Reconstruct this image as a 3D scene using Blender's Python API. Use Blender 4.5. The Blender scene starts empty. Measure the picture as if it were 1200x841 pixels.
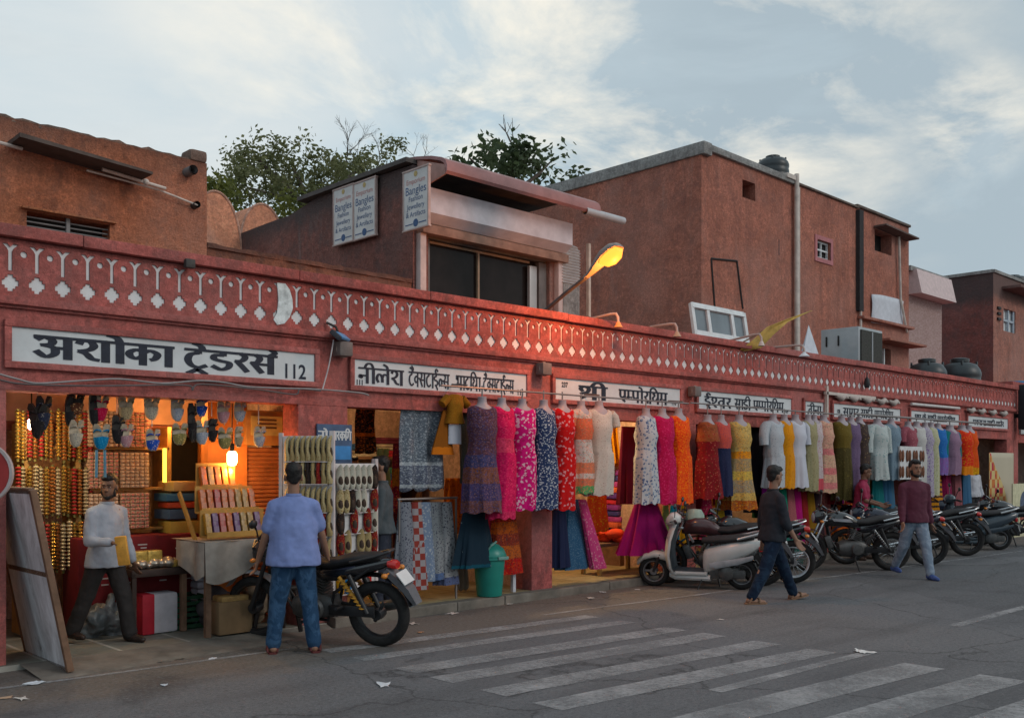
import bpy, bmesh, math, random
from mathutils import Vector, Matrix, noise, geometry
R=math.radians; V=Vector
random.seed(7)
scene=bpy.context.scene; COL=scene.collection
# ------------------------------------------------------------------ camera
FPX=1130.0; CAMH=1.65; HY=544.0; CXP=600.0; CAMD=8.37
ANG=math.atan2(1166,1130); CA,SA=math.cos(ANG),math.sin(ANG)
cam_d=bpy.data.cameras.new('camera'); cam=bpy.data.objects.new('camera',cam_d); COL.objects.link(cam)
cam.location=(0,-CAMD,CAMH); cam.rotation_euler=(R(90),0,ANG-R(90))
cam_d.sensor_width=36; cam_d.lens=36*FPX/1200; cam_d.shift_y=(HY-420.5)/1200
cam_d.clip_start=0.1; cam_d.clip_end=2000
scene.camera=cam
# ------------------------------------------------------------------ sky
SUN_EL,SUN_AZ=R(14),R(158)
w=bpy.data.worlds.new('World'); scene.world=w; w.use_nodes=True
nt=w.node_tree; nt.nodes.clear(); N=nt.nodes.new; L=nt.links.new
out=N('ShaderNodeOutputWorld'); bg=N('ShaderNodeBackground'); L(bg.outputs[0],out.inputs[0]); bg.inputs[1].default_value=0.1
sky=N('ShaderNodeTexSky'); sky.sky_type='NISHITA'; sky.sun_disc=False; sky.sun_elevation=SUN_EL; sky.sun_rotation=SUN_AZ
sky.air_density=1.0; sky.dust_density=1.5; sky.ozone_density=1.5
tc=N('ShaderNodeTexCoord'); sep=N('ShaderNodeSeparateXYZ'); L(tc.outputs['Generated'],sep.inputs[0])
def mth(op,a,b=None,c=None):
    n=N('ShaderNodeMath'); n.operation=op
    for i,x in enumerate((a,b,c)):
        if x is None: continue
        if isinstance(x,(int,float)): n.inputs[i].default_value=x
        else: L(x,n.inputs[i])
    return n.outputs[0]
zz=mth('ADD',mth('MAXIMUM',sep.outputs[2],0.0),0.22)
cmb=N('ShaderNodeCombineXYZ'); L(mth('DIVIDE',sep.outputs[0],zz),cmb.inputs[0]); L(mth('DIVIDE',sep.outputs[1],zz),cmb.inputs[1])
def nz(scale,det,rough,dist=0.0,off=(0,0,0)):
    mp=N('ShaderNodeMapping'); L(cmb.outputs[0],mp.inputs[0]); mp.inputs['Location'].default_value=off
    n=N('ShaderNodeTexNoise'); L(mp.outputs[0],n.inputs[0]); n.inputs['Scale'].default_value=scale; n.inputs['Detail'].default_value=det
    n.inputs['Roughness'].default_value=rough; n.inputs['Distortion'].default_value=dist; return n.outputs[0]
def ramp(x,stops):
    r=N('ShaderNodeValToRGB'); L(x,r.inputs[0]); e=r.color_ramp.elements
    while len(e)<len(stops): e.new(0.5)
    for i,(p,c) in enumerate(stops): e[i].position=p; e[i].color=(c,c,c,1) if isinstance(c,(int,float)) else (*c,1)
    return r.outputs[0]
def mix(f,a,b):
    m=N('ShaderNodeMix'); m.data_type='RGBA'
    for s,x in ((0,f),(6,a),(7,b)):
        if isinstance(x,(int,float)): m.inputs[s].default_value=x
        elif isinstance(x,tuple): m.inputs[s].default_value=(*x,1)
        else: L(x,m.inputs[s])
    return m.outputs[2]
CL=N('ShaderNodeMix'); CL.data_type='RGBA'
def blobm(px,py,deg0,deg1):            # soft mask round one direction of the sky
    t=(px-600)/1130; d=Vector((CA+t*SA,SA-t*CA,(544-py)/1130)).normalized()
    vm=N('ShaderNodeVectorMath'); vm.operation='DOT_PRODUCT'; L(tc.outputs['Generated'],vm.inputs[0]); vm.inputs[1].default_value=d
    mr=N('ShaderNodeMapRange'); mr.interpolation_type='SMOOTHSTEP'; L(vm.outputs['Value'],mr.inputs[0]); mr.inputs[1].default_value=math.cos(math.radians(deg1)); mr.inputs[2].default_value=math.cos(math.radians(deg0)); return mr.outputs[0]
n1=nz(0.9,8,.6,.35,(3.1,1.2,0)); n2=nz(1.5,8,.62,.4,(0.4,6.2,0)); n3=nz(2.6,8,.62,.3,(7.3,2.9,0))
base=mix(0.88,sky.outputs[0],(3.15,4.25,4.85))                      # hazy evening blue
c1=mix(ramp(n1,[(0.36,0.1),(0.66,.95)]),base,(4.15,4.6,4.8))     # thin grey-white sheet over most of the sky
gb=mth('MAXIMUM',mth('MULTIPLY',blobm(1000,175,7,22),ramp(n2,[(.22,0.15),(.46,1.0)])),mth('MULTIPLY',ramp(n2,[(0.54,0.0),(0.68,1.0)]),.55))
c2=mix(gb,c1,(2.7,3.3,3.7))                                      # blue-grey bank to the right
lf=mth('MULTIPLY',blobm(90,170,2,22),ramp(n1,[(.36,0.0),(.6,.7)])); c2=mix(lf,c2,(4.9,5.2,5.25))
cr=mth('MULTIPLY',mth('MAXIMUM',blobm(660,20,4,26),mth('MULTIPLY',blobm(1135,135,.4,4),.9)),ramp(n3,[(0.44,0.0),(0.66,1.0)]))
c3=mix(cr,c2,(7.0,6.5,5.5))                                        # cream lit tops
L(c3,bg.inputs[0])
# ------------------------------------------------------------------ sun (low, behind thin cloud)
sd=bpy.data.lights.new('sun','SUN'); sun=bpy.data.objects.new('sun',sd); COL.objects.link(sun)
sd.energy=0.5; sd.angle=R(20); sd.color=(1.0,.93,.86)
sdir=V((math.sin(SUN_AZ)*math.cos(SUN_EL+R(16)),math.cos(SUN_AZ)*math.cos(SUN_EL+R(16)),math.sin(SUN_EL+R(16))))
sun.rotation_euler=(-sdir).to_track_quat('-Z','Y').to_euler(); sun.location=(0,-20,20)
vs=scene.view_settings; vs.view_transform='Standard'; vs.look='None'; vs.gamma=1; vs.use_curve_mapping=False; vs.exposure=0.62
# ------------------------------------------------------------------ photo pixel -> real place
def G(px,py,z=0.0):
    d=(CAMH-z)*FPX/(py-HY); l=(px-CXP)/FPX*d
    return V((d*CA+l*SA, d*SA-l*CA-CAMD, z))
def P(px,py,Y=0.0):
    t=(px-CXP)/FPX; s=(Y+CAMD)/(SA-t*CA)
    return V((s*(CA+t*SA), Y, CAMH+(HY-py)/FPX*s))
def PX(px,py,X):
    t=(px-CXP)/FPX; s=X/(CA+t*SA)
    return V((X, s*(SA-t*CA)-CAMD, CAMH+(HY-py)/FPX*s))
# ------------------------------------------------------------------ materials
MATS={}
class NB:
    def __init__(s,name):
        s.m=bpy.data.materials.new(name); s.m.use_nodes=True; s.t=s.m.node_tree; s.b=s.t.nodes['Principled BSDF']
        s.tc=s.n('ShaderNodeTexCoord').outputs['Object']
    def n(s,t): return s.t.nodes.new(t)
    def l(s,a,b): s.t.links.new(a,b)
    def put(s,x,sock):
        if isinstance(x,(int,float)): sock.default_value=x
        elif isinstance(x,(tuple,list)): sock.default_value=(*x,1) if len(x)==3 and sock.type=='RGBA' else x
        else: s.l(x,sock)
    def mapped(s,scale=(1,1,1),loc=(0,0,0),rot=(0,0,0)):
        mp=s.n('ShaderNodeMapping'); s.l(s.tc,mp.inputs[0]); mp.inputs['Scale'].default_value=scale; mp.inputs['Location'].default_value=loc; mp.inputs['Rotation'].default_value=rot
        return mp.outputs[0]
    def noise(s,scale,det=4,rough=.6,vec=None,dist=0):
        n=s.n('ShaderNodeTexNoise'); s.l(vec or s.tc,n.inputs[0]); n.inputs['Scale'].default_value=scale; n.inputs['Detail'].default_value=det
        n.inputs['Roughness'].default_value=rough; n.inputs['Distortion'].default_value=dist; return n.outputs[0]
    def vor(s,scale,out='Distance',vec=None,feat='F1'):
        n=s.n('ShaderNodeTexVoronoi'); n.feature=feat; s.l(vec or s.tc,n.inputs[0]); n.inputs['Scale'].default_value=scale; return n.outputs[out]
    def ramp(s,x,stops,interp='LINEAR'):
        r=s.n('ShaderNodeValToRGB'); r.color_ramp.interpolation=interp; s.l(x,r.inputs[0]); e=r.color_ramp.elements
        while len(e)<len(stops): e.new(0.5)
        for i,(p,c) in enumerate(stops): e[i].position=p; e[i].color=(c,c,c,1) if isinstance(c,(int,float)) else (*c,1)
        return r.outputs[0]
    def mix(s,f,a,b,mode='MIX'):
        m=s.n('ShaderNodeMix'); m.data_type='RGBA'; m.blend_type=mode
        s.put(f,m.inputs[0]); s.put(a,m.inputs[6]); s.put(b,m.inputs[7]); return m.outputs[2]
    def math(s,op,a,b=0.0):
        m=s.n('ShaderNodeMath'); m.operation=op; s.put(a,m.inputs[0]); s.put(b,m.inputs[1]); return m.outputs[0]
    def bump(s,h,st=.3,d=.01):
        b=s.n('ShaderNodeBump'); b.inputs['Strength'].default_value=st; b.inputs['Distance'].default_value=d; s.l(h,b.inputs['Height']); s.l(b.outputs[0],s.b.inputs['Normal'])
    def fin(s,col,rough=.8,metal=0.0,spec=.3):
        s.put(col,s.b.inputs['Base Color']); s.put(rough,s.b.inputs['Roughness']); s.b.inputs['Metallic'].default_value=metal
        s.b.inputs['Specular IOR Level'].default_value=spec; return s.m
def k3(c,k): return tuple(min(1,x*k) for x in c)
def mat(name,col,rough=.75,var=.18,scale=9,bump=0.0,bscale=80,metal=0.0,spec=.3,coat=0.0):
    if name in MATS: return MATS[name]
    b=NB(name); c=b.mix(b.ramp(b.noise(scale,5),[(.3,0.0),(.7,1.0)]),k3(col,1-var),k3(col,1+var))
    if bump: b.bump(b.noise(bscale,6),bump,.01)
    m=b.fin(c,rough,metal,spec)
    if coat: b.b.inputs['Coat Weight'].default_value=coat; b.b.inputs['Coat Roughness'].default_value=.15
    MATS[name]=m; return m
def emis(name,col,st):
    if name in MATS: return MATS[name]
    b=NB(name); b.fin((.02,.015,.01),.5); b.b.inputs['Emission Color'].default_value=(*col,1); b.b.inputs['Emission Strength'].default_value=st; MATS[name]=b.m; return b.m
def plaster(name,col,dirt,amt=.5,streak=.5,top=None,bump=.5,light=None,fleck=.5):
    """weathered lime-washed render: blotches, fine speckle, rain streaks, optional bare coping above height top"""
    b=NB(name); col=k3(col,1.28)
    c=b.mix(b.ramp(b.noise(1.3,9,.72),[(.34,0.0),(.66,1.0)]),k3(col,.60),k3(col,1.28))
    c=b.mix(b.math('MULTIPLY',b.ramp(b.noise(16,6,.75,b.mapped((1,1,1),(8,2,6))),[(.46,0.0),(.58,1.0)]),.6),c,k3(col,.48))
    c=b.mix(b.math('MULTIPLY',b.ramp(b.noise(5.5,7,.75,b.mapped((1,1,.6),(3,12,1))),[(.5,0.0),(.58,1.0)]),.5),c,k3(dirt,1.25))
    c=b.mix(b.math('MULTIPLY',b.ramp(b.noise(11,6,.7,b.mapped((1,1,1),(13,2,9))),[(.53,0.0),(.64,1.0)]),.45),c,k3(col,1.55))
    c=b.mix(b.math('MULTIPLY',b.ramp(b.noise(2.1,8,.72,b.mapped((1,1,1),(5,3,1)),.6),[(.5,0.0),(.72,1.0)]),amt),c,dirt)
    c=b.mix(b.math('MULTIPLY',b.ramp(b.noise(3.2,5,.7,b.mapped((1,1,.07),(2,7,3))),[(.52,0.0),(.74,1.0)]),streak),c,dirt)
    g_=sum(col)/3; c=b.mix(b.math('MULTIPLY',b.ramp(b.noise(.55,5,.6,b.mapped((1,1,.8),(4,6,2)),.5),[(.44,0.0),(.64,1.0)]),.5),c,(col[0]*.62+g_*.35,col[1]*.62+g_*.42,col[2]*.62+g_*.42))
    if light: c=b.mix(b.math('MULTIPLY',b.ramp(b.noise(2.6,6,.7,b.mapped((1,1,.12),(9,1,4))),[(.6,0.0),(.75,1.0)]),.55),c,light)
    f=b.noise(48,5,.8); c=b.mix(b.math('MULTIPLY',b.ramp(f,[(.46,0.0),(.64,1.0)]),fleck),c,k3(col,.45)); c=b.mix(b.math('MULTIPLY',b.ramp(b.noise(60,3,.8,b.mapped((1,1,1),(1,8,3))),[(.56,0.0),(.7,1.0)]),fleck*.45),c,k3(col,1.7))
    if top is not None:
        sp=b.n('ShaderNodeSeparateXYZ'); b.l(b.tc,sp.inputs[0])
        hh=b.math('ADD',sp.outputs[2],b.math('MULTIPLY',b.noise(2.5,6,.7),.5))
        c=b.mix(b.ramp(b.math('SUBTRACT',hh,top),[(.30,0.0),(.62,.85)]),c,dirt)
    h=b.math('ADD',b.noise(9,8,.7),b.math('MULTIPLY',f,.5)); b.bump(h,min(1,bump*1.5),.05)
    m=b.fin(c,.93,0,.15); MATS[name]=m; return m
def fabric(name,stops,acc=None,asc=30,thr=.32,acc2=None,kind='vor',L0=1.35,rough=.85):
    """cloth with colour bands down its length and a printed motif"""
    lm=lambda v: sum(v)/3
    sat=lambda v: tuple(max(.004,lm(v)+(x-lm(v))*1.25)*.86 for x in v)
    q=1.0; stops=[(p_,sat(c_)) for p_,c_ in stops]; acc=sat(acc) if acc else None; acc2=sat(acc2) if acc2 else None; stops=[(p_,tuple(v*q for v in c_)) for p_,c_ in stops]; acc=tuple(v*q for v in acc) if acc else None; acc2=tuple(v*q for v in acc2) if acc2 else None
    if kind=='vor' and asc<60: asc*=1.55
    if name in MATS: return MATS[name]
    b=NB(name)
    if len(stops)>1:
        sp=b.n('ShaderNodeSeparateXYZ'); b.l(b.tc,sp.inputs[0]); t=b.math('MULTIPLY',sp.outputs[2],-1.0/L0)
        t=b.math('ADD',t,b.math('MULTIPLY',b.noise(24,3,.6),.03)); t=b.math('ADD',t,-.015)
        c=b.ramp(t,stops,'CONSTANT')
        if len(stops)>2:
            cc=b.vor(42,'Color'); c=b.mix(b.ramp(cc,[(.0,.75),(.45,.0)],'LINEAR'),c,k3(stops[0][1],.35)); cc=b.vor(58,'Color',b.mapped((1,1,1.6),(2,5,1))); c=b.mix(b.ramp(cc,[(.62,.0),(.9,.5)]),c,k3(stops[1][1],1.9))
    else: c=b.mix(0.0,stops[0][1],stops[0][1])
    if acc:
        if kind=='vor':
            wn=b.n('ShaderNodeTexNoise'); b.l(b.tc,wn.inputs[0]); wn.inputs['Scale'].default_value=asc*.9; vm=b.n('ShaderNodeVectorMath'); vm.operation='MULTIPLY_ADD'; b.l(wn.outputs['Color'],vm.inputs[0]); vm.inputs[1].default_value=(1.3/asc,)*3; b.l(b.tc,vm.inputs[2]); wv=vm.outputs[0]
            d=b.vor(asc,'Distance',wv); c=b.mix(b.ramp(d,[(thr-.04,1.0),(thr+.04,0.0)]),c,acc)
            if acc2: d2=b.vor(asc*.7,vec=b.mapped((1,1,1),(3.3,1.7,2.2))); c=b.mix(b.ramp(d2,[(thr*.75-.03,1.0),(thr*.75+.03,0.0)]),c,acc2)
        elif kind=='noise':
            d=b.noise(asc,3,.6,None,1.5); c=b.mix(b.ramp(d,[(thr,0.0),(thr+.05,1.0)]),c,acc)
            if acc2: d2=b.noise(asc*1.3,3,.6,b.mapped((1,1,1),(3.3,1.7,2.2)),1.0); c=b.mix(b.ramp(d2,[(thr+.06,0.0),(thr+.1,1.0)]),c,acc2)
        elif kind=='stripe':
            wv=b.n('ShaderNodeTexWave'); wv.wave_type='BANDS'; wv.bands_direction='Z'; b.l(b.tc,wv.inputs[0]); wv.inputs['Scale'].default_value=asc; wv.inputs['Distortion'].default_value=1.5; wv.inputs['Detail Scale'].default_value=6
            c=b.mix(b.ramp(wv.outputs[1],[(thr,0.0),(thr+.12,1.0)]),c,acc)
            if acc2: c=b.mix(b.ramp(b.vor(asc*9),[(.25,1.0),(.33,0.0)]),c,acc2)
        elif kind=='check':
            ck=b.n('ShaderNodeTexChecker'); b.l(b.tc,ck.inputs[0]); ck.inputs['Scale'].default_value=asc; c=b.mix(ck.outputs[1],c,acc)
            if acc2: c=b.mix(b.ramp(b.vor(asc*2),[(.25,1.0),(.33,0.0)]),c,acc2)
    c=b.mix(b.math('MULTIPLY',b.noise(5,4),.25),c,(.02,.02,.03))
    b.bump(b.noise(14,5,.6,b.mapped((1,1,.3))),.5,.02)
    m=b.fin(c,rough,0,.1); b.b.inputs['Sheen Weight'].default_value=.02; MATS[name]=m; return m
# ------------------------------------------------------------------ mesh collector
class MB:
    def __init__(s): s.v=[]; s.f=[]
    def add(s,vs,fs,M=None):
        o=len(s.v); s.v+=[(M@V(p)) if M else V(p) for p in vs]; s.f+=[tuple(i+o for i in q) for q in fs]; return s
    def box(s,c,d,bev=0.0,M=None):
        x,y,z=d[0]/2,d[1]/2,d[2]/2; T=Matrix.Translation(c)
        if M: T=M@T
        if bev<=0:
            vs=[(a*x,b*y,e*z) for a in(-1,1) for b in(-1,1) for e in(-1,1)]
            return s.add(vs,[(0,1,3,2),(4,6,7,5),(0,4,5,1),(2,3,7,6),(0,2,6,4),(1,5,7,3)],T)
        bev=min(bev,x*.9,y*.9,z*.9); bm=bmesh.new(); bmesh.ops.create_cube(bm,size=1)
        for q in bm.verts: q.co=V((q.co.x*2*x,q.co.y*2*y,q.co.z*2*z))
        bmesh.ops.bevel(bm,geom=bm.edges[:],offset=bev,segments=2,affect='EDGES',profile=.6)
        bm.verts.index_update(); s.add([q.co.copy() for q in bm.verts],[[q.index for q in f.verts] for f in bm.faces],T); bm.free(); return s
    def tube(s,pts,r,n=8,cap=True):
        pts=[V(p) for p in pts]; rs=r if isinstance(r,(list,tuple)) else [r]*len(pts); o=len(s.v); up=None
        for i,p in enumerate(pts):
            d=(pts[min(i+1,len(pts)-1)]-pts[max(i-1,0)]).normalized()
            if up is None: up=V((0,0,1)) if abs(d.z)<.9 else V((1,0,0))
            a=d.cross(up); a=a.normalized() if a.length>1e-6 else d.orthogonal().normalized(); b=a.cross(d); up=b
            for k in range(n):
                t=2*math.pi*k/n; s.v.append(p+(a*math.cos(t)+b*math.sin(t))*rs[i])
        for i in range(len(pts)-1):
            for k in range(n): s.f.append((o+i*n+k,o+i*n+(k+1)%n,o+(i+1)*n+(k+1)%n,o+(i+1)*n+k))
        if cap: s.f.append(tuple(o+k for k in range(n-1,-1,-1))); s.f.append(tuple(o+(len(pts)-1)*n+k for k in range(n)))
        return s
    def loft(s,rings,closed=True,cap=True):
        n=len(rings[0]); o=len(s.v)
        for r in rings: s.v+=[V(p) for p in r]
        for i in range(len(rings)-1):
            for k in range(n if closed else n-1): s.f.append((o+i*n+k,o+i*n+(k+1)%n,o+(i+1)*n+(k+1)%n,o+(i+1)*n+k))
        if cap and closed: s.f.append(tuple(o+k for k in range(n-1,-1,-1))); s.f.append(tuple(o+(len(rings)-1)*n+k for k in range(n)))
        return s
    def lofx(s,st,n=14,p=2.0,y0=0.0):
        """stations (x, zc, half width, half height): a body lofted along x"""
        rings=[]
        for x,zc,hw,hh in st:
            r=[]
            for k in range(n):
                t=2*math.pi*k/n; c,q=math.cos(t),math.sin(t)
                r.append((x,y0+hw*math.copysign(abs(c)**(2/p),c),zc+hh*math.copysign(abs(q)**(2/p),q)))
            rings.append(r)
        return s.loft(rings)
    def lathe(s,prof,c=(0,0,0),axis='z',n=24,M=None,seg=None):
        o=len(s.v); T=Matrix.Translation(c)
        if axis=='y': T=T@Matrix.Rotation(R(-90),4,'X')
        if axis=='x': T=T@Matrix.Rotation(R(90),4,'Y')
        if M: T=M@T
        m=len(prof)
        for k in range(n):
            t=2*math.pi*k/n
            for r,z in prof: s.v.append(T@V((r*math.cos(t),r*math.sin(t),z)))
        for k in range(n):
            for i in range(m-1):
                a=o+k*m+i; b=o+((k+1)%n)*m+i; s.f.append((a,b,b+1,a+1))
        return s
    def sph(s,c,r,n=12,m=8,M=None):
        r=(r,r,r) if isinstance(r,(int,float)) else r; T=Matrix.Translation(c)
        if M: T=T@M
        o=len(s.v); s.v.append(T@V((0,0,r[2])))
        for i in range(1,m):
            a=math.pi*i/m
            for k in range(n): t=2*math.pi*k/n; s.v.append(T@V((r[0]*math.sin(a)*math.cos(t),r[1]*math.sin(a)*math.sin(t),r[2]*math.cos(a))))
        s.v.append(T@V((0,0,-r[2])))
        for k in range(n):
            s.f.append((o,o+1+k,o+1+(k+1)%n)); e=o+1+(m-2)*n; s.f.append((e+k,len(s.v)-1,e+(k+1)%n))
        for i in range(m-2):
            for k in range(n): a=o+1+i*n; s.f.append((a+k,a+n+k,a+n+(k+1)%n,a+(k+1)%n))
        return s
    def cone(s,a,b,ra,rb,n=10): # round cone, closed
        a,b=V(a),V(b); s.tube([a,b],[ra,rb],n); s.sph(a,ra,n,6); s.sph(b,rb,n,6); return s
    def prism(s,poly,y0,y1,M=None): # polygon in xz, thickness along y
        n=len(poly); vs=[(x,y0,z) for x,z in poly]+[(x,y1,z) for x,z in poly]
        return s.add(vs,[tuple(range(n)),tuple(range(2*n-1,n-1,-1))]+[(i,i+n,(i+1)%n+n,(i+1)%n) for i in range(n)],M)
    def grid(s,fn,nu,nv,thick=0.0):
        o=len(s.v)
        for i in range(nu+1):
            for j in range(nv+1): s.v.append(V(fn(i/nu,j/nv)))
        for i in range(nu):
            for j in range(nv): a=o+i*(nv+1)+j; s.f.append((a,a+nv+1,a+nv+2,a+1))
        return s
    def obj(s,name,m,parent=None,smooth=35,solid=0.0,fixn=True):
        me=bpy.data.meshes.new(name); me.from_pydata([tuple(p) for p in s.v],[],s.f); me.update()
        if fixn:
            bm=bmesh.new(); bm.from_mesh(me); bmesh.ops.recalc_face_normals(bm,faces=bm.faces); bm.to_mesh(me); bm.free()
        if smooth:
            me.shade_smooth(); me.set_sharp_from_angle(angle=R(smooth))
        o=bpy.data.objects.new(name,me); COL.objects.link(o)
        if solid: md=o.modifiers.new('thickness','SOLIDIFY'); md.thickness=solid; md.offset=0
        if m: me.materials.append(m)
        if parent: o.parent=parent
        return o
def thing(name,label,cat,loc=(0,0,0),rz=0.0,group=None,rot=None):
    o=bpy.data.objects.new(name,None); COL.objects.link(o); o.location=loc; o.rotation_euler=rot or (0,0,rz); o.empty_display_size=.1
    return tag(o,label,cat,group)
def tag(o,label,cat,group=None):
    o['label']=label; o['category']=cat
    if group: o['group']=group
    return o
def struct(o): o['kind']='structure'; return o
def dup(o,parent=None):
    c=o.copy(); COL.objects.link(c); c.parent=parent
    for ch in list(o.children): dup(ch,c)
    return c
def copy_to(o,loc,rz=None,label=None,group=None,cat=None,scale=None):
    c=dup(o); c.location=loc
    if rz is not None: c.rotation_euler=(c.rotation_euler.x,c.rotation_euler.y,rz)
    if label: c['label']=label
    if group: c['group']=group
    if cat: c['category']=cat
    if scale: c.scale=scale
    return c
def bulb_light(name,loc,col,energy,parent=None,rad=.04):
    d=bpy.data.lights.new(name,'POINT'); d.energy=energy; d.color=col; d.shadow_soft_size=rad
    o=bpy.data.objects.new(name,d); COL.objects.link(o); o.location=loc
    if parent: o.parent=parent
    return o
# ================================================================== GROUND
def asphalt():
    b=NB('asphalt'); c=b.mix(b.ramp(b.noise(.55,7,.65),[(.3,0.0),(.7,1.0)]),(.080,.082,.092),(.128,.130,.140))
    c=b.mix(b.ramp(b.noise(140,3,.7),[(.42,0.0),(.72,.8)]),c,(.24,.225,.215)); c=b.mix(b.ramp(b.noise(70,3,.7,b.mapped((1,1,1),(4,4,4))),[(.52,0.0),(.75,.7)]),c,(.03,.028,.03))
    sp=b.n('ShaderNodeSeparateXYZ'); b.l(b.tc,sp.inputs[0])          # dust gathered along the kerb
    d=b.math('ADD',sp.outputs[1],b.math('MULTIPLY',b.noise(1.8,6,.7),1.1)); c=b.mix(b.ramp(b.math('MULTIPLY',b.math('ADD',d,1.55),1.0),[(.42,0.0),(.9,.65)]),c,(.155,.118,.088))
    c=b.mix(b.ramp(b.noise(.9,6,.7,b.mapped((1,1,1),(11,3,0)),.4),[(.56,0.0),(.72,.6)]),c,(.045,.044,.048))
    vm=b.n('ShaderNodeTexNoise'); b.l(b.tc,vm.inputs[0]); vm.inputs['Scale'].default_value=1.2; vm.inputs['Detail'].default_value=6; va=b.n('ShaderNodeVectorMath'); va.operation='MULTIPLY_ADD'; b.l(vm.outputs['Color'],va.inputs[0]); va.inputs[1].default_value=(.9,.9,.9); b.l(b.tc,va.inputs[2])
    ck=b.vor(.33,'Distance',va.outputs[0],'DISTANCE_TO_EDGE'); c=b.mix(b.ramp(ck,[(.0,.75),(.007,0.0)]),c,(.03,.029,.03))
    pt=b.vor(.22,'Color',va.outputs[0]); c=b.mix(b.ramp(pt,[(.0,.35),(.28,.35),(.3,0.0)],'CONSTANT'),c,(.06,.06,.064))
    c=b.mix(b.ramp(b.noise(30,4,.8,b.mapped((1,1,1),(6,1,1))),[(.5,0.0),(.64,.6)]),c,(.20,.198,.20)); c=b.mix(b.ramp(b.noise(26,4,.8,b.mapped((1,1,1),(1,7,1))),[(.52,0.0),(.66,.6)]),c,(.045,.045,.048))
    # polished wheel bands
    c=b.mix(b.ramp(b.noise(1.1,5,.6,b.mapped((.25,1.6,1),(2,9,0))),[(.5,0.0),(.72,.45)]),c,(.05,.047,.05))
    b.bump(b.noise(120,4,.7),.55,.012); return b.fin(c,.9,0,.25)
struct(MB().add([(-400,-400,0),(400,-400,0),(400,400,0),(-400,400,0)],[(0,1,2,3)]).obj('road',asphalt(),smooth=0))
def worn_paint():
    b=NB('worn_road_paint'); b.fin((.30,.29,.285),.85)
    n=b.noise(22,6,.75); n2=b.noise(2.2,5,.6); a=b.ramp(b.math('ADD',b.math('MULTIPLY',n,.5),b.math('MULTIPLY',n2,.5)),[(.36,0.14),(.62,.85)])
    b.l(a,b.b.inputs['Alpha']); c=b.mix(n2,(.27,.265,.27),(.40,.39,.39)); b.put(c,b.b.inputs['Base Color']); return b.m
WP=worn_paint()
m=MB()
for yl,wd in ((-1.02,.2),(-1.52,.2),(-2.1,.27),(-2.56,.27),(-3.14,.27),(-3.68,.28),(-4.55,.33),(-5.16,.34),(-5.75,.34),(-6.3,.34)):
    yr=yl-.33; n=16
    for i in range(n):
        a,b_=i/n,(i+1)/n; f=lambda t,o: (4.74+3.18*t, yl+(yr-yl)*t-o+.015*noise.noise(V((t*9,yl*3,o*7))), .004)
        m.add([f(a,0),f(b_,0),f(b_,wd),f(a,wd)],[(0,1,2,3)])
m.add([(5.94,-4.30,.004),(8.16,-4.42,.004),(8.16,-4.53,.004),(5.94,-4.42,.004)],[(0,1,2,3)])
struct(m.obj('crosswalk_stripes',WP,smooth=0))
m=MB()
for x0,x1 in ((10.09,12.6),(15.5,18),(21,23.5),(27,29.5)): m.add([(x0,-4.38,.004),(x1,-4.44,.004),(x1,-4.56,.004),(x0,-4.5,.004)],[(0,1,2,3)])
struct(m.obj('lane_dashes',WP,smooth=0))
m=MB()
for i in range(60):
    x=-2+i*.6; f=lambda x: -.60-.075*(x-2.2)+.02*math.sin(x*1.7)
    if 4.1<x<7.2: continue
    m.add([(x,f(x),.004),(x+.6,f(x+.6),.004),(x+.6,f(x+.6)-.06,.004),(x,f(x)-.06,.004)],[(0,1,2,3)])
struct(m.obj('road_edge_line',WP,smooth=0))
# wet stain in front of the first shop
b=NB('wet_stain'); b.fin((.018,.013,.011),.35); sp=b.vor(1,'Distance')
n=b.noise(5.5,5,.65,None,.4); b.l(b.ramp(n,[(.47,0.0),(.54,.9)]),b.b.inputs['Alpha'])
q=[G(105,766),G(150,760),G(235,767),G(205,775),G(110,781)]
m=MB(); m.add([(p.x,p.y,.0045) for p in q],[(0,1,2,3,4)]); struct(m.obj('wet_stain',b.m,smooth=0))
# raised shop floor with stone tiles
def tiles(name,c1,c2,grout):
    b=NB(name); br=b.n('ShaderNodeTexBrick'); br.offset=0.0; br.squash=1; b.l(b.mapped((1,1,1),(.35,.06,0)),br.inputs[0]); br.inputs['Scale'].default_value=1.0
    br.inputs['Color1'].default_value=(*c1,1); br.inputs['Color2'].default_value=(*c2,1); br.inputs['Mortar'].default_value=(*grout,1)
    br.inputs['Mortar Size'].default_value=.016; br.inputs['Brick Width'].default_value=.62; br.inputs['Row Height'].default_value=.62
    c=b.mix(b.math('MULTIPLY',b.ramp(b.noise(3,7,.7),[(.4,0.0),(.7,1.0)]),.5),br.outputs[0],(.10,.085,.07)); b.bump(b.noise(60,4),.2,.01)
    return b.fin(c,b.ramp(b.noise(7,4),[(.3,.45),(.7,.85)]),0,.4)
TI=tiles('floor_tiles',(.17,.16,.13),(.2,.19,.16),(.36,.34,.30)); TK=mat('kerb_stone',(.155,.135,.115),.9,.35,4,.5,30)
m=MB(); m.box((3.45,1.33,.02),(4.0,2.76,.05)); struct(m.obj('shop_floor',TI,smooth=0))
m=MB(); m.box((15.62,1.22,.05),(20.3,2.42,.10)); struct(m.obj('shop_floor_raised',tiles('floor_tiles_ochre',(.30,.23,.12),(.36,.29,.16),(.22,.17,.10)),smooth=0))
m=MB()
x=5.48
while x<25.6:
    ln=random.uniform(.7,1.3); m.box((x+ln/2,-.07+random.uniform(-.008,.008),.045),(ln-.008,.16,.118+random.uniform(-.006,.006)),.012); x+=ln
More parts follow.
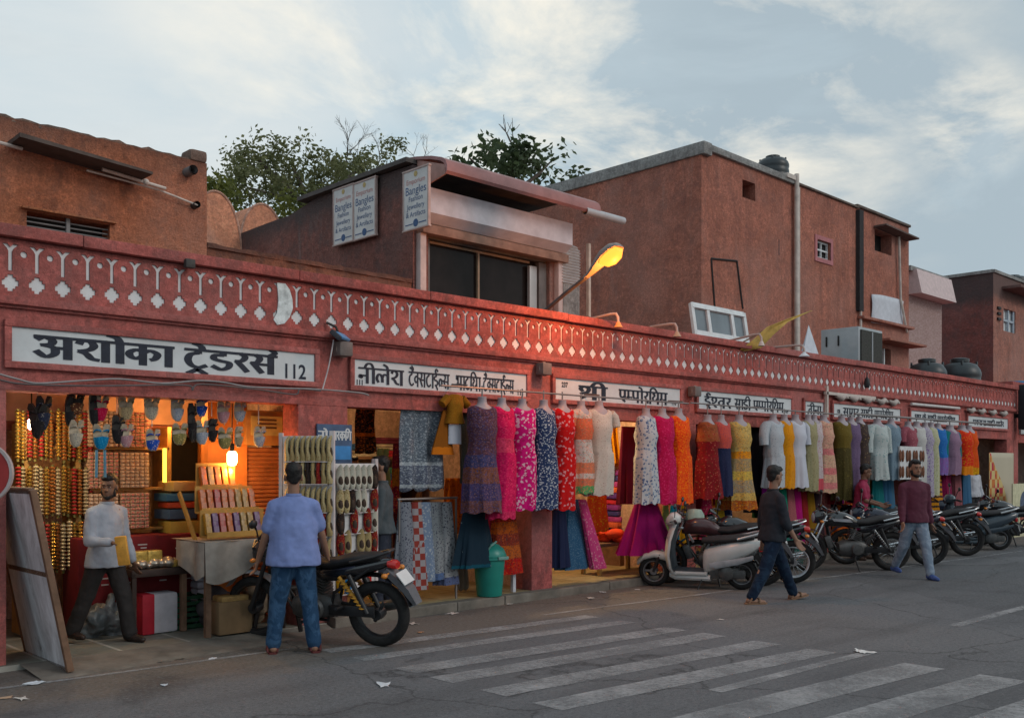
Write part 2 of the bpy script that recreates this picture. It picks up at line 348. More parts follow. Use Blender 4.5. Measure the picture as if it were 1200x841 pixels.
m.add([(2.55,-.05,.046),(4.55,-.05,.046),(5.45,-.02,.046),(5.45,-.16,.0),(4.45,-.5,.0),(2.55,-.62,.0),(3.5,-.47,.022)],[(0,6,5),(0,1,6),(1,2,3),(1,3,4),(1,4,6),(6,4,5)])
struct(m.obj('kerb',TK,smooth=0))
# ================================================================== SHOP ARCADE
RED=plaster('red_limewash',(.40,.105,.09),(.13,.06,.055),.35,.3,None,.35,(.52,.22,.19),.45)
REDD=plaster('red_limewash_column',(.33,.085,.08),(.10,.05,.05),.45,.35,None,.35,None,.4)
WHT=mat('white_frieze_paint',(.68,.66,.66),.9,.10,6,.3,60)
INT=plaster('shop_plaster',(.5,.33,.26),(.2,.12,.09),.4,.4,None,.3)
arc=thing('shop_arcade','long red single-storey shop arcade with white frieze parapet and open fronts','building',(0,0,0))
XL,XR=.6,25.15
LINT=2.25; ZB=2.93
# frieze: one plate with real cut-outs over a white ground
CW=.2025
def ring(cx,cz,pts): return [V((cx+x,0,cz+z)) for x,z in pts]
zs0,zs1=2.995,3.455
hY=[(-.009,3.205),(-.009,3.36),(-.02,3.385),(-.05,3.418),(-.014,3.418),(0,3.405),(.014,3.418),(.05,3.418),(.02,3.385),(.009,3.36),(.009,3.205)]
hY=[(x*1.15+math.copysign(.005,x) if abs(x)>.001 else 0,z+(-.012 if abs(x)<.001 else 0)) for x,z in hY]
s1=.025; dz=3.107
hD=[(-3*s1,dz-s1),(-3*s1,dz+s1),(-2*s1,dz+s1),(-2*s1,dz+2*s1),(-s1,dz+2*s1),(-s1,dz+3*s1),(s1,dz+3*s1),(s1,dz+2*s1),(2*s1,dz+2*s1),(2*s1,dz+s1),(3*s1,dz+s1),(3*s1,dz-s1),(2*s1,dz-s1),(2*s1,dz-2*s1),(s1,dz-2*s1),(s1,dz-3*s1),(-s1,dz-3*s1),(-s1,dz-2*s1),(-2*s1,dz-2*s1),(-2*s1,dz-s1)]
hD=[(x*.84,dz+(z-dz)*.9) for x,z in hD]
hC=[(CW/2*0+.0265*math.cos(2*math.pi*k/10),3.345+.0265*math.sin(2*math.pi*k/10)) for k in range(10)]
m=MB(); YF=-.018; YB=-.003
def holes_cell(x0,broken=False):
    # cell spans x0..x0+CW, with Y + diamond centred, dot split left on the cell centre of the neighbour -> shift by half
    outer=[V((x0,zs0,0)),V((x0+CW,zs0,0)),V((x0+CW,zs1,0)),V((x0,zs1,0))]
    hl=[[V((x0+CW*.36+x,z,0)) for x,z in hY],[V((x0+CW*.36+x,z,0)) for x,z in hD],[V((x0+CW*.86+x,z,0)) for x,z in hC]]
    tr=geometry.tessellate_polygon([outer]+hl); flat=[p for r_ in [outer]+hl for p in r_]
    o=len(m.v); m.v+=[V((p.x,YF,p.y)) for p in flat]; m.f+=[tuple(o+i for i in t) for t in tr]
    for h_ in hl:
        o=len(m.v); n=len(h_); m.v+=[V((p.x,YF,p.y)) for p in h_]+[V((p.x,YB,p.y)) for p in h_]; m.f+=[(o+i,o+(i+1)%n,o+n+(i+1)%n,o+n+i) for i in range(n)]
i=0; x=2.42-9*CW
x0f=x
while x<XR-.02: holes_cell(x); x+=CW
XEND=x
m.obj('frieze',RED,arc,0,fixn=False)
m=MB(); m.add([(x0f,-.004,zs0),(XEND,-.004,zs0),(XEND,-.004,zs1),(x0f,-.004,zs1)],[(0,1,2,3)]); m.obj('frieze_ground',WHT,arc,0)
m=MB(); m.box(((XL+XEND)/2,.075,3.24),(XEND-XL,.15,.62)); m.obj('parapet',RED,arc,0)
m=MB()
x=XL
while x<XEND:
    ln=min(random.uniform(1.6,2.6),XEND-x); m.box((x+ln/2,.04,3.513+random.uniform(-.004,.004)),(ln-.004,.26,.098),.012); x+=ln
m.obj('parapet_cap',RED,arc,30)
m=MB(); m.box(((XL+XEND)/2,-.02,2.962),(XEND-XL,.10,.064),.012); m.box(((XL+XEND)/2,.0,2.918),(XEND-XL,.06,.022)); m.obj('parapet_ledge',RED,arc,30)
# patch where the plaster has come off one cell
m=MB(); q=[(4.90,3.42),(4.99,3.425),(5.04,3.37),(5.07,3.28),(5.075,3.19),(5.04,3.10),(4.98,3.03),(4.90,3.01),(4.86,3.06),(4.90,3.13),(4.915,3.25),(4.905,3.36)]
m.prism(q,-.024,-.017); m.obj('bare_patch',mat('bare_lime',(.62,.66,.66),.9,.35,14,.5,40),arc,0)
# wall band above the openings
m=MB(); m.box(((XL+XR)/2,.15,(LINT+2.905)/2),(XR-XL,.30,2.905-LINT)); m.obj('wall_band',RED,arc,0)
PIERS=[(.6,2.47),(5.15,5.74),(11.29,11.92),(14.6,15.0),(15.75,16.02),(18.79,19.22),(21.73,22.17),(24.69,25.15)]
for a,b_ in PIERS:
    m=MB(); m.box(((a+b_)/2,.15,LINT/2),(b_-a,.296,LINT),.012); m.obj('pillar',RED,arc,30)
m=MB(); m.box((8.62,.13,LINT/2),(.37,.29,LINT),.018); m.obj('pillar',REDD,arc,30)
m=MB(); m.box((12.8,4.6,2.98),(24.6,8.7,.1)); m.obj('roof',plaster('roof_lime',(.30,.26,.23),(.1,.09,.08),.6,.2),arc,0)
m=MB(); m.box((12.8,2.56,1.5),(24.6,.2,2.9)); m.obj('back_wall',INT,arc,0)
for x in (1.35,5.45,8.62,11.6,14.8,18.95,21.95,25.02):
    mm=MB(); mm.box((x,1.42,1.2),(.14,2.2,2.36)); mm.obj('party_wall',INT,arc,0)
# signboards: sunk white panels in red frames, painted by hand
SIGNW=mat('sign_white',(.56,.575,.585),.7,.12,3,.1,40); INK=mat('sign_ink',(.016,.02,.035),.6,.3,20)
GL={}
def c_(*p): return ('c',p)
def l_(*p): return ('l',p)
bar=lambda x:l_((x,1),(x,0))
GL['A']=(.36,[bar(.2)])                     # aa matra
GL['a']=(1.0,[c_((.04,.86),(.2,.98),(.4,.86),(.36,.66),(.14,.6)),c_((.2,.6),(.44,.5),(.46,.22),(.24,.06),(.02,.3)),l_((.42,.5),(.78,.5)),bar(.78)])
GL['sh']=(.92,[c_((.06,.80),(.14,.95),(.34,.94),(.44,.74),(.32,.54),(.06,.44)),c_((.06,.44),(.24,.34),(.38,.12),(.56,.06)),bar(.74)])
GL['k']=(.98,[bar(.46),c_((.46,.66),(.28,.74),(.1,.6),(.12,.4),(.28,.3),(.46,.44)),c_((.46,.62),(.66,.74),(.86,.6),(.8,.36),(.68,.28))])
GL['k-']=(.66,[bar(.46),c_((.46,.66),(.28,.74),(.1,.6),(.12,.4),(.28,.3),(.46,.44)),l_((.46,.6),(.68,.6))])
GL['t']=(.68,[l_((.36,1),(.36,.84)),c_((.36,.84),(.14,.74),(.06,.46),(.16,.18),(.38,.08),(.6,.2))])
GL['tr']=(.74,GL['t'][1]+[l_((.06,-.26),(.34,-.02),(.6,-.26))])
GL['d']=(.68,[l_((.38,1),(.38,.82)),c_((.38,.82),(.14,.8),(.1,.62),(.3,.52),(.56,.44),(.54,.2),(.32,.06),(.06,.22))])
GL['dd']=(.7,GL['d'][1]+[l_((.34,-.16),(.38,-.2))])
GL['r']=(.54,[c_((.26,1),(.4,.84),(.3,.62),(.1,.58)),l_((.14,.58),(.46,.04))])
GL['s']=(.92,[c_((.2,1),(.34,.84),(.24,.6),(.06,.56)),l_((.1,.57),(.4,.04)),l_((.26,.5),(.7,.5)),bar(.7)])
GL['n']=(.78,[l_((.56,.5),(.16,.5)),c_((.2,.5),(.08,.52),(.06,.4),(.17,.36),(.2,.48)),bar(.56)])
GL['l']=(1.02,[c_((.14,.12),(.04,.36),(.12,.62),(.28,.64),(.40,.44),(.42,.14)),c_((.41,.44),(.54,.66),(.80,.60)),bar(.8)])
GL['l-']=(.56,[c_((.16,.16),(.05,.4),(.16,.64),(.36,.6),(.42,.34),(.4,.2)),l_((.4,.56),(.58,.56))])
GL['bh']=(.9,[c_((.1,.98),(.04,.82),(.16,.76),(.24,.9),(.26,.6),(.24,.42)),l_((.24,.42),(.66,.42)),c_((.24,.42),(.12,.42),(.12,.3),(.22,.28)),bar(.66)])
GL['y']=(.86,[c_((.08,.84),(.22,.86),(.26,.70),(.12,.56),(.10,.38),(.28,.26),(.48,.38),(.62,.56)),bar(.62)])
GL['p']=(.8,[l_((.12,1),(.12,.62)),c_((.12,.62),(.18,.42),(.36,.36),(.58,.46)),bar(.58)])
GL['m']=(.8,[l_((.14,1),(.14,.36)),l_((.14,.42),(.58,.42)),c_((.14,.42),(.04,.44),(.04,.32),(.14,.3)),bar(.58)])
GL['m-']=(.5,[l_((.14,1),(.14,.36)),l_((.14,.42),(.5,.42)),c_((.14,.42),(.04,.44),(.04,.32),(.14,.3))])
GL['v']=(.8,[c_((.58,.62),(.34,.72),(.1,.54),(.18,.3),(.4,.28),(.58,.46)),bar(.58)])
GL['sh-']=(.62,[c_((.16,.6),(.06,.78),(.2,.96),(.42,.9),(.46,.66),(.3,.48),(.06,.42)),c_((.06,.42),(.24,.26),(.4,.08),(.5,.1))])
GL['shr']=(.98,[c_((.16,.62),(.06,.8),(.2,.96),(.44,.86),(.4,.6),(.2,.48),(.06,.4)),l_((.5,.42),(.1,.08)),l_((.3,.42),(.72,.42)),bar(.72)])
GL['g']=(.84,[l_((.22,1),(.22,.4)),c_((.22,.4),(.08,.44),(.08,.28),(.22,.28)),bar(.6)])
GL['j']=(.94,[bar(.7),c_((.7,.54),(.44,.6),(.3,.46),(.34,.26),(.2,.14),(.06,.26))])
GL['e']=(.78,[l_((.12,1),(.12,.66)),c_((.12,.66),(.16,.44),(.36,.40),(.56,.52)),l_((.56,1),(.56,.36)),c_((.30,.40),(.34,.22),(.58,.04))])
GL['I']=(.66,[l_((.32,1),(.32,.84)),c_((.32,.84),(.1,.78),(.12,.58),(.38,.52),(.5,.34),(.34,.18),(.16,.2)),l_((.3,.16),(.5,-.12)),c_((.32,1),(.2,1.22),(.34,1.34),(.54,1.2))])
GL['i']=(.34,[bar(.16),c_((.16,1),(.26,1.3),(.6,1.34),(.86,1.04))])
GL['ii']=(.4,[bar(.2),c_((.2,1),(.06,1.3),(-.22,1.3),(-.38,1.04))])
GL['E']=(.0,[c_((-.24,1.02),(-.3,1.22),(-.52,1.34))])
GL['EE']=(.0,[c_((-.24,1.02),(-.3,1.22),(-.56,1.3)),c_((-.24,1.02),(-.14,1.24),(-.34,1.42))])
GL['O']=(.36,[bar(.2),c_((.2,1.02),(.12,1.24),(-.12,1.34))])
GL['AU']=(.36,[bar(.2),c_((.2,1.02),(.1,1.22),(-.14,1.3)),c_((.2,1.02),(.24,1.24),(.02,1.42))])
GL['rf']=(.0,[c_((-.24,1.02),(-.08,1.2),(-.22,1.34))])
GL['M']=(.0,[l_((-.36,1.2),(-.3,1.26))])
GL[' ']=(.3,[])
def crom(p,k=4):
    p=[V((*q,0)) for q in p]; o=[]
    for i in range(len(p)-1):
        a=p[max(i-1,0)];b=p[i];c=p[i+1];d=p[min(i+2,len(p)-1)]
        for j in range(k):
            t=j/k; o.append(.5*((2*b)+(c-a)*t+(2*a-5*b+4*c-d)*t*t+(3*b-a-3*c+d)*t**3))
    return o+[p[-1]]
def ribbon(mb,pts,wd,M):
    n=len(pts); prev=None; L_=[];R_=[]
    for i in range(n):
        d=(pts[min(i+1,n-1)]-pts[max(i-1,0)])
        d=d.normalized() if d.length>1e-6 else V((1,0,0)); nn=V((-d.y,d.x,0)); wv=wd*(.5+.17*abs(d.y)*1.0-.10*abs(d.x))
        e=d*wd*.18*(1 if i==n-1 else -1 if i==0 else 0)
        L_.append(pts[i]+nn*wv+e); R_.append(pts[i]-nn*wv+e)
    vs=L_+R_; mb.add([(p.x,0,p.y) for p in vs],[(i,i+1,n+i+1,n+i) for i in range(n-1)],M)
def hindi(words,x0,x1,z0,h,y,wd=.17):
    """hand-lettered Devanagari between x0 and x1; words are lists of glyph keys"""
    tot=sum(sum(GL[g][0] for g in w_) for w_ in words)+.34*(len(words)-1); sx=(x1-x0)/tot; mb=MB(); cx=0; lev=0
    for w_ in words:
        st=cx
        for g in w_:
            for kind,p in GL[g][1]:
                pts=crom(p) if kind=='c' else [V((*q,0)) for q in p]; lev+=1
                M=Matrix.Translation((x0+cx*sx,y-.0006*(lev%5),z0))@Matrix.Diagonal((sx,1,h,1))
                if kind=='l':
                    for a,b_ in zip(pts,pts[1:]): ribbon(mb,[a,b_],wd,M)
                else: ribbon(mb,pts,wd,M)
            cx+=GL[g][0]
        ribbon(mb,[V((st-.02,1,0)),V((cx-.02,1,0))],wd*.95,Matrix.Translation((x0,y-.0035,z0))@Matrix.Diagonal((sx,1,h,1)))
        cx+=.34
    return mb
def latin(txt,size,M,name='lettering',m=None,parent=None,bold=0.0):
    cu=bpy.data.curves.new(name,'FONT'); cu.body=txt; cu.size=size; cu.align_x='CENTER'; cu.align_y='CENTER'; cu.offset=bold
    t=bpy.data.objects.new(name,cu); COL.objects.link(t); dg=bpy.context.evaluated_depsgraph_get(); me=bpy.data.meshes.new_from_object(t.evaluated_get(dg))
    bpy.data.objects.remove(t); bpy.data.curves.remove(cu)
    me.transform(M); me.materials.clear(); me.materials.append(m or INK); o=bpy.data.objects.new(name,me); COL.objects.link(o)
    if parent: o.parent=parent
    return o
FACE=Matrix.Rotation(R(90),4,'X')
def shop_sign(label,X0,X1,Z0,Z1,texts,nums=(),frame=.055):
    t=thing('shop_sign',label,'shop sign',((X0+X1)/2,0,(Z0+Z1)/2)); cx,cz=(X0+X1)/2,(Z0+Z1)/2
    MB().box((0,-.014,0),(X1-X0,.02,Z1-Z0)).obj('board',SIGNW,t,0)
    fr=MB(); a,b_=(X1-X0)/2,(Z1-Z0)/2; f=frame
    fr.box((0,-.0255,b_+f/2+.001),(2*a+2*f,.045,f),.008); fr.box((0,-.0255,-b_-f/2-.001),(2*a+2*f,.045,f),.008); fr.box((-a-f/2-.001,-.0235,0),(f,.041,2*b_),.006); fr.box((a+f/2+.001,-.0235,0),(f,.041,2*b_),.006)
    fr.obj('sign_frame',RED,t,30)
    for ws,x0,x1,z0,h,wd in texts: o=hindi(ws,x0-cx,x1-cx,z0-cz,h,-.0265,wd).obj('lettering',INK,t,0,fixn=False)
    for tx,x,z,s in nums: latin(tx,s,Matrix.Translation((x-cx,-.0265,z-cz))@FACE@Matrix.Diagonal((.9,1,1,1)),'number',INK,t,.0035)
    return t
z0,z1=2.485,2.75
shop_sign('large white signboard over the bangle shop with bold letters and 112',2.50,5.32,2.48,2.755,
  [([['a','sh','O','k','A'],['tr','E','d','r','s','rf']],2.68,4.90,2.525,.172,.175)],[('112',5.09,2.56,.20)])
shop_sign('white signboard of two shops split by a bar, number 111',5.80,8.33,2.475,2.745,
  [([['n','ii','l','E','sh']],5.86,6.45,2.505,.155,.15),([['t','EE','k-','s','t','A','I','l-','s']],6.52,7.10,2.505,.155,.15),([['bh','A','t','i','y','A']],7.20,7.58,2.505,.155,.15),([['t','EE','k-','s','t','A','I','l-','s']],7.62,8.12,2.505,.155,.15)],
  [('111',5.87,2.505,.07),('111',8.23,2.52,.09)])
MB().box((7.145,-.0262,2.61),(.014,.003,.26)).obj('dividing_bar',INK,bpy.data.objects['shop_sign.001'],0)
shop_sign('white signboard with 237 at its left, above the yellow cloth shop',8.84,11.48,2.475,2.74,
  [([['shr','ii']],9.30,9.86,2.50,.165,.17),([['e','m-','p','O','r','i','y','m']],10.10,11.18,2.50,.16,.16)],[('237',9.02,2.66,.085),('110',11.33,2.53,.085)])
shop_sign('white signboard of a sari emporium numbered 109',11.93,14.60,2.48,2.745,
  [([['I','sh-','v','r']],12.10,12.80,2.51,.155,.16),([['s','A','dd','ii']],12.90,13.36,2.51,.155,.16),([['e','m-','p','O','r','i','y','m']],13.44,14.36,2.51,.155,.16)],[('109',14.45,2.53,.08)])
shop_sign('small white signboard with one short word above the stair door',15.05,15.70,2.50,2.73,[([['j','ii','n','A']],15.13,15.62,2.52,.14,.16)])
shop_sign('white signboard numbered 108 at both ends above long dark dresses',16.05,18.77,2.50,2.735,
  [([['s','A','g','r']],16.42,17.02,2.525,.145,.16),([['s','A','dd','ii']],17.1,17.58,2.525,.145,.16),([['e','m-','p','O','r','i','y','m']],17.66,18.46,2.525,.145,.16)],[('108',16.24,2.6,.1),('108',18.6,2.55,.08)])
shop_sign('white signboard above the red and orange kurtas with a second small line',19.25,21.70,2.50,2.735,
  [([['e','m'],['k','E'],['s','A','dd','ii'],['e','m-','p','O','r','i','y','m']],19.45,21.5,2.57,.095,.2)])
shop_sign('farthest white signboard of the red arcade, over the patchwork quilts',22.20,24.66,2.50,2.735,[([['m','k','r','A','n','A'],['s','A','dd','ii'],['s','T' if 'T' in GL else 't','O','r']],22.5,24.4,2.545,.11,.2)])
# ================================================================== BUILDINGS BEHIND
ORG=plaster('orange_limewash',(.50,.185,.085),(.10,.06,.05),.5,.35,4.72,.6,(.48,.30,.22),.7)
ORG2=plaster('orange_limewash_low',(.42,.16,.075),(.07,.05,.045),.65,.4,3.62,.6,None,.7)
TUR=plaster('turret_limewash',(.60,.25,.15),(.30,.14,.10),.3,.3,None,.3)
MAR=plaster('maroon_render',(.20,.085,.07),(.065,.055,.055),.75,.6,5.05,.6,(.24,.2,.19),.7)
BRK=plaster('brick_red_render',(.34,.125,.085),(.13,.08,.075),.55,.5,None,.7,(.40,.28,.25),.8)
BRKB=plaster('brick_red_render_far',(.34,.14,.11),(.12,.09,.085),.6,.5,6.6,.6,None,.7)
BRKD=plaster('dark_red_render',(.26,.09,.075),(.08,.065,.065),.6,.4,6.45,.6,None,.6)
CEM=plaster('grey_cement',(.30,.29,.28),(.12,.11,.11),.5,.3,None,.5)
DARK=mat('dark_void',(.012,.011,.011),.6,.2); GLS=mat('dark_glass',(.016,.014,.014),.12,.5,1.2,spec=.12); IRON=mat('dark_iron',(.05,.045,.042),.6,.3,20)
PIPE=mat('pale_pvc',(.55,.47,.42),.5,.2,6); ALU=mat('white_aluminium',(.62,.64,.65),.45,.12,8); WOOD=mat('weathered_wood',(.17,.095,.06),.8,.35,7,.4,30)
GREYP=mat('grey_paint_frame',(.12,.115,.115),.6,.25,6)
def wall_holes(mb,x0,x1,z0,z1,y,th,holes):
    """a wall facing -y with rectangular openings (x0,x1,z0,z1), as solid pieces round each opening"""
    xs=sorted({x0,x1,*[h[0] for h in holes],*[h[1] for h in holes]}); zs=sorted({z0,z1,*[h[2] for h in holes],*[h[3] for h in holes]})
    for i in range(len(xs)-1):
        j=0
        while j<len(zs)-1:
            inside=lambda k: any(h[0]<=(xs[i]+xs[i+1])/2<=h[1] and h[2]<=(zs[k]+zs[k+1])/2<=h[3] for h in holes)
            if inside(j): j+=1; continue
            k=j
            while k+1<len(zs)-1 and not inside(k+1): k+=1
            a,b_,c,d=xs[i],xs[i+1],zs[j],zs[k+1]
            mb.add([(a,y,c),(b_,y,c),(b_,y,d),(a,y,d)],[(0,1,2,3)]); j=k+1
    for h in holes:
        a,b_,c,d=h; mb.add([(a,y,c),(b_,y,c),(b_,y,d),(a,y,d),(a,y+th,c),(b_,y+th,c),(b_,y+th,d),(a,y+th,d)],[(0,4,5,1),(1,5,6,2),(2,6,7,3),(3,7,4,0)])
    return mb
def ragged_top(mb,p0,p1,th,h,n=26,amp=.03,axis='x',seed=1):
    """an uneven coping laid along a wall top"""
    p0,p1=V(p0),V(p1); d=(p1-p0).normalized(); s=V((-d.y,d.x,0)); rings=[]
    for i in range(n+1):
        p=p0.lerp(p1,i/n); k=noise.noise(V((i*.7,seed*3.1,0)))*amp; k2=noise.noise(V((i*.9,seed*5.1,4)))*amp
        rings.append([p+s*(th/2+k2)-V((0,0,.03)),p+s*(th/2+k2*.6)+V((0,0,h+k)),p-s*(th/2-k2*.6)+V((0,0,h+k*.8)),p-s*(th/2-k2)-V((0,0,.03))])
    return mb.loft(rings)
# --- orange house at the left
Yh=1.5; lb=thing('orange_house','orange plastered house with a long barred window and slab ledge at the left','building',(3.0,Yh,3.0))
o=lambda p:(p[0]-3.0,p[1]-Yh,p[2]-3.0)
m=MB(); wall_holes(m,-5,4.93,0,1.94,0,.22,[]) ; m.v=[];m.f=[]
wall_holes(m,-5,1.93,0,1.93,0,.22,[(.09,.88,.90,1.08)])
m.add([(1.93,0,0),(1.93,5,0),(1.93,5,1.93),(1.93,0,1.93)],[(0,1,2,3)]); m.add([(-5,0,1.93),(1.93,0,1.93),(1.93,5,1.93),(-5,5,1.93)],[(0,1,2,3)]); m.obj('wall',plaster('orange_limewash_local',(.54,.185,.095),(.11,.06,.05),.55,.45,1.62,.65,(.48,.30,.22),.7),lb,0)
cop=plaster('old_coping',(.20,.12,.09),(.06,.05,.05),.6,.3)
m=MB(); ragged_top(m,(-5,.13,1.93),(1.9,.13,1.93),.24,.02,90,.04); m.box((1.83,.1,1.99),(.2,.25,.13),.04); m.obj('coping',cop,lb,40)
m=MB(); m.add([(.09,.2,.9),(.88,.2,.9),(.88,.2,1.08),(.09,.2,1.08)],[(0,1,2,3)]); win=m.obj('window',DARK,lb,0)
m=MB()
for z in (.945,.99,1.035): m.tube([(.09,.05,z),(.88,.05,z)],.008,6)
m.box((.485,.05,.99),(.035,.04,.18)); m.obj('window_bars',mat('grey_bars',(.20,.19,.19),.5,.2),win,30)
m=MB(); m.box((.485,-.03,1.10),(.9,.06,.022),.006); m.obj('window_head',plaster('orange_trim',(.46,.17,.08),(.1,.06,.05),.4,.4),lb,30)
m=MB(); m.prism([(-.08,1.70),(1.17,1.60),(1.17,1.575),(-.08,1.66)],-.36,.02); m.obj('ledge',mat('ledge_stone',(.10,.075,.065),.9,.3,5,.4,30),lb,0)
m=MB(); m.tube([(-.9,-.12,1.69),(.02,-.1,1.63)],.018); m.obj('water_pipe',PIPE,lb,40); m=MB(); m.tube([(.75,-.14,1.585),(1.42,-.1,1.535)],.018); m.tube([(.62,-.08,1.56),(1.36,-.07,1.515),(1.80,-.05,1.44)],.011); m.sph((1.2,-.125,1.552),.034); m.obj('water_pipe',PIPE,lb,40)
m=MB(); m.lathe([(.035,0),(.035,.18),(.05,.18),(.05,0)],(1.70,-.16,1.78),'y'); m.obj('spout',mat('grey_pvc',(.16,.15,.15),.6),lb,40)
m=MB(); m.lathe([(.035,0),(.04,.09),(.0,.09)],(1.78,-.09,1.44),'y'); m.obj('pipe_cap',IRON,lb,40)
# --- low terrace wall between the orange house and the bangle showroom
lw=MB(); wallx0,wallx1=4.94,7.77
lw.add([(wallx0,1.52,3),(wallx1,1.52,3),(wallx1,1.52,4.05),(wallx0,1.52,4.05),(wallx0,1.74,3),(wallx1,1.74,3),(wallx1,1.74,4.05),(wallx0,1.74,4.05)],[(0,1,2,3),(4,5,6,7),(3,2,6,7)]); ragged_top(lw,(wallx0,1.63,4.05),(wallx1,1.63,4.03),.26,.02,30,.03,seed=4)
tag(lw.obj('terrace_wall',plaster('orange_limewash_terrace',(.44,.15,.08),(.09,.06,.055),.45,.4,3.72,.6),None,0),'low crumbling orange wall with blackened top behind the white frieze','wall')
# --- domed turrets behind
def turret(px0,px1,pytop,pyb,Y,label):
    a,b_=P(px0,pytop,Y),P(px1,pyb,Y); r=(b_.x-a.x)/2; cx=(a.x+b_.x)/2; top=P((px0+px1)/2,pytop,Y).z; base=b_.z-.6
    t=thing('turret',label,'turret',(cx,Y+r,3.0)); m=MB(); m.box((0,0,(base-3)/2),(2*r*.98,2*r*.98,base-3)); m.obj('wall',TUR,t,0)
    m=MB(); H=top-base; rings=[]
    pr=[]
    for i in range(13): q=i/12*math.pi/2; pr.append((-r*math.cos(q)*1.0,H*math.sin(q)**.9))
    poly=pr+[(-x,z) for x,z in pr[-2::-1]]; m.prism([(x,z+base-3) for x,z in poly],-r,r); m.obj('vault',TUR,t,40)
    m=MB(); m.tube([(x*1.005,-r-.0,z+base-3) for x,z in poly],.02,6); m.obj('rim',plaster('turret_rim',(.55,.30,.22),(.2,.14,.12),.4),t,40)
    m=MB(); m.box((-r*.45,-r-.02,base-3.0-.25),(.34,.06,.36)); m.obj('window',DARK,t,0)
turret(222,283,224,262,6.0,'rounded orange turret vault close beside the orange house')
turret(281,334,239,266,7.2,'smaller rounded turret vault next to the sloping dark wall')
# --- bangle showroom
Xb=7.78; Yb=1.5; bs=thing('bangle_showroom','upper-floor showroom with dark glass front under a red awning','building',(Xb,Yb,3.0))
def B(p): return (p.x-Xb,p.y-Yb,p.z-3.0)
k=1.5/2.2
side=[PX(484,193,Xb),PX(375,229,Xb),PX(340,252,Xb),PX(312,262,Xb),PX(255,284,Xb)]
pts=[(p.y-Yb,p.z-3) for p in side]; pts[0]=(0,pts[0][1])
n=24; top=[]
for i in range(len(pts)-1):
    for j in range(8): t=j/8; top.append((pts[i][0]+(pts[i+1][0]-pts[i][0])*t,pts[i][1]+(pts[i+1][1]-pts[i][1])*t+.02*noise.noise(V((i*8+j,2,3)))))
top.append(pts[-1])
MARL=plaster('maroon_render_local',(.27,.115,.095),(.095,.08,.08),.6,.7,2.0,.6,(.34,.31,.31),.75)
m=MB(); o_=0
vs=[(0,y,0) for y,z in top]+[(0,y,z) for y,z in top]+[(.25,y,z) for y,z in top]+[(.25,y,0) for y,z in top]; q=len(top)
m.add(vs,[(i,i+1,q+i+1,q+i) for i in range(q-1)]+[(q+i,q+i+1,2*q+i+1,2*q+i) for i in range(q-1)]+[(2*q+i,2*q+i+1,3*q+i+1,3*q+i) for i in range(q-1)]+[(0,q,2*q,3*q)])
m.obj('side_wall',MARL,bs,0)
zt=P(484,193,Yb).z-3; xr=P(650,300,Yb).x-Xb
m=MB(); xw0,xw1=P(506,285,Yb).x-Xb,P(624,300,Yb).x-Xb; zw1=P(510,283,Yb).z-3
wall_holes(m,.25,xr+.12,0,2.3,0,.25,[(xw0-.14,xw1+.36,.0,zw1+.22)]); m.add([(xr+.12,0,0),(xr+.12,4.5,0),(xr+.12,4.5,2.3),(xr+.12,0,2.3)],[(0,1,2,3)])
m.obj('front_wall',plaster('showroom_front',(.25,.13,.11),(.1,.07,.06),.4,.4),bs,0)
pl=mat('pale_pink_trim',(.52,.42,.40),.7,.2,5)
for x in (.10,xr+.04): MB().box((x,-.04,.82),(.10,.1,1.66),.01).obj('pilaster',pl,bs,30)
bm_=P(505,258,Yb).z-3
MB().box((xr/2+.1,-.07,bm_-.16),(xr+.1,.16,.12),.01).obj('beam',mat('brown_beam',(.27,.155,.115),.8,.3,6),bs,30)
# shop front: dark frame, panes and a sliding leaf
m=MB(); cx=(xw0+xw1)/2+.11; W=xw1-xw0+.46
m.box((cx,.10,zw1+.14),(W,.1,.2),.01); m.box((xw0-.07,.10,zw1/2),(.16,.1,zw1+.06),.01); m.box((xw1+.27,.10,zw1/2),(.16,.1,zw1+.06),.01); m.obj('window_frame',GREYP,bs,30)
wn=MB().add([(xw0,.14,0),(xw1+.2,.14,0),(xw1+.2,.14,zw1+.05),(xw0,.14,zw1+.05)],[(0,1,2,3)]).obj('window',GLS,bs,0)
m=MB(); m.box((xw0+.92,.115,zw1/2),(.035,.04,zw1)); m.box((cx-.1,.115,zw1+.01),(W-.4,.03,.03)); m.obj('mullion',mat('brass_frame',(.25,.18,.12),.5,.2),wn,30)
MB().box((xw1+.08,.09,zw1/2-.02),(.15,.06,zw1-.04),.01).obj('sliding_leaf',mat('grey_aluminium',(.34,.36,.37),.35,.1,4,metal=.2),wn,30)
MB().box((xw0+.5,.10,.42),(.72,.06,.2),.01).obj('notice_board',mat('board_tan',(.30,.21,.15),.8,.2),wn,30)
# fascia box and awning
fl,fr=P(503,219,Yb-.24),P(671,258,Yb-.24); fx0,fx1=.02,fr.x-Xb; fz1=fl.z-3-.0; fz0=P(503,250,Yb-.24).z-3
m=MB(); m.add([(fx0,-.24,fz0+.02),(fx1,-.24,fz0+.02),(fx1,-.24,fz1),(fx0,-.24,fz1),(fx0,-.10,fz0-.08),(fx1,-.10,fz0-.08),(fx1,.0,fz1),(fx0,.0,fz1),(fx0,.0,fz0-.08),(fx1,.0,fz0-.08)],[(0,1,2,3),(0,4,5,1),(3,2,6,7),(1,5,9,6,2),(0,3,7,8,4),(4,8,9,5)])
m.obj('fascia',mat('mauve_sheet',(.56,.53,.57),.65,.15,4),bs,20)
ya=-.62; aL,aR=P(524,204,Yb+ya),P(704,247,Yb+ya); az=((aL.z+aR.z)/2)-3; x0a,x1a=.05,aR.x-Xb
bk=P(488,189,Yb-.0).z-3
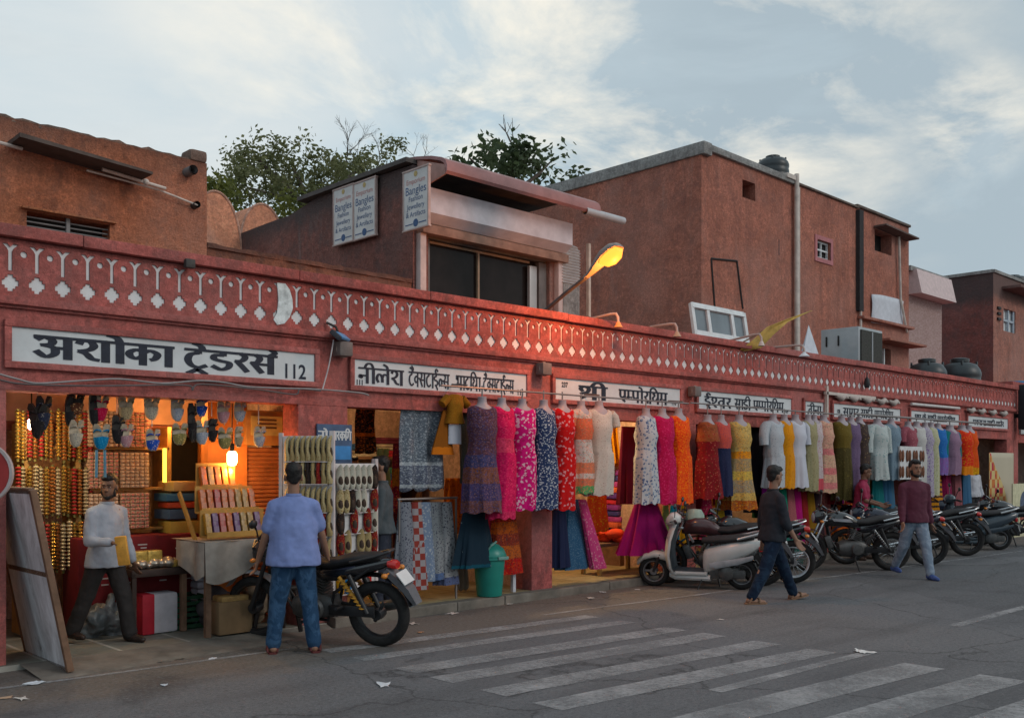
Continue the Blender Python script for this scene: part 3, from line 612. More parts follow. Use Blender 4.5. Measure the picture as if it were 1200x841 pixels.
m=MB(); sec=[(0.3,bk+.10),(0.0,bk+.06),(ya*.5,bk+.0),(ya*.82,az+.20),(ya*.95,az+.15),(ya,az+.08),(ya,az+.01)]
th=.035; rings=[[(x,y,z) for y,z in sec]+[(x,y+.03,z-th) for y,z in sec[::-1]] for x in [x0a+(x1a-x0a)*i/12 for i in range(13)]]
m.loft(rings); m.obj('awning',mat('red_sheet_roof',(.30,.145,.14),.55,.25,3,.15,20),bs,30)
m=MB(); m.prism([(0,0),(1,0),(1,.1)],-.01,.01); m.v=[];m.f=[]
m.add([(x0a+.03,0,bk+.02),(x0a+.03,ya*.9,az+.1),(x0a+.03,ya*.9,az-.02),(x0a+.03,0,fz1)],[(0,1,2,3)]); m.obj('awning_cheek',mat('pink_cheek',(.38,.22,.19),.7),bs,0,solid=.02)
m=MB(); m.loft([[(x,.0,bk+.10) for x in ()] or [(x,0.02,bk+.03),(x,2.65,bk+.03),(x,2.65,bk-.03),(x,.02,bk-.03)] for x in (-.10,xr+.15)]); m.obj('roof_slab',mat('dark_roof_edge',(.10,.085,.08),.9,.3,4),bs,0)
pp=P(690,251,Yb+ya); m=MB(); m.lathe([(.055,-.25),(.055,.62),(.043,.62),(.043,.2)],(x1a-.05,ya+.04,az-.005),'x',16); m.obj('gutter_pipe',mat('grey_pvc_light',(.42,.43,.45),.4,.1),bs,40)
# the three shop boards
BLU=mat('sign_blue_ink',(.05,.10,.22),.6,.1); RDI=mat('sign_red_ink',(.5,.2,.18),.6,.1); BW=mat('vinyl_white',(.60,.58,.57),.55,.1,4)
PB=mat('board_edge',(.45,.33,.30),.6)
SIDE=Matrix(((0,0,-1,0),(-1,0,0,0),(0,1,0,0),(0,0,0,1)))     # text x -> -y, text y -> z, facing -x
def bangle_board(label,pa,pb,pc,X):
    """pa top-left, pb top-right, pc bottom-right (pixels) on the plane X"""
    a,b_,c=PX(*pa,X),PX(*pb,X),PX(*pc,X); wd=a.y-b_.y; hh=(b_.z-c.z); ctr=V((X,(a.y+b_.y)/2,(b_.z+c.z)/2+0))
    t=thing('bangle_sign',label,'sign board',ctr); MB().box((0,0,0),(.03,wd,hh)).obj('board',BW,t,0)
    f=MB(); e=.022
    for z in (hh/2,-hh/2): f.box((-.004,0,z),(.044,wd+2*e,e),.004)
    for y in (wd/2,-wd/2): f.box((-.004,y,0),(.040,e,hh-e),.004)
    f.obj('sign_frame',PB,t,30)
    T=lambda z,y=0: Matrix.Translation((-.0175,y,z*hh))@SIDE
    for tx,z,s,m_,bo in (('Emporium',.30,.115,RDI,0),('Bangles',.15,.18,BLU,0),('Fashion',.01,.12,BLU,0),('Jewellery',-.12,.12,BLU,0),('& Artifacts',-.25,.115,BLU,0)):
        latin(tx,s*wd/.62,T(z)@Matrix.Diagonal((.98,1,1,1)),'lettering',m_,t,bo)
    m=MB(); m.lathe([(0,0),(.06*wd/.6,0),(.05,.003),(0,.003)],(-.0185,0,-.40*hh),'x',14); m.lathe([(0,0),(.001,.002)],(0,0,0),'x',3); m.obj('emblem',BLU,t,0)
    m=MB(); m.lathe([(0,0),(.045*wd/.6,0),(.035,.003),(0,.003)],(-.0185,0,.42*hh),'x',8); m.obj('emblem',mat('gold_ink',(.45,.32,.12),.5),t,0)
    m=MB(); m.box((-.0175,wd*.27,-.41*hh),(.003,wd*.3,.012)); m.box((-.0175,-wd*.27,-.41*hh),(.003,wd*.3,.012)); m.obj('rule',BLU,t,0)
bangle_board('white bangles board on the dark side wall, farther back of the touching pair',(392,223),(415,215.5),(415,282),Xb-.06)
bangle_board('white bangles board on the dark side wall, nearer half of the touching pair',(415.6,215.3),(441,207),(441,275),Xb-.06)
bangle_board('white bangles board hung at the front corner under the red awning',(474,198.5),(503,193),(503,264),Xb-.16)
# --- big red-brick-coloured block
Yg=3.0; Xg=16.37; bb=thing('red_block','tall bare red rendered block with few small windows and rooftop tank','building',(Xg,Yg,3.0))
lc=lambda px,py:((P(px,py,Yg).x-Xg),P(px,py,Yg).z-3)
BRL=plaster('red_render_local',(.45,.172,.12),(.17,.085,.075),.55,.55,4.95,.85,(.42,.28,.24),.9)
xs=lc(932,220)[0]; xd=lc(1003,243)[0]; xe=lc(1065,268)[0]; zl=5.12; zr=lc(990,238)[1]; zd=lc(1045,258)[1]
hs=[(*sorted((lc(870,212)[0],lc(885,236)[0])),lc(885,236)[1],lc(870,210)[1]),(lc(957,280)[0],lc(973,300)[0],lc(973,306)[1],lc(957,280)[1])]
m=MB(); wall_holes(m,0,xs,0,zl,0,.35,[hs[0]]); wall_holes(m,xs,xd,0,zr,0,.2,[hs[1]])
h3=(lc(1025,270)[0],lc(1045,300)[0],lc(1045,300)[1],lc(1025,268)[1]); h4=(lc(1031,405)[0],lc(1044,425)[0],.3,lc(1031,407)[1])
wall_holes(m,xd,xe,0,zd,0.0,.3,[h3,h4])
m.add([(0,0,0),(0,9,0),(0,9,zl),(0,0,zl)],[(0,1,2,3)]); m.add([(xe,0,0),(xe,7,0),(xe,7,zd),(xe,0,zd)],[(0,1,2,3)]); m.add([(0,0,zl),(xs,0,zl),(xs,9,zl),(0,9,zl)],[(0,1,2,3)]); m.add([(xs,0,zr),(xe,0,zr),(xe,9,zr),(xs,9,zr)],[(0,1,2,3)]); m.add([(xs,0,zr),(xs,9,zr),(xs,9,zl),(xs,0,zl)],[(0,1,2,3)])
m.obj('wall',BRL,bb,0)
m=MB(); m.box((xs/2,-.02,zl-.01),(xs+.04,.10,.14),.02); m.box((.10,4.45,zl-.06),(.30,9.1,.26),.03); m.box((xs/2+.1,.3,zl+.03),(xs-.3,.6,.06),.01); m.obj('coping',CEM,bb,30)
m=MB(); m.box(((xs+xd)/2+.1,.1,zr+.01),(xd-xs,.3,.05),.01); m.box(((xd+xe)/2,.1,zd+.01),(xe-xd+.04,.32,.07),.02); m.obj('coping',plaster('dirty_coping',(.16,.12,.10),(.07,.06,.06),.5),bb,30)
for i,h in enumerate(hs+[h3,h4]):
    d=.3 if i!=1 else .12
    wv=MB().add([(h[0],d,h[2]),(h[1],d,h[2]),(h[1],d,h[3]),(h[0],d,h[3])],[(0,1,2,3)]).obj('window',DARK if i!=0 else plaster('niche_red',(.12,.05,.04),(.05,.03,.03)),bb,0)
    if i==1:
        m=MB(); a,b_,c,d_=h
        for z in (c+.03,(c+d_)/2,d_-.03): m.box(((a+b_)/2,.08,z),(b_-a,.04,.035))
        for x in (a+.03,(a+b_)/2,b_-.03): m.box((x,.085,(c+d_)/2),(.035,.045,d_-c))
        m.obj('window_frame',ALU,wv,0)
        m=MB(); fz=mat('pink_surround',(.42,.16,.17),.85)
        m.box((a-.05,-.008,(c+d_)/2),(.1,.03,d_-c+.2)); m.box((b_+.05,-.008,(c+d_)/2),(.1,.03,d_-c+.2)); m.box(((a+b_)/2,-.01,c-.05),(b_-a,.03,.1)); m.box(((a+b_)/2,-.01,d_+.05),(b_-a,.03,.1)); m.obj('window_surround',fz,wv,0)
    if i==3:
        MB().box(((h[0]+h[1])/2,.05,(h[2]+h[3])/2),(.05,.05,h[3]-h[2])).obj('window_frame',ALU,wv,0)
m=MB(); m.prism([(h3[0]-.06,h3[3]+.07),(xe-.12,h3[3]+.02),(xe-.12,h3[3]-.02),(h3[0]-.06,h3[3]+.03)],-.34,.0); m.obj('sunshade',mat('dark_sunshade',(.13,.09,.08),.9,.3),bb,0)
m=MB(); z4=lc(1040,402)[1]; m.box(((h4[0]+xe)/2-.15,-.22,z4),(xe-h4[0]+.5,.46,.06),.01); m.box((xe-1.5,-.08,z4+.5),(3.0,.18,.07),.01); m.obj('sunshade',BRL,bb,30)
# painted-over door outline, cracks
m=MB(); a,b_,c,d_=lc(833,303),lc(863,306),lc(870,362),lc(838,372)
for p,q in ((a,b_),(b_,c),(a,d_)): m.tube([(p[0],-.012,p[1]),(q[0],-.012,q[1])],.022,5)
m.obj('conduit',mat('black_cable',(.03,.025,.025),.7),bb,30)
m=MB(); x=lc(929.5,215)[0]; m.tube([(x,-.09,0),(x,-.09,zl+.15),],.055,10); m.tube([(x+.13,-.07,0),(x+.13,-.07,zr-.1)],.03,8); m.obj('drain_pipe',PIPE,bb,40); m=MB(); m.box((x-.22,-.05,zl+.05),(.4,.1,.1)); m.obj('drain_box',PIPE,bb,40)
m=MB(); x=lc(1005,245)[0]; m.box((x+.02,-.05,zd/2+1.2),(.22,.10,zd-2.6)); m.obj('drain_channel',mat('soot',(.035,.032,.034),.9),bb,0)
m=MB(); x=lc(1050,285)[0]; p=lc(1053,385); m.tube([(x,-.08,lc(1050,278)[1]),(x+.1,-.08,p[1]+.8),(x+.5,-.08,lc(1060,390)[1])],.035,8); m.obj('drain_pipe',PIPE,bb,40); m=MB(); x=lc(1006,370)[0]; m.tube([(x,-.06,.2),(x,-.06,lc(1006,345)[1])],.035,8); m.obj('drain_pipe',PIPE,bb,40)
a,b_=lc(1020,345),lc(1057,386); m=MB(); nx=8
m.grid(lambda u,v:(a[0]+(b_[0]-a[0])*u,-.03-.02*math.sin(u*9+v*4),a[1]+(b_[1]-a[1])*v+.05*math.sin(u*3)*(1-v)+.03*u),8,6); tag(m.obj('white_sheet',mat('white_sheet_cloth',(.56,.57,.62),.8,.1),None,20,solid=.01),'blank white sheet fixed flat on the upper right of the tall red block','sheet'); o=bpy.data.objects['white_sheet']; o.location=(Xg,Yg,3.0)
# rooftop water tank
def water_tank(label,p,r,h,group=None,ribs=5):
    t=thing('water_tank',label,'water tank',p,0,group); TB=mat('black_plastic',(.022,.028,.032),.42,.2,5,spec=.5); pr=[(0,0),(r,0)]
    for i in range(ribs): z=h*.78*i/ribs; d=h*.78/ribs; pr+=[(r,z+.1*d),(r*1.03,z+.35*d),(r*1.03,z+.65*d),(r,z+.9*d)]
    pr+=[(r*.97,h*.80),(r*.8,h*.90),(r*.42,h*.95),(r*.42,h*.97)]
    m=MB(); m.lathe(pr,(0,0,0),'z',32); m.obj('body',TB,t,40)
    m=MB(); m.lathe([(r*.46,h*.96),(r*.46,h*1.02),(r*.3,h*1.04),(0,h*1.045)],(0,0,0),'z',20); m.obj('lid',TB,t,40)
    m=MB()
    for k_ in range(4): q=k_*math.pi/2+.5; m.box((r*.8*math.cos(q),r*.8*math.sin(q),h*.9),(.1*r,.1*r,h*.12),.01)
    m.obj('lifting_lug',TB,t,30); return t
p=P(899,197,Yg+.75); water_tank('black ribbed water tank on the roof edge of the tall red block',(p.x,Yg+.6,3+zl+.0),.36,.72,None,4)
# --- pink shuttered bay and far dark-red house
pf0=P(1066,325,3.6); pf1=P(1104,342,3.6); t=thing('shuttered_bay','pale pink bay with ribbed shutter under a sloping white fascia','building',(pf0.x,3.6,3.0))
Xp=pf0.x; wd=pf1.x-Xp+.1
z_t=P(1085,335,3.6).z-3; z_s=P(1085,350,3.6).z-3
b=NB('pink_brick'); br=b.n('ShaderNodeTexBrick'); b.l(b.mapped((1,1,1),(0,0,0),(R(90),0,0)),br.inputs[0]); br.inputs['Scale'].default_value=6; br.inputs['Color1'].default_value=(.46,.33,.31,1); br.inputs['Color2'].default_value=(.36,.24,.22,1); br.inputs['Mortar'].default_value=(.22,.15,.14,1); b.bump(br.outputs[1],.5,.02); b.fin(br.outputs[0],.85)
m=MB(); m.box((wd/2,.3,z_s/2),(wd,.5,z_s)); m.obj('wall',b.m,t,0)
m=MB(); m.add([(0,-.35,z_s+.0),(wd+.1,-.35,z_s-.0),(wd+.1,-.2,z_t+.33),(0,-.2,z_t+.33),(0,.3,z_s),(wd+.1,.3,z_s),(wd+.1,.3,z_t+.33),(0,.3,z_t+.33)],[(0,1,2,3),(4,5,6,7),(0,1,5,4),(3,2,6,7),(1,2,6,5),(0,3,7,4)]); m.obj('fascia',mat('pale_fascia',(.60,.46,.45),.6,.12),t,0)
m=MB(); m.box((wd/2,.9,z_t+.35),(wd+.3,2.0,.14)); m.obj('roof',CEM,t,0)
Yf=3.2; pc=P(1164,318,Yf); Xf=pc.x; t=thing('far_house','dark red far house with pale shuttered window at the right end','building',(Xf,Yf,3.0)); H=pc.z-3
m=MB(); w0=P(1176,362,Yf).x-Xf; w1=P(1190,390,Yf).x-Xf; wz1=P(1176,361,Yf).z-3; wz0=P(1190,391,Yf).z-3
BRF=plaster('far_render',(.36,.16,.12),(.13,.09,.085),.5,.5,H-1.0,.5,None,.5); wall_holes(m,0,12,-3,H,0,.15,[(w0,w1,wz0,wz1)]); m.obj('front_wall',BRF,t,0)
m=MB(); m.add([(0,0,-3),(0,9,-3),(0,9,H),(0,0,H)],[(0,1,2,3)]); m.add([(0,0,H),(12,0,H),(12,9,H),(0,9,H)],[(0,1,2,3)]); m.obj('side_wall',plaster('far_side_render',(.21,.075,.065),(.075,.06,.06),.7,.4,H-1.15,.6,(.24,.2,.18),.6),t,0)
m=MB(); m.box((.1,4.5,H+.02),(.3,9,.1)); m.box((6,.1,H+.022),(12,.3,.096)); m.obj('coping',CEM,t,0)
wv=MB().add([(w0,.12,wz0),(w1,.12,wz0),(w1,.12,wz1),(w0,.12,wz1)],[(0,1,2,3)]).obj('window',ALU,t,0); m=MB()
for x in (w0+.06,(w0+w1)/2,w1-.06): m.box((x,.06,(wz0+wz1)/2),(.09,.06,wz1-wz0),.01)
m.box(((w0+w1)/2,.065,(wz0+wz1)/2),(w1-w0,.05,.07)); m.obj('shutter_frame',mat('blue_grey_paint',(.36,.42,.48),.6),wv,30)
p=P(1179,339,Yf); m=MB(); m.box((p.x-Xf+1.3,-.3,p.z-3),(3.4,.6,.1),.02); m.obj('sunshade',BRF,t,30)
m=MB(); q=P(1170,361,Yf)
for i in range(3): m.box((q.x-Xf,-.02,q.z-3-.18*i),(.26,.06,.08))
m.obj('vent',DARK,t,0)
p=P(1186,322,Yf+1); water_tank('dark water tank on the roof of the farthest house',(p.x,Yf+1,3+H),.55,.62,None,3)
# next building along the street, beyond the arcade's end
t=thing('neighbour_shops','shop building continuing beyond the red arcade with a dim lit front','building',(25.4,0.1,0)); m=MB(); wall_holes(m,.05,14,0,3.6,0,.3,[(.35,3.4,.1,2.2),(3.9,7.5,.1,2.2)]); m.box((7,4,3.65),(14,8,.1)); m.obj('wall',RED,t,0)
MB().box((7,2.4,1.8),(14,.1,3.4)).obj('back_wall',INT,t,0)
MB().box((2.0,-.03,2.55),(3.2,.05,.28),.005).obj('sign_board',SIGNW,t,30); hindi([['n','A','m'],['s','A','dd','ii']],.7,3.2,2.47,.13,-.06,.2).obj('lettering',INK,bpy.data.objects['neighbour_shops'],0,fixn=False)
m=MB(); pz=P(1192,470,-.35); m.box((0,0,0),(.5,.5,1.1),.05); m.box((0,.3,-.2),(.1,.4,.1)); o=m.obj('junction_box',mat('black_box',(.018,.02,.025),.6),None,30); o.location=(25.5,-.3,3.05); tag(o,'black cabinet hung on the wall at the far end of the frieze','cabinet')
# ================================================================== ROOF OBJECTS
def at_roof(px,py,Y): return P(px,py,Y)
# street lamp on the parapet
XLp=P(640,362,.1).x; pts=[PX(640,363,XLp),PX(664,343,XLp),PX(688,324,XLp)]
sl=thing('street_lamp','lit street lamp with orange glow on an arm from the parapet','street lamp',(XLp,.1,3.5)); q=lambda p:(p.x-XLp,p.y-.1,p.z-3.5)
a,b_=q(pts[0]),q(pts[2]); MB().tube([a,tuple((V(a)+V(b_))/2+V((0,0,.01))),b_],.026,10).obj('arm',mat('lamp_arm_steel',(.09,.08,.08),.5,.3,8),sl,40)
e=q(PX(727,289,XLp)); d=(V(e)-V(b_)); ln=d.length; dn=d.normalized(); sidev=V((1,0,0)); upv=dn.cross(sidev); upv=upv if upv.z>0 else -upv
m=MB(); rings=[]
for t,wd,hh,up in ((-.06,.035,.035,0),(.12,.045,.045,0),(.35,.085,.07,.02),(.6,.12,.09,.035),(.85,.125,.08,.03),(.97,.09,.05,.02),(1.0,.05,.02,.01)):
    c=V(b_)+dn*(ln*t)+upv*up; rings.append([c+sidev*(wd*math.cos(2*math.pi*k/16))+upv*(hh*max(-.25,math.sin(2*math.pi*k/16))) for k in range(16)])
m.loft(rings); m.obj('lamp_head',mat('lamp_shell',(.26,.21,.19),.45,.15,6),sl,40)
m=MB(); rings=[]
for t,wd,hh in ((.46,.06,.03),(.54,.085,.085),(.7,.10,.12),(.86,.095,.11),(.96,.065,.05)):
    c=V(b_)+dn*(ln*t)-upv*.005; rings.append([c+sidev*(wd*math.cos(2*math.pi*k/16))-upv*(hh*max(-.3,math.sin(2*math.pi*k/16))) for k in range(16)])
m.loft(rings); m.obj('lamp_glass',emis('sodium_glow',(1.0,.25,.025),2.0),sl,40)
c=V(b_)+dn*(ln*.72)-upv*.36; bulb_light('sodium_light',c,(1.0,.29,.045),62,sl,.07)
# small gooseneck lamps along the frieze
def goose(label,px0,py0,px1,py1,shade=.05,glow=False,col=(.5,.42,.38)):
    X=P(px0,py0,.1).x; a=PX(px0,py0,X); b_=PX(px1,py1,X); t=thing('gooseneck_lamp',label,'lamp',a,0,'gooseneck lamps along the parapet'); l=V(b_)-a
    m=MB(); m.tube([(0,0,-.12),(0,0,0),tuple(l*.85),tuple(l+V((0,-.03,-.01))),tuple(l+V((0,-.06,-.06))),tuple(l+V((0,-.065,-.13)))],.018,8); m.obj('arm',mat('lamp_arm_pale',(.42,.33,.3),.5,.2),t,40)
    m=MB(); m.lathe([(.02,.05),(.03,.035),(shade,-.02),(shade*.95,-.02),(.02,.03)],tuple(l+V((0,-.065,-.17))),'z',16); m.obj('shade',mat('lamp_shade_'+str(col),col,.5),t,40)
goose('orange gooseneck lamp right beside the street lamp',690,374,720,367,.06,False,(.62,.28,.1))
goose('gooseneck lamp below the corner of the tall red block',762,383,789,379,.06,False,(.45,.3,.2))
goose('gooseneck lamp tangled with the yellow flag',855,399,888,391,.05)
goose('gooseneck lamp with a white cone shade beside the grey cooler',898,408,938,404,.09,False,(.6,.63,.66))
# leaning white aluminium window frame
YW=.45; a,b_,c,d=[P(*p,YW) for p in ((816,352),(877,364),(881,402),(824,398))]
t=thing('window_unit','white aluminium window unit leaning on the roof below the red block','window unit',(a.x,YW,3.55)); lx=b_.x-a.x; hz=a.z-3.58
def lean(x,y,z): return (x,y+.10*z/hz-.0,z)
m=MB()
def bar_(x0,z0_,x1,z1_,wd=.07):
    p,q=V(lean(x0,0,z0_)),V(lean(x1,0,z1_)); dd=(q-p).normalized(); n=V((0,-1,.4)).normalized(); s=dd.cross(n)*wd/2; n=n*.025
    m.add([p+s+n,p-s+n,q-s+n,q+s+n,p+s-n,p-s-n,q-s-n,q+s-n],[(0,1,2,3),(7,6,5,4),(0,4,5,1),(3,2,6,7),(1,5,6,2),(0,3,7,4)])
for x0,z0_,x1,z1_ in ((0,0,0,hz),(lx,0,lx,hz),(0,hz-.03,lx,hz-.03),(0,.16,lx,.16),(lx*.28,.16,lx*.28,hz),(lx*.74,.16,lx*.74,hz)): bar_(x0,z0_,x1,z1_,.09 if z0_==z1_ else .08)
m.obj('frame',ALU,t,0); m=MB(); m.add([lean(0,.01,.16),lean(lx,.01,.16),lean(lx,.01,hz),lean(0,.01,hz)],[(0,1,2,3)]); m.obj('pane',mat('bluish_glass',(.14,.17,.19),.08,.2,2,spec=.7),t,0)
# yellow pennant
YP=-.05; fl=[(868,410),(885,403),(897,388),(917,376),(950,365)]; t=thing('pennant','torn yellow pennant on a thin stick above the frieze','flag',P(868,408,YP)); o0=P(868,408,YP)
up=[P(x,y+1,YP-.1*i)-o0 for i,(x,y) in enumerate([(868,408),(884,396),(899,382),(922,373),(952,363)])]; lo=[P(x,y-1.5,YP-.1*i)-o0 for i,(x,y) in enumerate([(872,413),(892,409),(906,394),(923,379),(950,366)])]
m=MB(); m.loft([[u,(u+l)/2+V((0,.04,0)),l] for u,l in zip(up,lo)],closed=False); m.obj('cloth',mat('yellow_cloth',(.50,.33,.09),.8,.3,8),t,60,solid=.006)
m=MB(); m.tube([P(852,411,0)-o0,P(885,393,-.1)-o0,P(901,384,-.15)-o0],.012,6); m.obj('stick',WOOD,t,30)
# grey desert cooler
Yc=.45; p0=P(1006,425,Yc); p1=P(1034,425,Yc); zt=P(1006,382,Yc).z; Lx=p1.x-p0.x; DY=PX(962,420,p0.x).y-Yc; t=thing('air_cooler','big grey metal air cooler with louvred sides on the arcade roof','air cooler',(p0.x,Yc,3.05)); hz=zt-3.05
SM=mat('cooler_sheet',(.36,.385,.40),.5,.12,3); zb=.3
MB().box((Lx/2,DY/2,(hz+zb)/2),(Lx,DY,hz-zb),.015).obj('body',SM,t,30)
m=MB()
for x in (.05,Lx-.05):
    for y in (.08,DY-.08): m.box((x,y,zb/2),(.05,.05,zb))
m.obj('stand',IRON,t,0)
m=MB()
for y in (DY*.84,DY*.52): m.box((-.012,y,hz-.25),(.03,.03,.2),.008)
m.obj('latch',DARK,t,30)
gr=mat('cooler_grass_pad',(.055,.055,.05),.95,.4,30,.5,60)
MB().box((Lx/2,-.012,(hz+zb)/2+.02),(Lx-.14,.04,hz-zb-.16)).obj('louvre_panel',gr,t,0); m=MB(); m.box((Lx/2,-.02,(hz+zb)/2),(.03,.05,hz-zb-.16)); m.box((Lx/2,-.022,zb+.28),(Lx-.14,.05,.03)); m.obj('louvre_frame',SM,t,0)
# white folded paper / sheet triangle
p=P(950,410,.2); m=MB(); m.add([(-.28,0,-.12),(.36,0,-.16),(.02,.05,.46),(.05,.25,-.14)],[(0,1,2),(1,3,2),(0,2,3)]); o=m.obj('white_board',mat('white_card',(.56,.6,.66),.7,.1),None,0,solid=.01); o.location=(p.x,p.y,3.66); tag(o,'white triangular board standing on the parapet beside the grey cooler','board')
# white ribbed tank/bin behind the street lamp and rubble
p=P(664,340,1.5); t=thing('ribbed_panel','tall white rounded ribbed panel beside the showroom pilaster','panel',(p.x,1.45,3.05)); zt=P(664,286,1.45).z-3.05; zb=P(664,333,1.45).z-3.05
m=MB(); n=14; rings=[]
for i in range(n*4+1):
    z=zb+(zt-zb)*i/(n*4); wv=.20*(1 if i<n*3.2 else math.sqrt(max(.02,1-((i-n*3.2)/(n*.8))**2))); bo=.02*math.sin(i/4*2*math.pi); rings.append([(-wv,-.04-bo,z),(wv,-.04-bo,z),(wv,.1,z),(-wv,.1,z)])
m.loft(rings); m.obj('body',mat('white_ribbed',(.52,.53,.54),.5,.1),t,40)
m=MB(); m.box((0,0,zb/2),(.36,.1,zb)); m.obj('pedestal',CEM,t,0); m=MB(); m.box((.33,-.1,zt/2+.0),(.05,.05,zt+.1)); m.obj('post',mat('cream_post',(.52,.43,.36),.6),t,0)
m=MB(); p=P(700,368,1.0)
for i in range(26): m.box((random.uniform(-.5,.5),random.uniform(-.2,.2),random.uniform(.0,.25)+.02),(random.uniform(.08,.25),random.uniform(.08,.2),random.uniform(.06,.12)),.01,Matrix.Rotation(random.uniform(0,3),4,(random.random(),random.random(),1)))
o=m.obj('rubble',plaster('rubble_brick',(.30,.17,.13),(.12,.09,.08)),None,0); o.location=(p.x,1.05,3.45); o['kind']='stuff'
MB().box((p.x,1.1,3.25),(1.5,.6,.42)).obj('roof_kerb',ORG2,arc,0)
# dark parapet stretch right of the lamp
m=MB(); a=P(725,372,1.2); b_=P(822,395,1.2); m.box(((a.x+b_.x)/2+.6,1.3,3.36),(b_.x-a.x+2.4,.2,.74)); ragged_top(m,(a.x-.6,1.3,3.73),(b_.x+1.8,1.3,3.73),.24,.03,24,.03,seed=9); tag(m.obj('roof_wall',plaster('sooty_wall',(.11,.085,.075),(.045,.042,.042),.6),None,0),'low sooty wall on the roof right of the street lamp','wall')
# tanks near the far end
p=P(1096,440,1.3); water_tank('left of two black water tanks on the far roof',(p.x,1.5,3.05),.44,1.14)
p=P(1134,440,1.3); water_tank('right and taller of two black water tanks on the far roof',(p.x,1.5,3.05),.50,1.30)
p=P(1191,445,1.0); m=MB(); m.lathe([(0,0),(.42,0),(.44,.1),(.44,.8),(.4,.86),(.36,.86),(.36,.2),(0,.2)],(0,0,0),'z',24); o=m.obj('blue_barrel',mat('blue_plastic',(.05,.16,.30),.5),None,40); o.location=(p.x,1.0,3.05); tag(o,'blue plastic barrel on the roof at the right edge','barrel')
# floodlights / boxes on the band under the parapet
def wall_flood(label,px,py):
    p=P(px,py,0); t=thing('loudspeaker',label,'speaker',(p.x,0,p.z),0); m=MB(); m.box((0,-.09,0),(.16,.14,.15),.02); m.obj('body',mat('speaker_grey',(.16,.13,.12),.6),t,30); m=MB(); m.lathe([(.03,0),(.05,.03),(.09,.06),(.085,.06),(.02,.02)],(0,-.16,0),'y',14,None); m.obj('horn',mat('speaker_tan',(.28,.2,.17),.6),t,30)
wall_flood('small grey horn box beside the 112 signboard',396,410)
wall_flood('small horn box beside the 111 signboard end',631,433)
wall_flood('small horn box right of the 237 signboard',808,459)
p=P(398,394,-.12); t=thing('floodlight','blue faced floodlight on a bent bracket under the frieze','floodlight',p); m=MB(); m.box((0,0,0),(.26,.05,.13),.01,Matrix.Rotation(R(35),4,'Z')@Matrix.Rotation(R(-50),4,'X')); m.obj('housing',mat('dark_housing',(.05,.05,.06),.5),t,30); m=MB(); m.box((.012,-.018,-.022),(.22,.03,.1),.01,Matrix.Rotation(R(35),4,'Z')@Matrix.Rotation(R(-50),4,'X')); m.obj('glass',mat('blue_glass',(.10,.28,.52),.3),t,30)
m=MB(); a=P(383,378,-.04)-p; m.tube([a,a*.5+V((0,-.05,.02)),(0,.02,.03)],.014,6); m.obj('bracket',IRON,t,30)
p=P(1016,443,-.1); m=MB(); m.lathe([(0,0),(.07,.0),(.1,.12),(.07,.26),(.02,.34),(.015,.5),(0,.5)],(0,0,-.3),'z',14); o=m.obj('wall_lantern',mat('black_lantern',(.02,.02,.022),.5),None,40); o.location=p; o.scale=(.6,.6,.6); tag(o,'black lantern hanging on the far half of the frieze','lantern')
p=P(222,309,-.1); m=MB(); m.box((0,0,0),(.09,.06,.08),.01); o=m.obj('frieze_box',IRON,None,30); o.location=p; tag(o,'tiny dark junction box on the parapet cap above the 112 sign','junction box')
# sagging cables
def cable(label,pts,r=.012,col=(.36,.33,.32)):
    o_=[]; P_=[V(p) for p in pts]
    for i in range(len(P_)-1):
        a=P_[max(i-1,0)];b=P_[i];c=P_[i+1];d=P_[min(i+2,len(P_)-1)]
        for j in range(5): t=j/5; o_.append(.5*((2*b)+(c-a)*t+(2*a-5*b+4*c-d)*t*t+(3*b-a-3*c+d)*t**3))
    o_.append(P_[-1]); tag(MB().tube(o_,r,6).obj('cable',mat('cable_'+str(col),col,.6),None,60),label,'cable')
y=-.06
cable('pale cable looping below the 112 signboard',[P(p[0],p[1],y) for p in ((-8,436),(20,444),(45,449),(95,446),(140,444),(190,449),(232,446),(262,448),(290,453),(335,455),(372,456),(420,460),(432,463))],.009,(.30,.28,.28))
cable('second thinner cable drooping along the 112 shop lintel',[P(p[0],p[1],y-.02) for p in ((0,445),(30,450),(110,452),(215,451),(225,457),(236,450),(300,456),(345,462),(352,456),(376,458))],.008,(.12,.1,.1))
cable('pale wire from the floodlight down to the lintel',[P(p[0],p[1],-.1) for p in ((391,398),(385,430),(378,456))],.007,(.5,.45,.45))
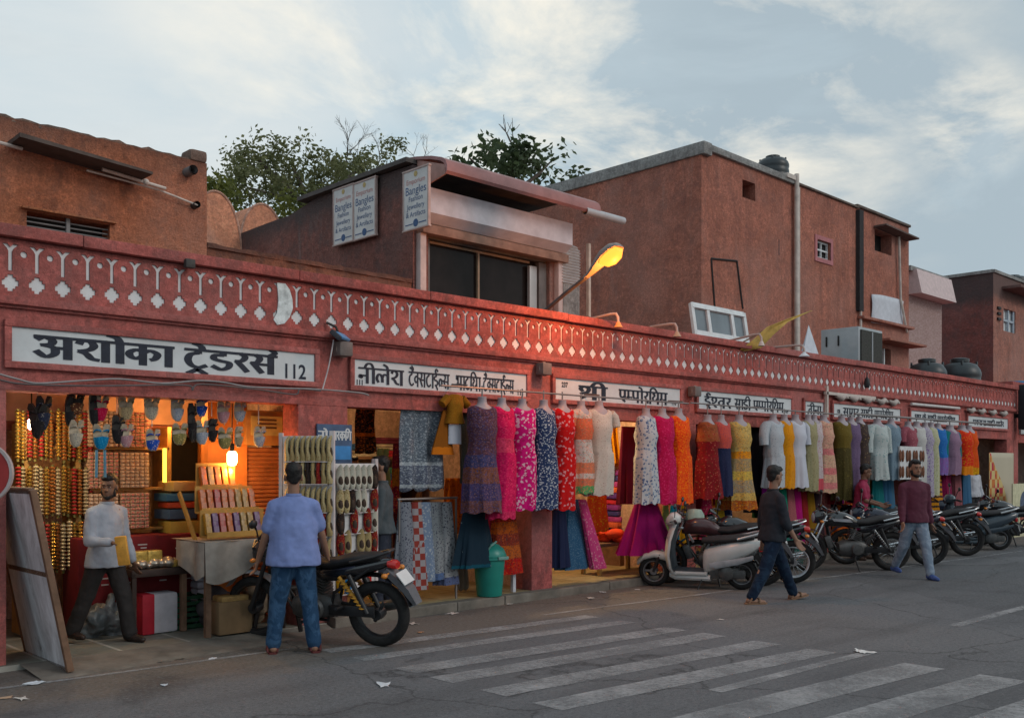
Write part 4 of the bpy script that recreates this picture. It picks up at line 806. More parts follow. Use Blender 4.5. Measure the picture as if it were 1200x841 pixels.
# ================================================================== TREES
def tree(name,label,base,limbs,crown,leaf,nl,size,seed,mleaf,mbark,bare=()):
    rnd=random.Random(seed); t=thing(name,label,'tree',base); m=MB(); tips=[]
    for pts,r0,r1 in limbs:
        n=len(pts); pp=[V(p) for p in pts]; m.tube(pp,[r0+(r1-r0)*i/(n-1) for i in range(n)],7)
    def grow(p,d,ln,r,dep):
        q=p+d*ln; m.tube([p,p.lerp(q,.5)+V((rnd.uniform(-1,1),rnd.uniform(-1,1),rnd.uniform(-1,1)))*ln*.06,q],[r,r*.8,r*.6],5,False)
        if dep==0: tips.append(q); return
        for _ in range(rnd.choice((2,3))): grow(q,(d+V((rnd.uniform(-1,1),rnd.uniform(-1,1),rnd.uniform(-.5,.8)))*.75).normalized(),ln*rnd.uniform(.62,.85),r*.55,dep-1)
    for p,d,ln,r,dep in bare: grow(V(p),V(d).normalized(),ln,r,dep)
    m.obj('trunk',mbark,t,40)
    m=MB()
    for (c,rr,den) in crown:
        c=V(c); cl=[]
        for _ in range(max(3,int(den*.022))):
            while True:
                q=V((rnd.uniform(-1,1),rnd.uniform(-1,1),rnd.uniform(-1,1)))
                if q.length<1: break
            q=q*(.55+.45*q.length); cl.append(c+V((q.x*rr[0],q.y*rr[1],q.z*rr[2])))
        for _ in range(den):
            b0=rnd.choice(cl); q=b0+V((rnd.gauss(0,1),rnd.gauss(0,1),rnd.gauss(0,.8)))*leaf*.17
            a=V((rnd.uniform(-1,1),rnd.uniform(-1,1),rnd.uniform(-1,.4))).normalized(); b_=a.orthogonal().normalized(); b_=(Matrix.Rotation(rnd.uniform(0,6),3,a)@b_); s=size*rnd.uniform(.6,1.3)
            m.add([q,q+a*s*.5+b_*s*.27,q+a*s,q+a*s*.5-b_*s*.27],[(0,1,2,3)])
    m.obj('crown',mleaf,t,0,fixn=False); return t
def leafmat(name,a,b_,c):
    b=NB(name); n=b.ramp(b.noise(1.6,3),[(.35,a),(.55,b_),(.7,c)]); n=b.mix(b.ramp(b.noise(25,2),[(.4,0.0),(.7,.6)]),n,a); b.fin(n,.6,0,.3); tr=b.n('ShaderNodeBsdfTranslucent'); b.put(n,tr.inputs[0]); mx=b.n('ShaderNodeMixShader'); mx.inputs[0].default_value=.45; b.l(b.b.outputs[0],mx.inputs[1]); b.l(tr.outputs[0],mx.inputs[2]); b.l(mx.outputs[0],b.t.nodes['Material Output'].inputs[0]); return b.m
BARK=mat('grey_bark',(.12,.10,.085),.95,.3,8)
YT=15.0; o0=P(360,330,YT); q=lambda px,py,dy=0: tuple(P(px,py,YT+dy)-V((o0.x,YT,2.0)))
S=(YT+CAMD)/FPX/.72
def cl(px,py,rx,rz,den,dy=0): c=q(px,py,dy); k=P(px+1,py,YT).x-P(px,py,YT).x; return (c,(rx*k*.62,1.2,rz*(YT+CAMD)/FPX*.95),int(den*.95))
tree('leafy_tree','broad olive-green tree with bare twigs rising behind the turrets',(o0.x,YT,2.0),
  [([q(365,380),q(372,300),q(366,245)],.28,.16),([q(366,250),q(330,215),q(300,185)],.13,.04),([q(366,250),q(400,215),q(430,190)],.13,.04),([q(366,255),q(352,215),q(340,190)],.1,.03),([q(380,262),q(350,235),q(290,220)],.08,.03)],
  [cl(300,185,36,26,900),cl(285,205,22,22,420),cl(330,178,24,18,480),cl(340,210,40,24,1000),cl(375,200,36,24,900),cl(415,192,40,22,850),cl(445,182,26,14,420),cl(300,228,40,18,620),cl(395,222,40,20,700),cl(265,222,20,20,350),cl(350,230,46,16,700)],
  1.0,0,.135,3,leafmat('olive_leaves',(.12,.13,.055),(.20,.205,.09),(.28,.27,.13)),BARK,
  [(q(405,205),(.1,0,1),.55,.03,4),(q(440,202),(.4,0,1),.42,.025,4),(q(425,208),(-.2,0,1),.45,.025,4),(q(488,214),(.3,0,1),.6,.03,4)])
YT=12.0; o0=P(250,300,YT)
tree('low_tree','bright green bush-like tree between the orange house and the turret',(o0.x,YT,2.0),[([q(250,330),q(252,260),q(256,225)],.16,.06)],[cl(252,225,20,24,500),cl(262,245,24,20,450),cl(335,250,60,14,900),cl(400,240,40,12,450)],1,0,.13,5,leafmat('fresh_leaves',(.08,.095,.02),(.16,.17,.035),(.22,.21,.055)),BARK)
YT=9.0; o0=P(600,300,YT)
tree('dark_tree','dark green tree rising behind the red awning of the showroom',(o0.x,YT,2.0),[([q(598,330),q(600,260),q(598,205)],.2,.08),([q(598,235),q(570,205),q(550,185)],.07,.02),([q(598,230),q(630,205),q(645,190)],.07,.02)],
  [cl(562,185,22,12,161),cl(595,180,24,18,260),cl(590,200,40,14,322),cl(620,188,22,18,235),cl(645,205,14,8,74),cl(640,182,10,10,74),cl(575,175,12,8,74),cl(655,213,16,4,43)],1.0,0,.20,11,leafmat('dark_leaves',(.05,.075,.035),(.09,.125,.058),(.14,.175,.08)),BARK,[(q(600,205),(.1,0,1),.7,.03,2)])
# ================================================================== MERCHANDISE ON THE POLES
PY=-.3
a,b_,c,d=P(517,452,PY),P(806,474,PY),P(1132,491,PY),P(975,483,PY)
STEEL=mat('steel_tube',(.24,.21,.20),.4,.15,5,metal=.5)
m=MB(); m.tube([(a.x,PY,2.508),(11.3,PY,2.512)],.011,8); tag(m.obj('garment_pole',STEEL,None,40),'nearer steel pole carrying the row of dresses, up to the orange one','pole')
m=MB(); m.tube([(11.32,PY-.02,2.522),(16.25,PY-.02,2.515)],.011,8); tag(m.obj('garment_pole',STEEL,None,40),'middle steel pole carrying the maroon dress to the pink banded one','pole')
m=MB(); m.tube([(16.3,PY,2.55),(23.4,PY,2.56)],.02,8); tag(m.obj('garment_pole',STEEL,None,40),'farthest steel pole with dark long dresses and kurtas','pole')
for x in (7.14,9.4,11.2,13.2,15.2,17.6,20.4,23.2):
    m=MB(); m.tube([(x,-.01,2.56),(x,PY+.02,2.535)],.012,6); m.box((x,-.012,2.56),(.05,.02,.07)); m.obj('pole_bracket',STEEL,arc,40)
SKINM=mat('mannequin_plastic',(.30,.25,.27),.45,.08,4)
def ell(rx,ry,z,n,ph=0,amp=0,pl=9,cx=0,cy=0):
    r=[]
    for k in range(n):
        t=2*math.pi*k/n; f=1+amp*math.sin(pl*t+ph)+amp*.6*math.sin((pl*2+1)*t+ph*2.3)
        r.append((cx+rx*f*math.cos(t),cy+ry*f*math.sin(t),z))
    return r
def bust_mesh():
    m=MB(); m.loft([ell(.036,.036,.09,16),ell(.044,.044,.085,16),ell(.043,.043,.04,16),ell(.055,.05,.005,16),ell(.10,.066,-.025,16),ell(.135,.078,-.06,16),ell(.14,.09,-.12,16),ell(.13,.10,-.24,16),ell(.11,.09,-.36,16)]); return m
BUST=None; DC=[0]
GP='dresses on mannequin busts along the poles'
def dress(label,px,pys,pyh,m_,wd=1.0,flare=.22,sleeve=None,bustc=None,neck=.075,kind='dress',Y=PY,rz=None,tier=None,slm=None,ext=None):
    DC[0]+=1; rnd=random.Random(DC[0]*13); p=P(px,pys-4,Y); z0=p.z; Ln=z0-P(px,pyh,Y).z
    t=thing('mannequin_dress',label,'dress',(p.x,Y,z0),(rz if rz is not None else rnd.uniform(-.25,.25)),GP); t.scale=(wd*1.12,wd*1.12,1)
    ph=rnd.uniform(0,6); n=56; rings=[]; pl=rnd.choice((6,7,8))
    prof=[(0.0,neck,.062,-.03),(0.0,.115,.08,-.018),(0,.160,.09,-.045),(0,.166,.10,-.10),(0,.158,.115,-.20),(0,.156,.138,-.28),(0,.138,.112,-.40),(0,.15,.122,-.54)]
    vd=rnd.choice((.04,.055,.07))
    for ri_,(_,rx,ry,z) in enumerate(prof):
        rr=ell(rx,ry,z,n,ph,.0 if z>-.3 else .012,pl)
        if ri_<4: rr=[(x,y,z_-(vd*max(0,1-(x/.095)**2)*(1,.95,.75,.35)[ri_] if y<0 else 0)) for x,y,z_ in rr]
        rings.append(rr)
    st=14
    for i in range(1,st+1):
        u=i/st; z=-.54-(Ln-.54)*u; fl2=max(.165,flare*.80); rx=.15+(fl2-.15)*u**.9; ry=(.125+(fl2*.72-.125)*u**.9); a_=.02+.06*u; drift=.02*math.sin(ph+u*3)
        rings.append(ell(rx,ry,z+.0,n,ph+.5*u,a_,pl,drift,0))
    rings[-1]=[(x,y,z+.012*math.sin(7*math.atan2(y,x)+ph)) for x,y,z in rings[-1]]
    m=MB(); m.loft(rings,cap=False); m.obj('dress',m_,t,60,fixn=True)
    if sleeve:
        for sg in (-1,1):
            sm=MB(); pts=[(sg*.14,0,-.07),(sg*.19,.0,-.12),(sg*(.21+.02*sleeve),0,-.12-sleeve*.5),(sg*(.215+.03*sleeve),-.01,-.12-sleeve)]; sm.tube(pts,[.065,.068,.062,.058],12); sm.obj('sleeve',slm or m_,t,60)
    bm_=bust_mesh().obj('bust',bustc or SKINM,t,50); MB().tube([(0,0,.07),(0,0,max(.10,2.54-z0+.0))],.008,6).obj('hook',STEEL,t,40)
    return t
W_=(.62,.60,.57)
F=fabric
dress('purple and blue long dress with printed border bands, first bust on the pole',565,478,600,F('f_purple_bands',[(0,(.10,.045,.06)),(.42,(.06,.055,.12)),(.52,(.19,.075,.05)),(.66,(.075,.055,.12)),(.80,(.16,.07,.065)),(.92,(.055,.05,.10))],(.22,.13,.15),34,.30,(.05,.06,.16)),1.05,.27)
dress('plain hot pink long dress with two pale shawl bands',588,479,607,F('f_hotpink',[(0,(.62,.03,.12)),(.28,(.66,.10,.16)),(.40,(.60,.02,.13)),(.90,(.5,.06,.12))],(.7,.05,.16),60,.2),1.0,.22)
dress('pink and white floral long dress with puffed bust',612,480,597,F('f_pinkfloral',[(0,(.58,.05,.20))],(.72,.48,.55),15,.40,(.45,.02,.14)),1.0,.23)
dress('navy and white small leaf print long dress',637,481,596,F('f_navyleaf',[(0,(.035,.055,.12))],(.50,.54,.58),26,.37,(.02,.03,.09)),1.05,.25)
dress('red long dress with pale pink flower print beside the navy one',659,481,597,F('f_redfloral',[(0,(.50,.02,.035))],(.66,.32,.34),13,.33,(.35,.01,.03)),1.0,.23)
dress('white tunic with red embroidered yoke and green hem',681,482,578,F('f_whiteembro',[(0,(.60,.52,.46)),(.12,(.55,.16,.10)),(.36,(.62,.58,.54)),(.62,(.58,.22,.14)),(.74,(.62,.57,.52)),(.80,(.55,.2,.13)),(.88,(.08,.30,.12))],(.60,.12,.08),30,.22,(.2,.3,.12),L0=1.1),1.0,.19,.12)
dress('cream long dress with tiny sprig print and short sleeves',702,482,580,F('f_cream',[(0,(.60,.55,.50))],(.28,.16,.14),34,.20,(.35,.4,.3)),1.05,.22,.12)
dress('white dress with blue flower print hanging left of the crimson one',757,490,590,F('f_whiteblue',[(0,(.55,.56,.58))],(.10,.14,.25),15,.34,(.25,.32,.42)),1.05,.24)
dress('crimson pink textured dress between the blue floral and orange ones',776,490,590,F('f_crimson',[(0,(.46,.02,.10))],(.60,.08,.18),22,.34,(.36,.01,.07)),1.05,.24)
dress('bright orange dress with fine mottled print',795,490,590,F('f_orange',[(0,(.78,.13,.01))],(.85,.25,.02),24,.36,(.6,.07,.01)),1.1,.25)
dress('maroon ikat dress with dark ruffled hem, sleeveless with orange yoke',829,497,584,F('f_maroon',[(0,(.30,.10,.05)),(.22,(.18,.01,.02)),(.86,(.13,.015,.02))],(.42,.14,.10),18,.22,(.28,.02,.03)),1.15,.27)
dress('navy dress with a coral pink blouse top',845,497,581,F('f_navycoral',[(0,(.52,.12,.10)),(.30,(.02,.025,.06))],(.05,.05,.11),40,.25),1.0,.21)
dress('yellow and tan tiered block print dress with rust hem',866,497,597,F('f_yellowtier',[(0,(.55,.40,.18)),(.34,(.66,.26,.02)),(.42,(.34,.26,.16)),(.56,(.58,.42,.14)),(.66,(.32,.27,.2)),(.80,(.58,.40,.16)),(.88,(.36,.09,.02))],(.25,.13,.08),30,.24,(.42,.3,.1)),1.2,.29)
dress('pale blue-white sprigged shirt dress with elbow sleeves',906,496,571,F('f_paleblue',[(0,(.52,.54,.57))],(.28,.33,.38),30,.24),1.1,.22,.28)
dress('mustard yellow straight kurta between two white dresses',919,496,572,F('f_mustard',[(0,(.68,.30,.015))],(.58,.22,.01),20,.3),1.05,.2)
dress('white button-front shirt dress with elbow sleeves and curved hem',932,496,571,F('f_white',[(0,(.62,.62,.68))]),1.15,.22,.28)
dress('olive beige long dress with faint pattern',947,496,575,F('f_olivebeige',[(0,(.36,.32,.20))],(.27,.24,.14),18,.3),1.0,.19)
dress('white and rose printed slim dress squeezed beside the olive one',954,496,574,F('f_whiterose',[(0,(.58,.50,.50)),(.72,(.55,.12,.14))],(.45,.12,.16),22,.26),.95,.19)
dress('peach dress with pink plaid bands below the waist',965,496,577,F('f_peach',[(0,(.62,.40,.30)),(.36,(.60,.22,.22)),(.44,(.60,.42,.30)),(.6,(.60,.20,.20)),(.68,(.6,.40,.28)),(.78,(.58,.22,.22)),(.86,(.56,.4,.28))],(.55,.26,.22),14,.24,kind='vor'),1.15,.25)
dress('dark olive brown long dress, leftmost of the farther pole',986,497,586,F('f_oliveb',[(0,(.14,.10,.03)),(.35,(.07,.055,.02))],(.2,.16,.06),24,.22),1.15,.2)
dress('grey purple long dress on the farther pole',997,498,585,F('f_greypurple',[(0,(.17,.12,.19))],(.11,.08,.14),26,.3),1.15,.2)
dress('dark brown long dress with tan paisley print',1007,498,588,F('f_brownpais',[(0,(.06,.04,.035))],(.26,.19,.10),16,.26),1.15,.22)
dress('white tunic with teal print and long sleeves on the farther pole',1028,500,562,F('f_whiteteal',[(0,(.52,.55,.54))],(.25,.36,.36),17,.28),1.35,.2,.42)
dress('grey blue tunic beside the white teal print one',1044,500,562,F('f_greyblue',[(0,(.22,.28,.33))],(.15,.20,.26),22,.3),1.2,.2,.2)
dress('dusty rose tunic near the wall sandals rack',1064,503,556,F('f_dustyrose',[(0,(.30,.10,.12))],(.42,.2,.22),20,.28),1.2,.19,.2)
dress('plain white long tunic on the farther pole',1074,503,578,F('f_offwhite',[(0,(.58,.56,.54))],(.5,.47,.46),20,.3),1.2,.2)
dress('white long dress with purple floral print on the farther pole',1084,504,582,F('f_purpfloral',[(0,(.46,.42,.48))],(.2,.09,.28),22,.35),1.15,.2)
dress('cream long dress with yellow-green sprigs on the farther pole',1091,504,580,F('f_creamgreen',[(0,(.52,.50,.36))],(.28,.3,.12),22,.3),1.1,.2)
dress('blue and violet short kurta near the far end',1099,505,556,F('f_blueviolet',[(0,(.06,.16,.42)),(.45,(.25,.14,.34))],(.1,.3,.5),24,.26),1.2,.18)
dress('grey violet kurta with long teal sleeves',1113,507,556,F('f_greyviolet',[(0,(.30,.20,.27))],(.22,.14,.2),30,.3,L0=1.0),1.5,.2,.45,slm=F('f_teal',[(0,(.02,.16,.17))]))
dress('red and orange brocade kurta at the end of the farther pole',1127,507,556,F('f_redorange',[(0,(.62,.07,.02)),(.78,(.7,.24,.02))],(.66,.30,.04),22,.3,L0=1.0),1.5,.2)
dress('orange red kurta with yellow edge, last on the farther pole',1135,507,556,F('f_orangered',[(0,(.66,.13,.02)),(.82,(.62,.34,.03))],(.5,.05,.02),26,.3,L0=1.0),1.3,.19)
# lower skirts, scarves and cloths hanging beneath and behind
HC=[0]
def hung(name,label,cat,px,pyt,pyb,m_,w0=.10,w1=.30,Y=-.12,dep=.10,n=44,pl=6,shear=0.0,rz=0):
    HC[0]+=1; ph=HC[0]*1.7; p=P(px,pyt,Y); Ln=p.z-P(px,pyb,Y).z; rings=[]
    for i in range(13):
        u=i/12; wv=w0+(w1-w0)*u; r=ell(wv,dep*(.5+.7*u),-Ln*u,n,ph+.4*u,.03+.10*u,pl,shear*u); rings.append(r)
    o=MB().loft(rings,cap=False).obj(name,m_,None,60); o.location=p; o.rotation_euler=(0,0,rz); return tag(o,label,cat,'garments hung low under the dresses')
hung('skirt','black teal skirt with mirror dots beside the bin','skirt',556,585,664,F('f_blackteal',[(0,(.015,.03,.045)),(.55,(.01,.07,.10))],(.35,.4,.42),7,.06),.14,.3,-.05)
hung('skirt','red patchwork skirt hanging between bin and column','skirt',591,592,672,F('f_redpatch',[(0,(.30,.03,.025)),(.2,(.38,.10,.04)),(.35,(.2,.04,.03)),(.5,(.42,.12,.05)),(.66,(.4,.02,.02))],(.10,.05,.04),26,.3,L0=.95),.16,.26,-.02)
hung('skirt','dark red skirt tail under the hot pink dress','skirt',583,590,640,F('f_darkred',[(0,(.25,.01,.05))]),.12,.2,.05)
hung('skirt','navy plain skirt just right of the column','skirt',655,585,664,F('f_navyp',[(0,(.02,.025,.06))]),.10,.16,.1)
hung('skirt','blue denim-like skirt with small white flowers','skirt',671,585,666,F('f_denim',[(0,(.05,.11,.19))],(.20,.28,.36),34,.26),.14,.28,.12)
hung('scarf','pink floral scarf slanting to the floor','scarf',682,585,668,F('f_pinkscarf',[(0,(.56,.10,.22))],(.66,.30,.36),16,.33),.07,.14,-.02,.05,30,4,.32)
hung('skirt','wide magenta pleated skirt on the shop floor edge','skirt',757,588,648,F('f_magenta',[(0,(.30,.01,.13))],(.36,.02,.17),30,.2),.20,.50,-.05,.22,64,9)
hung('dupatta','dark maroon cloth hanging inside beside the yellow curtain','cloth',740,500,590,F('f_darkmaroon',[(0,(.09,.01,.025))]),.22,.30,.6,.1)
hung('scarf','green striped scarf right of the magenta skirt','scarf',780,592,640,F('f_greenscarf',[(0,(.25,.34,.14))],(.4,.3,.1),20,.3),.06,.11,-.05,.05)
hung('scarf','turquoise scarf by the scooter handlebar','scarf',789,592,632,F('f_turq',[(0,(.02,.22,.32))]),.06,.10,-.05,.05)
hung('scarf','amber scarf under the orange dress','scarf',800,592,642,F('f_amber',[(0,(.6,.30,.03))]),.06,.12,-.05,.05)
hung('skirt','rose red patterned skirt under the maroon dress','skirt',828,585,640,F('f_rosered',[(0,(.42,.05,.10))],(.55,.3,.25),20,.28),.10,.18,-.05)
hung('skirt','mustard skirt slice between scooter and walker','skirt',842,585,645,F('f_mustskirt',[(0,(.55,.36,.08))],(.4,.24,.04),26,.28),.08,.16,-.05,.06,30,4,.12)
hung('skirt','deep navy skirt under the navy dress','skirt',850,580,625,F('f_navyp',[(0,(.02,.025,.06))]),.1,.14,.05)
for i,(px,b_,lab,c) in enumerate(((897,640,'violet scarf with pink border behind the walker',(.30,.05,.28)),(908,636,'hot pink and orange long scarf right of the walker',(.62,.10,.20)),(917,645,'emerald scarf right of the walker',(.01,.22,.15)),(926,640,'dusty pink skirt under the white shirt dress',(.36,.13,.14)),(934,640,'magenta scarf beside the dusty pink skirt',(.42,.03,.18)),(941,640,'dark red skirt under the olive dress',(.25,.03,.03)),(949,636,'ochre brown skirt under the rose dress',(.28,.15,.03)),(957,636,'near-black skirt under the peach dress',(.04,.02,.025)))):
    hung('scarf' if 'scarf' in lab else 'skirt',lab,'scarf' if 'scarf' in lab else 'skirt',px,572,b_,F('f_low%d'%i,[(0,c),(.7,k3(c,1.3) if i!=1 else (.7,.22,.02))],k3(c,1.6),24,.2),.10,.18,-.08,.07,30,4,.05)
hung('skirt','dark green-black skirt under the white teal tunic','skirt',1028,562,612,F('f_tealdark',[(0,(.01,.14,.15))]),.2,.26,-.05)
hung('trousers','slate blue trousers under the grey blue tunic','trousers',1043,562,625,F('f_slate',[(0,(.08,.16,.24))]),.12,.14,-.05)
hung('scarf','orange cloth bundle hanging low behind the black motorcycles','cloth',990,590,625,F('f_orangecl',[(0,(.62,.14,.02))],(.7,.3,.05),16,.3),.25,.4,-.05)
hung('scarf','black and amber zigzag scarf','scarf',1097,562,620,F('f_zigzag',[(0,(.55,.24,.03))],(.05,.03,.02),3.2,.55,None,'stripe'),.24,.3,-.2,.1)
hung('trousers','dark crimson trousers under the blue kurta','trousers',1109,556,605,F('f_crimtr',[(0,(.22,.02,.07))],(.32,.06,.12),26,.25),.2,.22,-.1)
hung('trousers','rose brown trousers under the grey violet kurta','trousers',1121,556,612,F('f_rosetr',[(0,(.28,.11,.12))],(.2,.06,.07),26,.25),.2,.2,-.1)
hung('trousers','blue denim trousers by the far doorway','trousers',1132,556,620,F('f_denimtr',[(0,(.06,.13,.22))]),.22,.22,-.1)
hung('dupatta','deep red long cloth behind the dark olive dress','cloth',976,500,590,F('f_deepred',[(0,(.24,.01,.03))]),.2,.22,.02)
hung('dupatta','amber long cloth between the dark dresses and white tunic','cloth',1014,503,590,F('f_amb2',[(0,(.45,.20,.02))]),.2,.2,.15)
hung('dupatta','steel blue long cloth behind the white teal tunic','cloth',1037,503,590,F('f_steelb',[(0,(.06,.14,.24))]),.2,.2,.0)
hung('dupatta','black long cloth beside the yellow tiered dress','cloth',886,497,580,F('f_blk',[(0,(.015,.013,.018))]),.22,.24,.2)
hung('dupatta','dark plum cloth behind the maroon dress','cloth',817,497,580,F('f_plum',[(0,(.10,.01,.03))]),.16,.2,.12)
hung('dupatta','rust cloth hanging deep in the sari shop','cloth',900,500,575,F('f_rust',[(0,(.26,.07,.02))]),.3,.3,.8)
# --- second shop: printed cloths
def sheet(name,label,cat,pxa,pxb,pyt,pyb,Y,m_,fold=.05,k=5):
    a,b_=P(pxa,pyt,Y),P(pxb,pyt,Y); h=a.z-P((pxa+pxb)/2,pyb,Y).z; wd=b_.x-a.x; m=MB()
    m.grid(lambda u,v:((u-.5)*wd*(1+.06*v),fold*math.sin(u*k*2*math.pi+v)*(.4+.6*v)+.02*math.sin(v*5),-h*v-.02*math.sin(u*k*2*math.pi)*v),40,16); o=m.obj(name,m_,None,60,solid=.006); o.location=(a.x+wd/2,Y,a.z); return tag(o,label,cat)
GREYT=fabric('f_greyblock',[(0,(.15,.17,.20)),(.62,(.42,.44,.46)),(.66,(.12,.13,.17)),(.88,(.40,.42,.44)),(.92,(.13,.14,.18))],(.34,.36,.38),34,.22,(.07,.075,.10),L0=.95)
sheet('printed_bedspread','big grey block-print cloth with paisley border hung at the textile shop','cloth',470,519,478,574,.05,GREYT,.03,3)
m=MB(); a,b_=P(466,585,.1),P(536,590,.1); m.tube([(a.x,.1,a.z),(b_.x,.1,a.z-.0)],.014,8)
for x in (a.x+.02,b_.x-.02): m.tube([(x,.1,a.z),(x,.1,.1)],.014,8)
tag(m.obj('garment_rail',STEEL,None,40),'low steel rail under the grey block-print cloth','garment rail')
for i,(px,lab,st) in enumerate(((474,'grey paisley trousers at the left of the low rail',[(0,(.24,.25,.28))]),(487,'white and rust checked cloth on the low rail',[(0,(.36,.33,.34))]),(498,'blue-white striped trousers on the low rail',[(0,(.22,.27,.36))]),(510,'grey trousers with blue hem on the low rail',[(0,(.30,.31,.32)),(.8,(.12,.17,.30))]),(523,'white and charcoal printed trousers at the right of the low rail',[(0,(.34,.34,.35)),(.85,(.12,.14,.24))]))):
    acc=((.07,.07,.10),(.26,.06,.05),(.45,.47,.5),(.10,.10,.13),(.07,.07,.09))[i]
    hung('trousers',lab,'trousers',px,588,(682,690,680,678,684)[i],F('f_rail%d'%i,st,acc,(26,14,20,30,22)[i],.33,L0=1.0,kind='vor' if i!=1 else 'check'),.075,.16,.12,.09,36,5)
# little outfit
p=P(533,462,-.1); t=thing('child_outfit','small mustard embroidered child outfit with white trousers hung from the pole','outfit',p); MU=F('f_childmust',[(0,(.30,.13,.015))],(.45,.25,.06),50,.25)
m=MB(); m.loft([ell(.05,.04,0,24),ell(.11,.06,-.02,24),ell(.12,.07,-.12,24),ell(.10,.06,-.2,24),ell(.14,.07,-.33,24,1,.06,5)],cap=False)
for sg in (-1,1): m.tube([(sg*.1,0,-.04),(sg*.19,0,-.12)],[.05,.05],10)
m.obj('tunic',MU,t,60); m=MB(); m.loft([ell(.09,.03,-.34,16),ell(.095,.03,-.56,16)]); m.obj('trousers',F('f_white',[(0,(.6,.6,.6))]),t,60); m=MB(); m.loft([ell(.03,.02,-.18,20,0,0,9,-.1,.05),ell(.15,.05,-.62,20,1,.05,4,-.14,.05),ell(.16,.055,-.68,20,1,.05,4,-.14,.05)]); m.obj('shawl',F('f_childshawl',[(0,(.28,.10,.01)),(.44,(.62,.20,.01))],L0=1.35),t,60)
sheet('dark_tunic','dark green-grey tunic hanging behind the child outfit','tunic',540,556,470,565,.1,F('f_greenblack',[(0,(.09,.10,.085))],(.14,.15,.13),40,.3),.03,1.5)
# --- interior cloth, shelves of folded fabric
FOLDC=[(.55,.28,.03),(.45,.03,.05),(.20,.04,.25),(.04,.12,.30),(.5,.12,.03),(.30,.22,.16),(.05,.20,.14),(.5,.06,.2),(.4,.36,.30),(.12,.02,.05)]
def folded_proto(i):
    m=MB()
    for q in range(2): m.box((0,0,.02+.042*q),(.34-.01*q,.28,.04),.016)
    return m.obj('folded_cloth',mat('fold_%d'%i,FOLDC[i],.85,.25,12,.3,40),None,40)
protos=[folded_proto(i) for i in range(10)]; used=set()
def fold_at(x,y,z,i,rz,label):
    if i in used: o=protos[i].copy(); COL.objects.link(o)
    else: o=protos[i]; used.add(i)
    o.location=(x,y,z); o.rotation_euler=(0,0,rz); return tag(o,label,'folded cloth','folded cloths on the shop shelves')
CN=('amber','scarlet','violet','navy blue','rust orange','beige','bottle green','pink','cream','dark maroon')
def shelf_unit(x0,x1,Y,zs,label,what):
    t=thing('shelf_unit',label,'shelves',((x0+x1)/2,Y,.1)); m=MB(); W=x1-x0
    for z in zs: m.box((0,0,z-.1-.015),(W,.42,.03))
    for x in (-W/2,W/2): m.box((x,0,(zs[-1]+.35-.1)/2),(.04,.42,zs[-1]+.35-.1))
    m.obj('shelf',WOOD,t,0); rnd=random.Random(int(x0*10))
    for z in zs:
        x=x0+.24
        while x<x1-.2:
            zz_=z; 
            for q in range(rnd.choice((2,3,3))): i=rnd.randrange(10); fold_at(x+rnd.uniform(-.01,.01),Y-.02,zz_+.002,i,rnd.uniform(-.06,.06),CN[i]+' folded cloth '+what); zz_+=.088
            x+=.40
shelf_unit(9.2,11.2,2.15,(.55,.95,1.35,1.75),'wooden shelves of folded cloth at the back of the yellow cloth shop','on the shelves behind the yellow curtain')
shelf_unit(12.2,14.4,2.15,(.55,.95,1.35,1.75),'wooden shelves of folded cloth at the back of the sari shop','on the shelves behind the sari shop dresses')
shelf_unit(16.3,18.6,2.15,(.55,.95,1.35,1.75),'wooden shelves of folded cloth behind the dark long dresses','on the shelves behind the dark long dresses')
shelf_unit(6.0,8.3,2.2,(.95,1.35,1.75),'wooden shelves of folded cloth at the back of the textile shop','on the shelves deep in the textile shop')
sheet('curtain','yellow ochre curtain glowing inside the third shop','curtain',703,724,485,545,1.2,F('f_yellowcurtain',[(0,(.70,.34,.02))]),.06,4)
sheet('bedspread','orange cloth with sunny pattern hanging at the shop entrance','cloth',690,712,572,622,.35,F('f_sunny',[(0,(.62,.10,.02))],(.66,.35,.05),20,.3),.03,3)
m=MB(); p=P(726,632,.5)
for i in range(9): m.sph((random.uniform(-.2,.2),random.uniform(-.12,.12),random.uniform(-.05,.08)),(random.uniform(.12,.2),random.uniform(.1,.15),.07),10,6,Matrix.Rotation(random.uniform(0,3),4,'Z'))
o=m.obj('cloth_heap',mat('vermilion_cloth',(.66,.06,.015),.8,.2),None,60); o.location=(p.x,.55,.62); tag(o,'vermilion heap of cloth on a low bench','cloth heap')
t=thing('bench','low wooden bench under the vermilion cloth','bench',(p.x,.6,.1)); MB().box((0,0,.42),(1.1,.4,.05),.01).obj('seat',WOOD,t,30)
for x in (-.5,.5):
    for y in (-.15,.15): MB().box((x,y,.2),(.05,.05,.4)).obj('leg',mat('bench_leg',(.42,.25,.08),.7),t,0)
t=thing('sari_stack','tall stack of shiny violet and red folded saris','sari stack',(P(727,600,1.3).x,1.3,.1)); rnd=random.Random(5)
z=.3; MB().box((0,0,.15),(.62,.5,.3)).obj('plinth',WOOD,t,0)
for q in range(13):
    m=MB(); m.box((rnd.uniform(-.03,.03),0,z+.045),(.55,.4,.085),.03,Matrix.Rotation(rnd.uniform(-.1,.1),4,'Z')); m.obj('sari',mat('sari_%d'%(q%6),((.22,.04,.30),(.5,.03,.06),(.10,.04,.30),(.6,.12,.05),(.35,.05,.28),(.05,.05,.25))[q%6],.35,.35,16,spec=.6),t,30); z+=.09
sheet('bedspread','dim orange cloth deep in the textile shop','cloth',522,545,560,625,1.1,F('f_dimorange',[(0,(.58,.20,.02))],(.4,.1,.01),16,.3),.03,3)
sheet('tablecloth','grey cream cloth hung low beside the bin','cloth',533,548,632,690,.5,F('f_lowcream',[(0,(.30,.26,.22))]),.02,3)
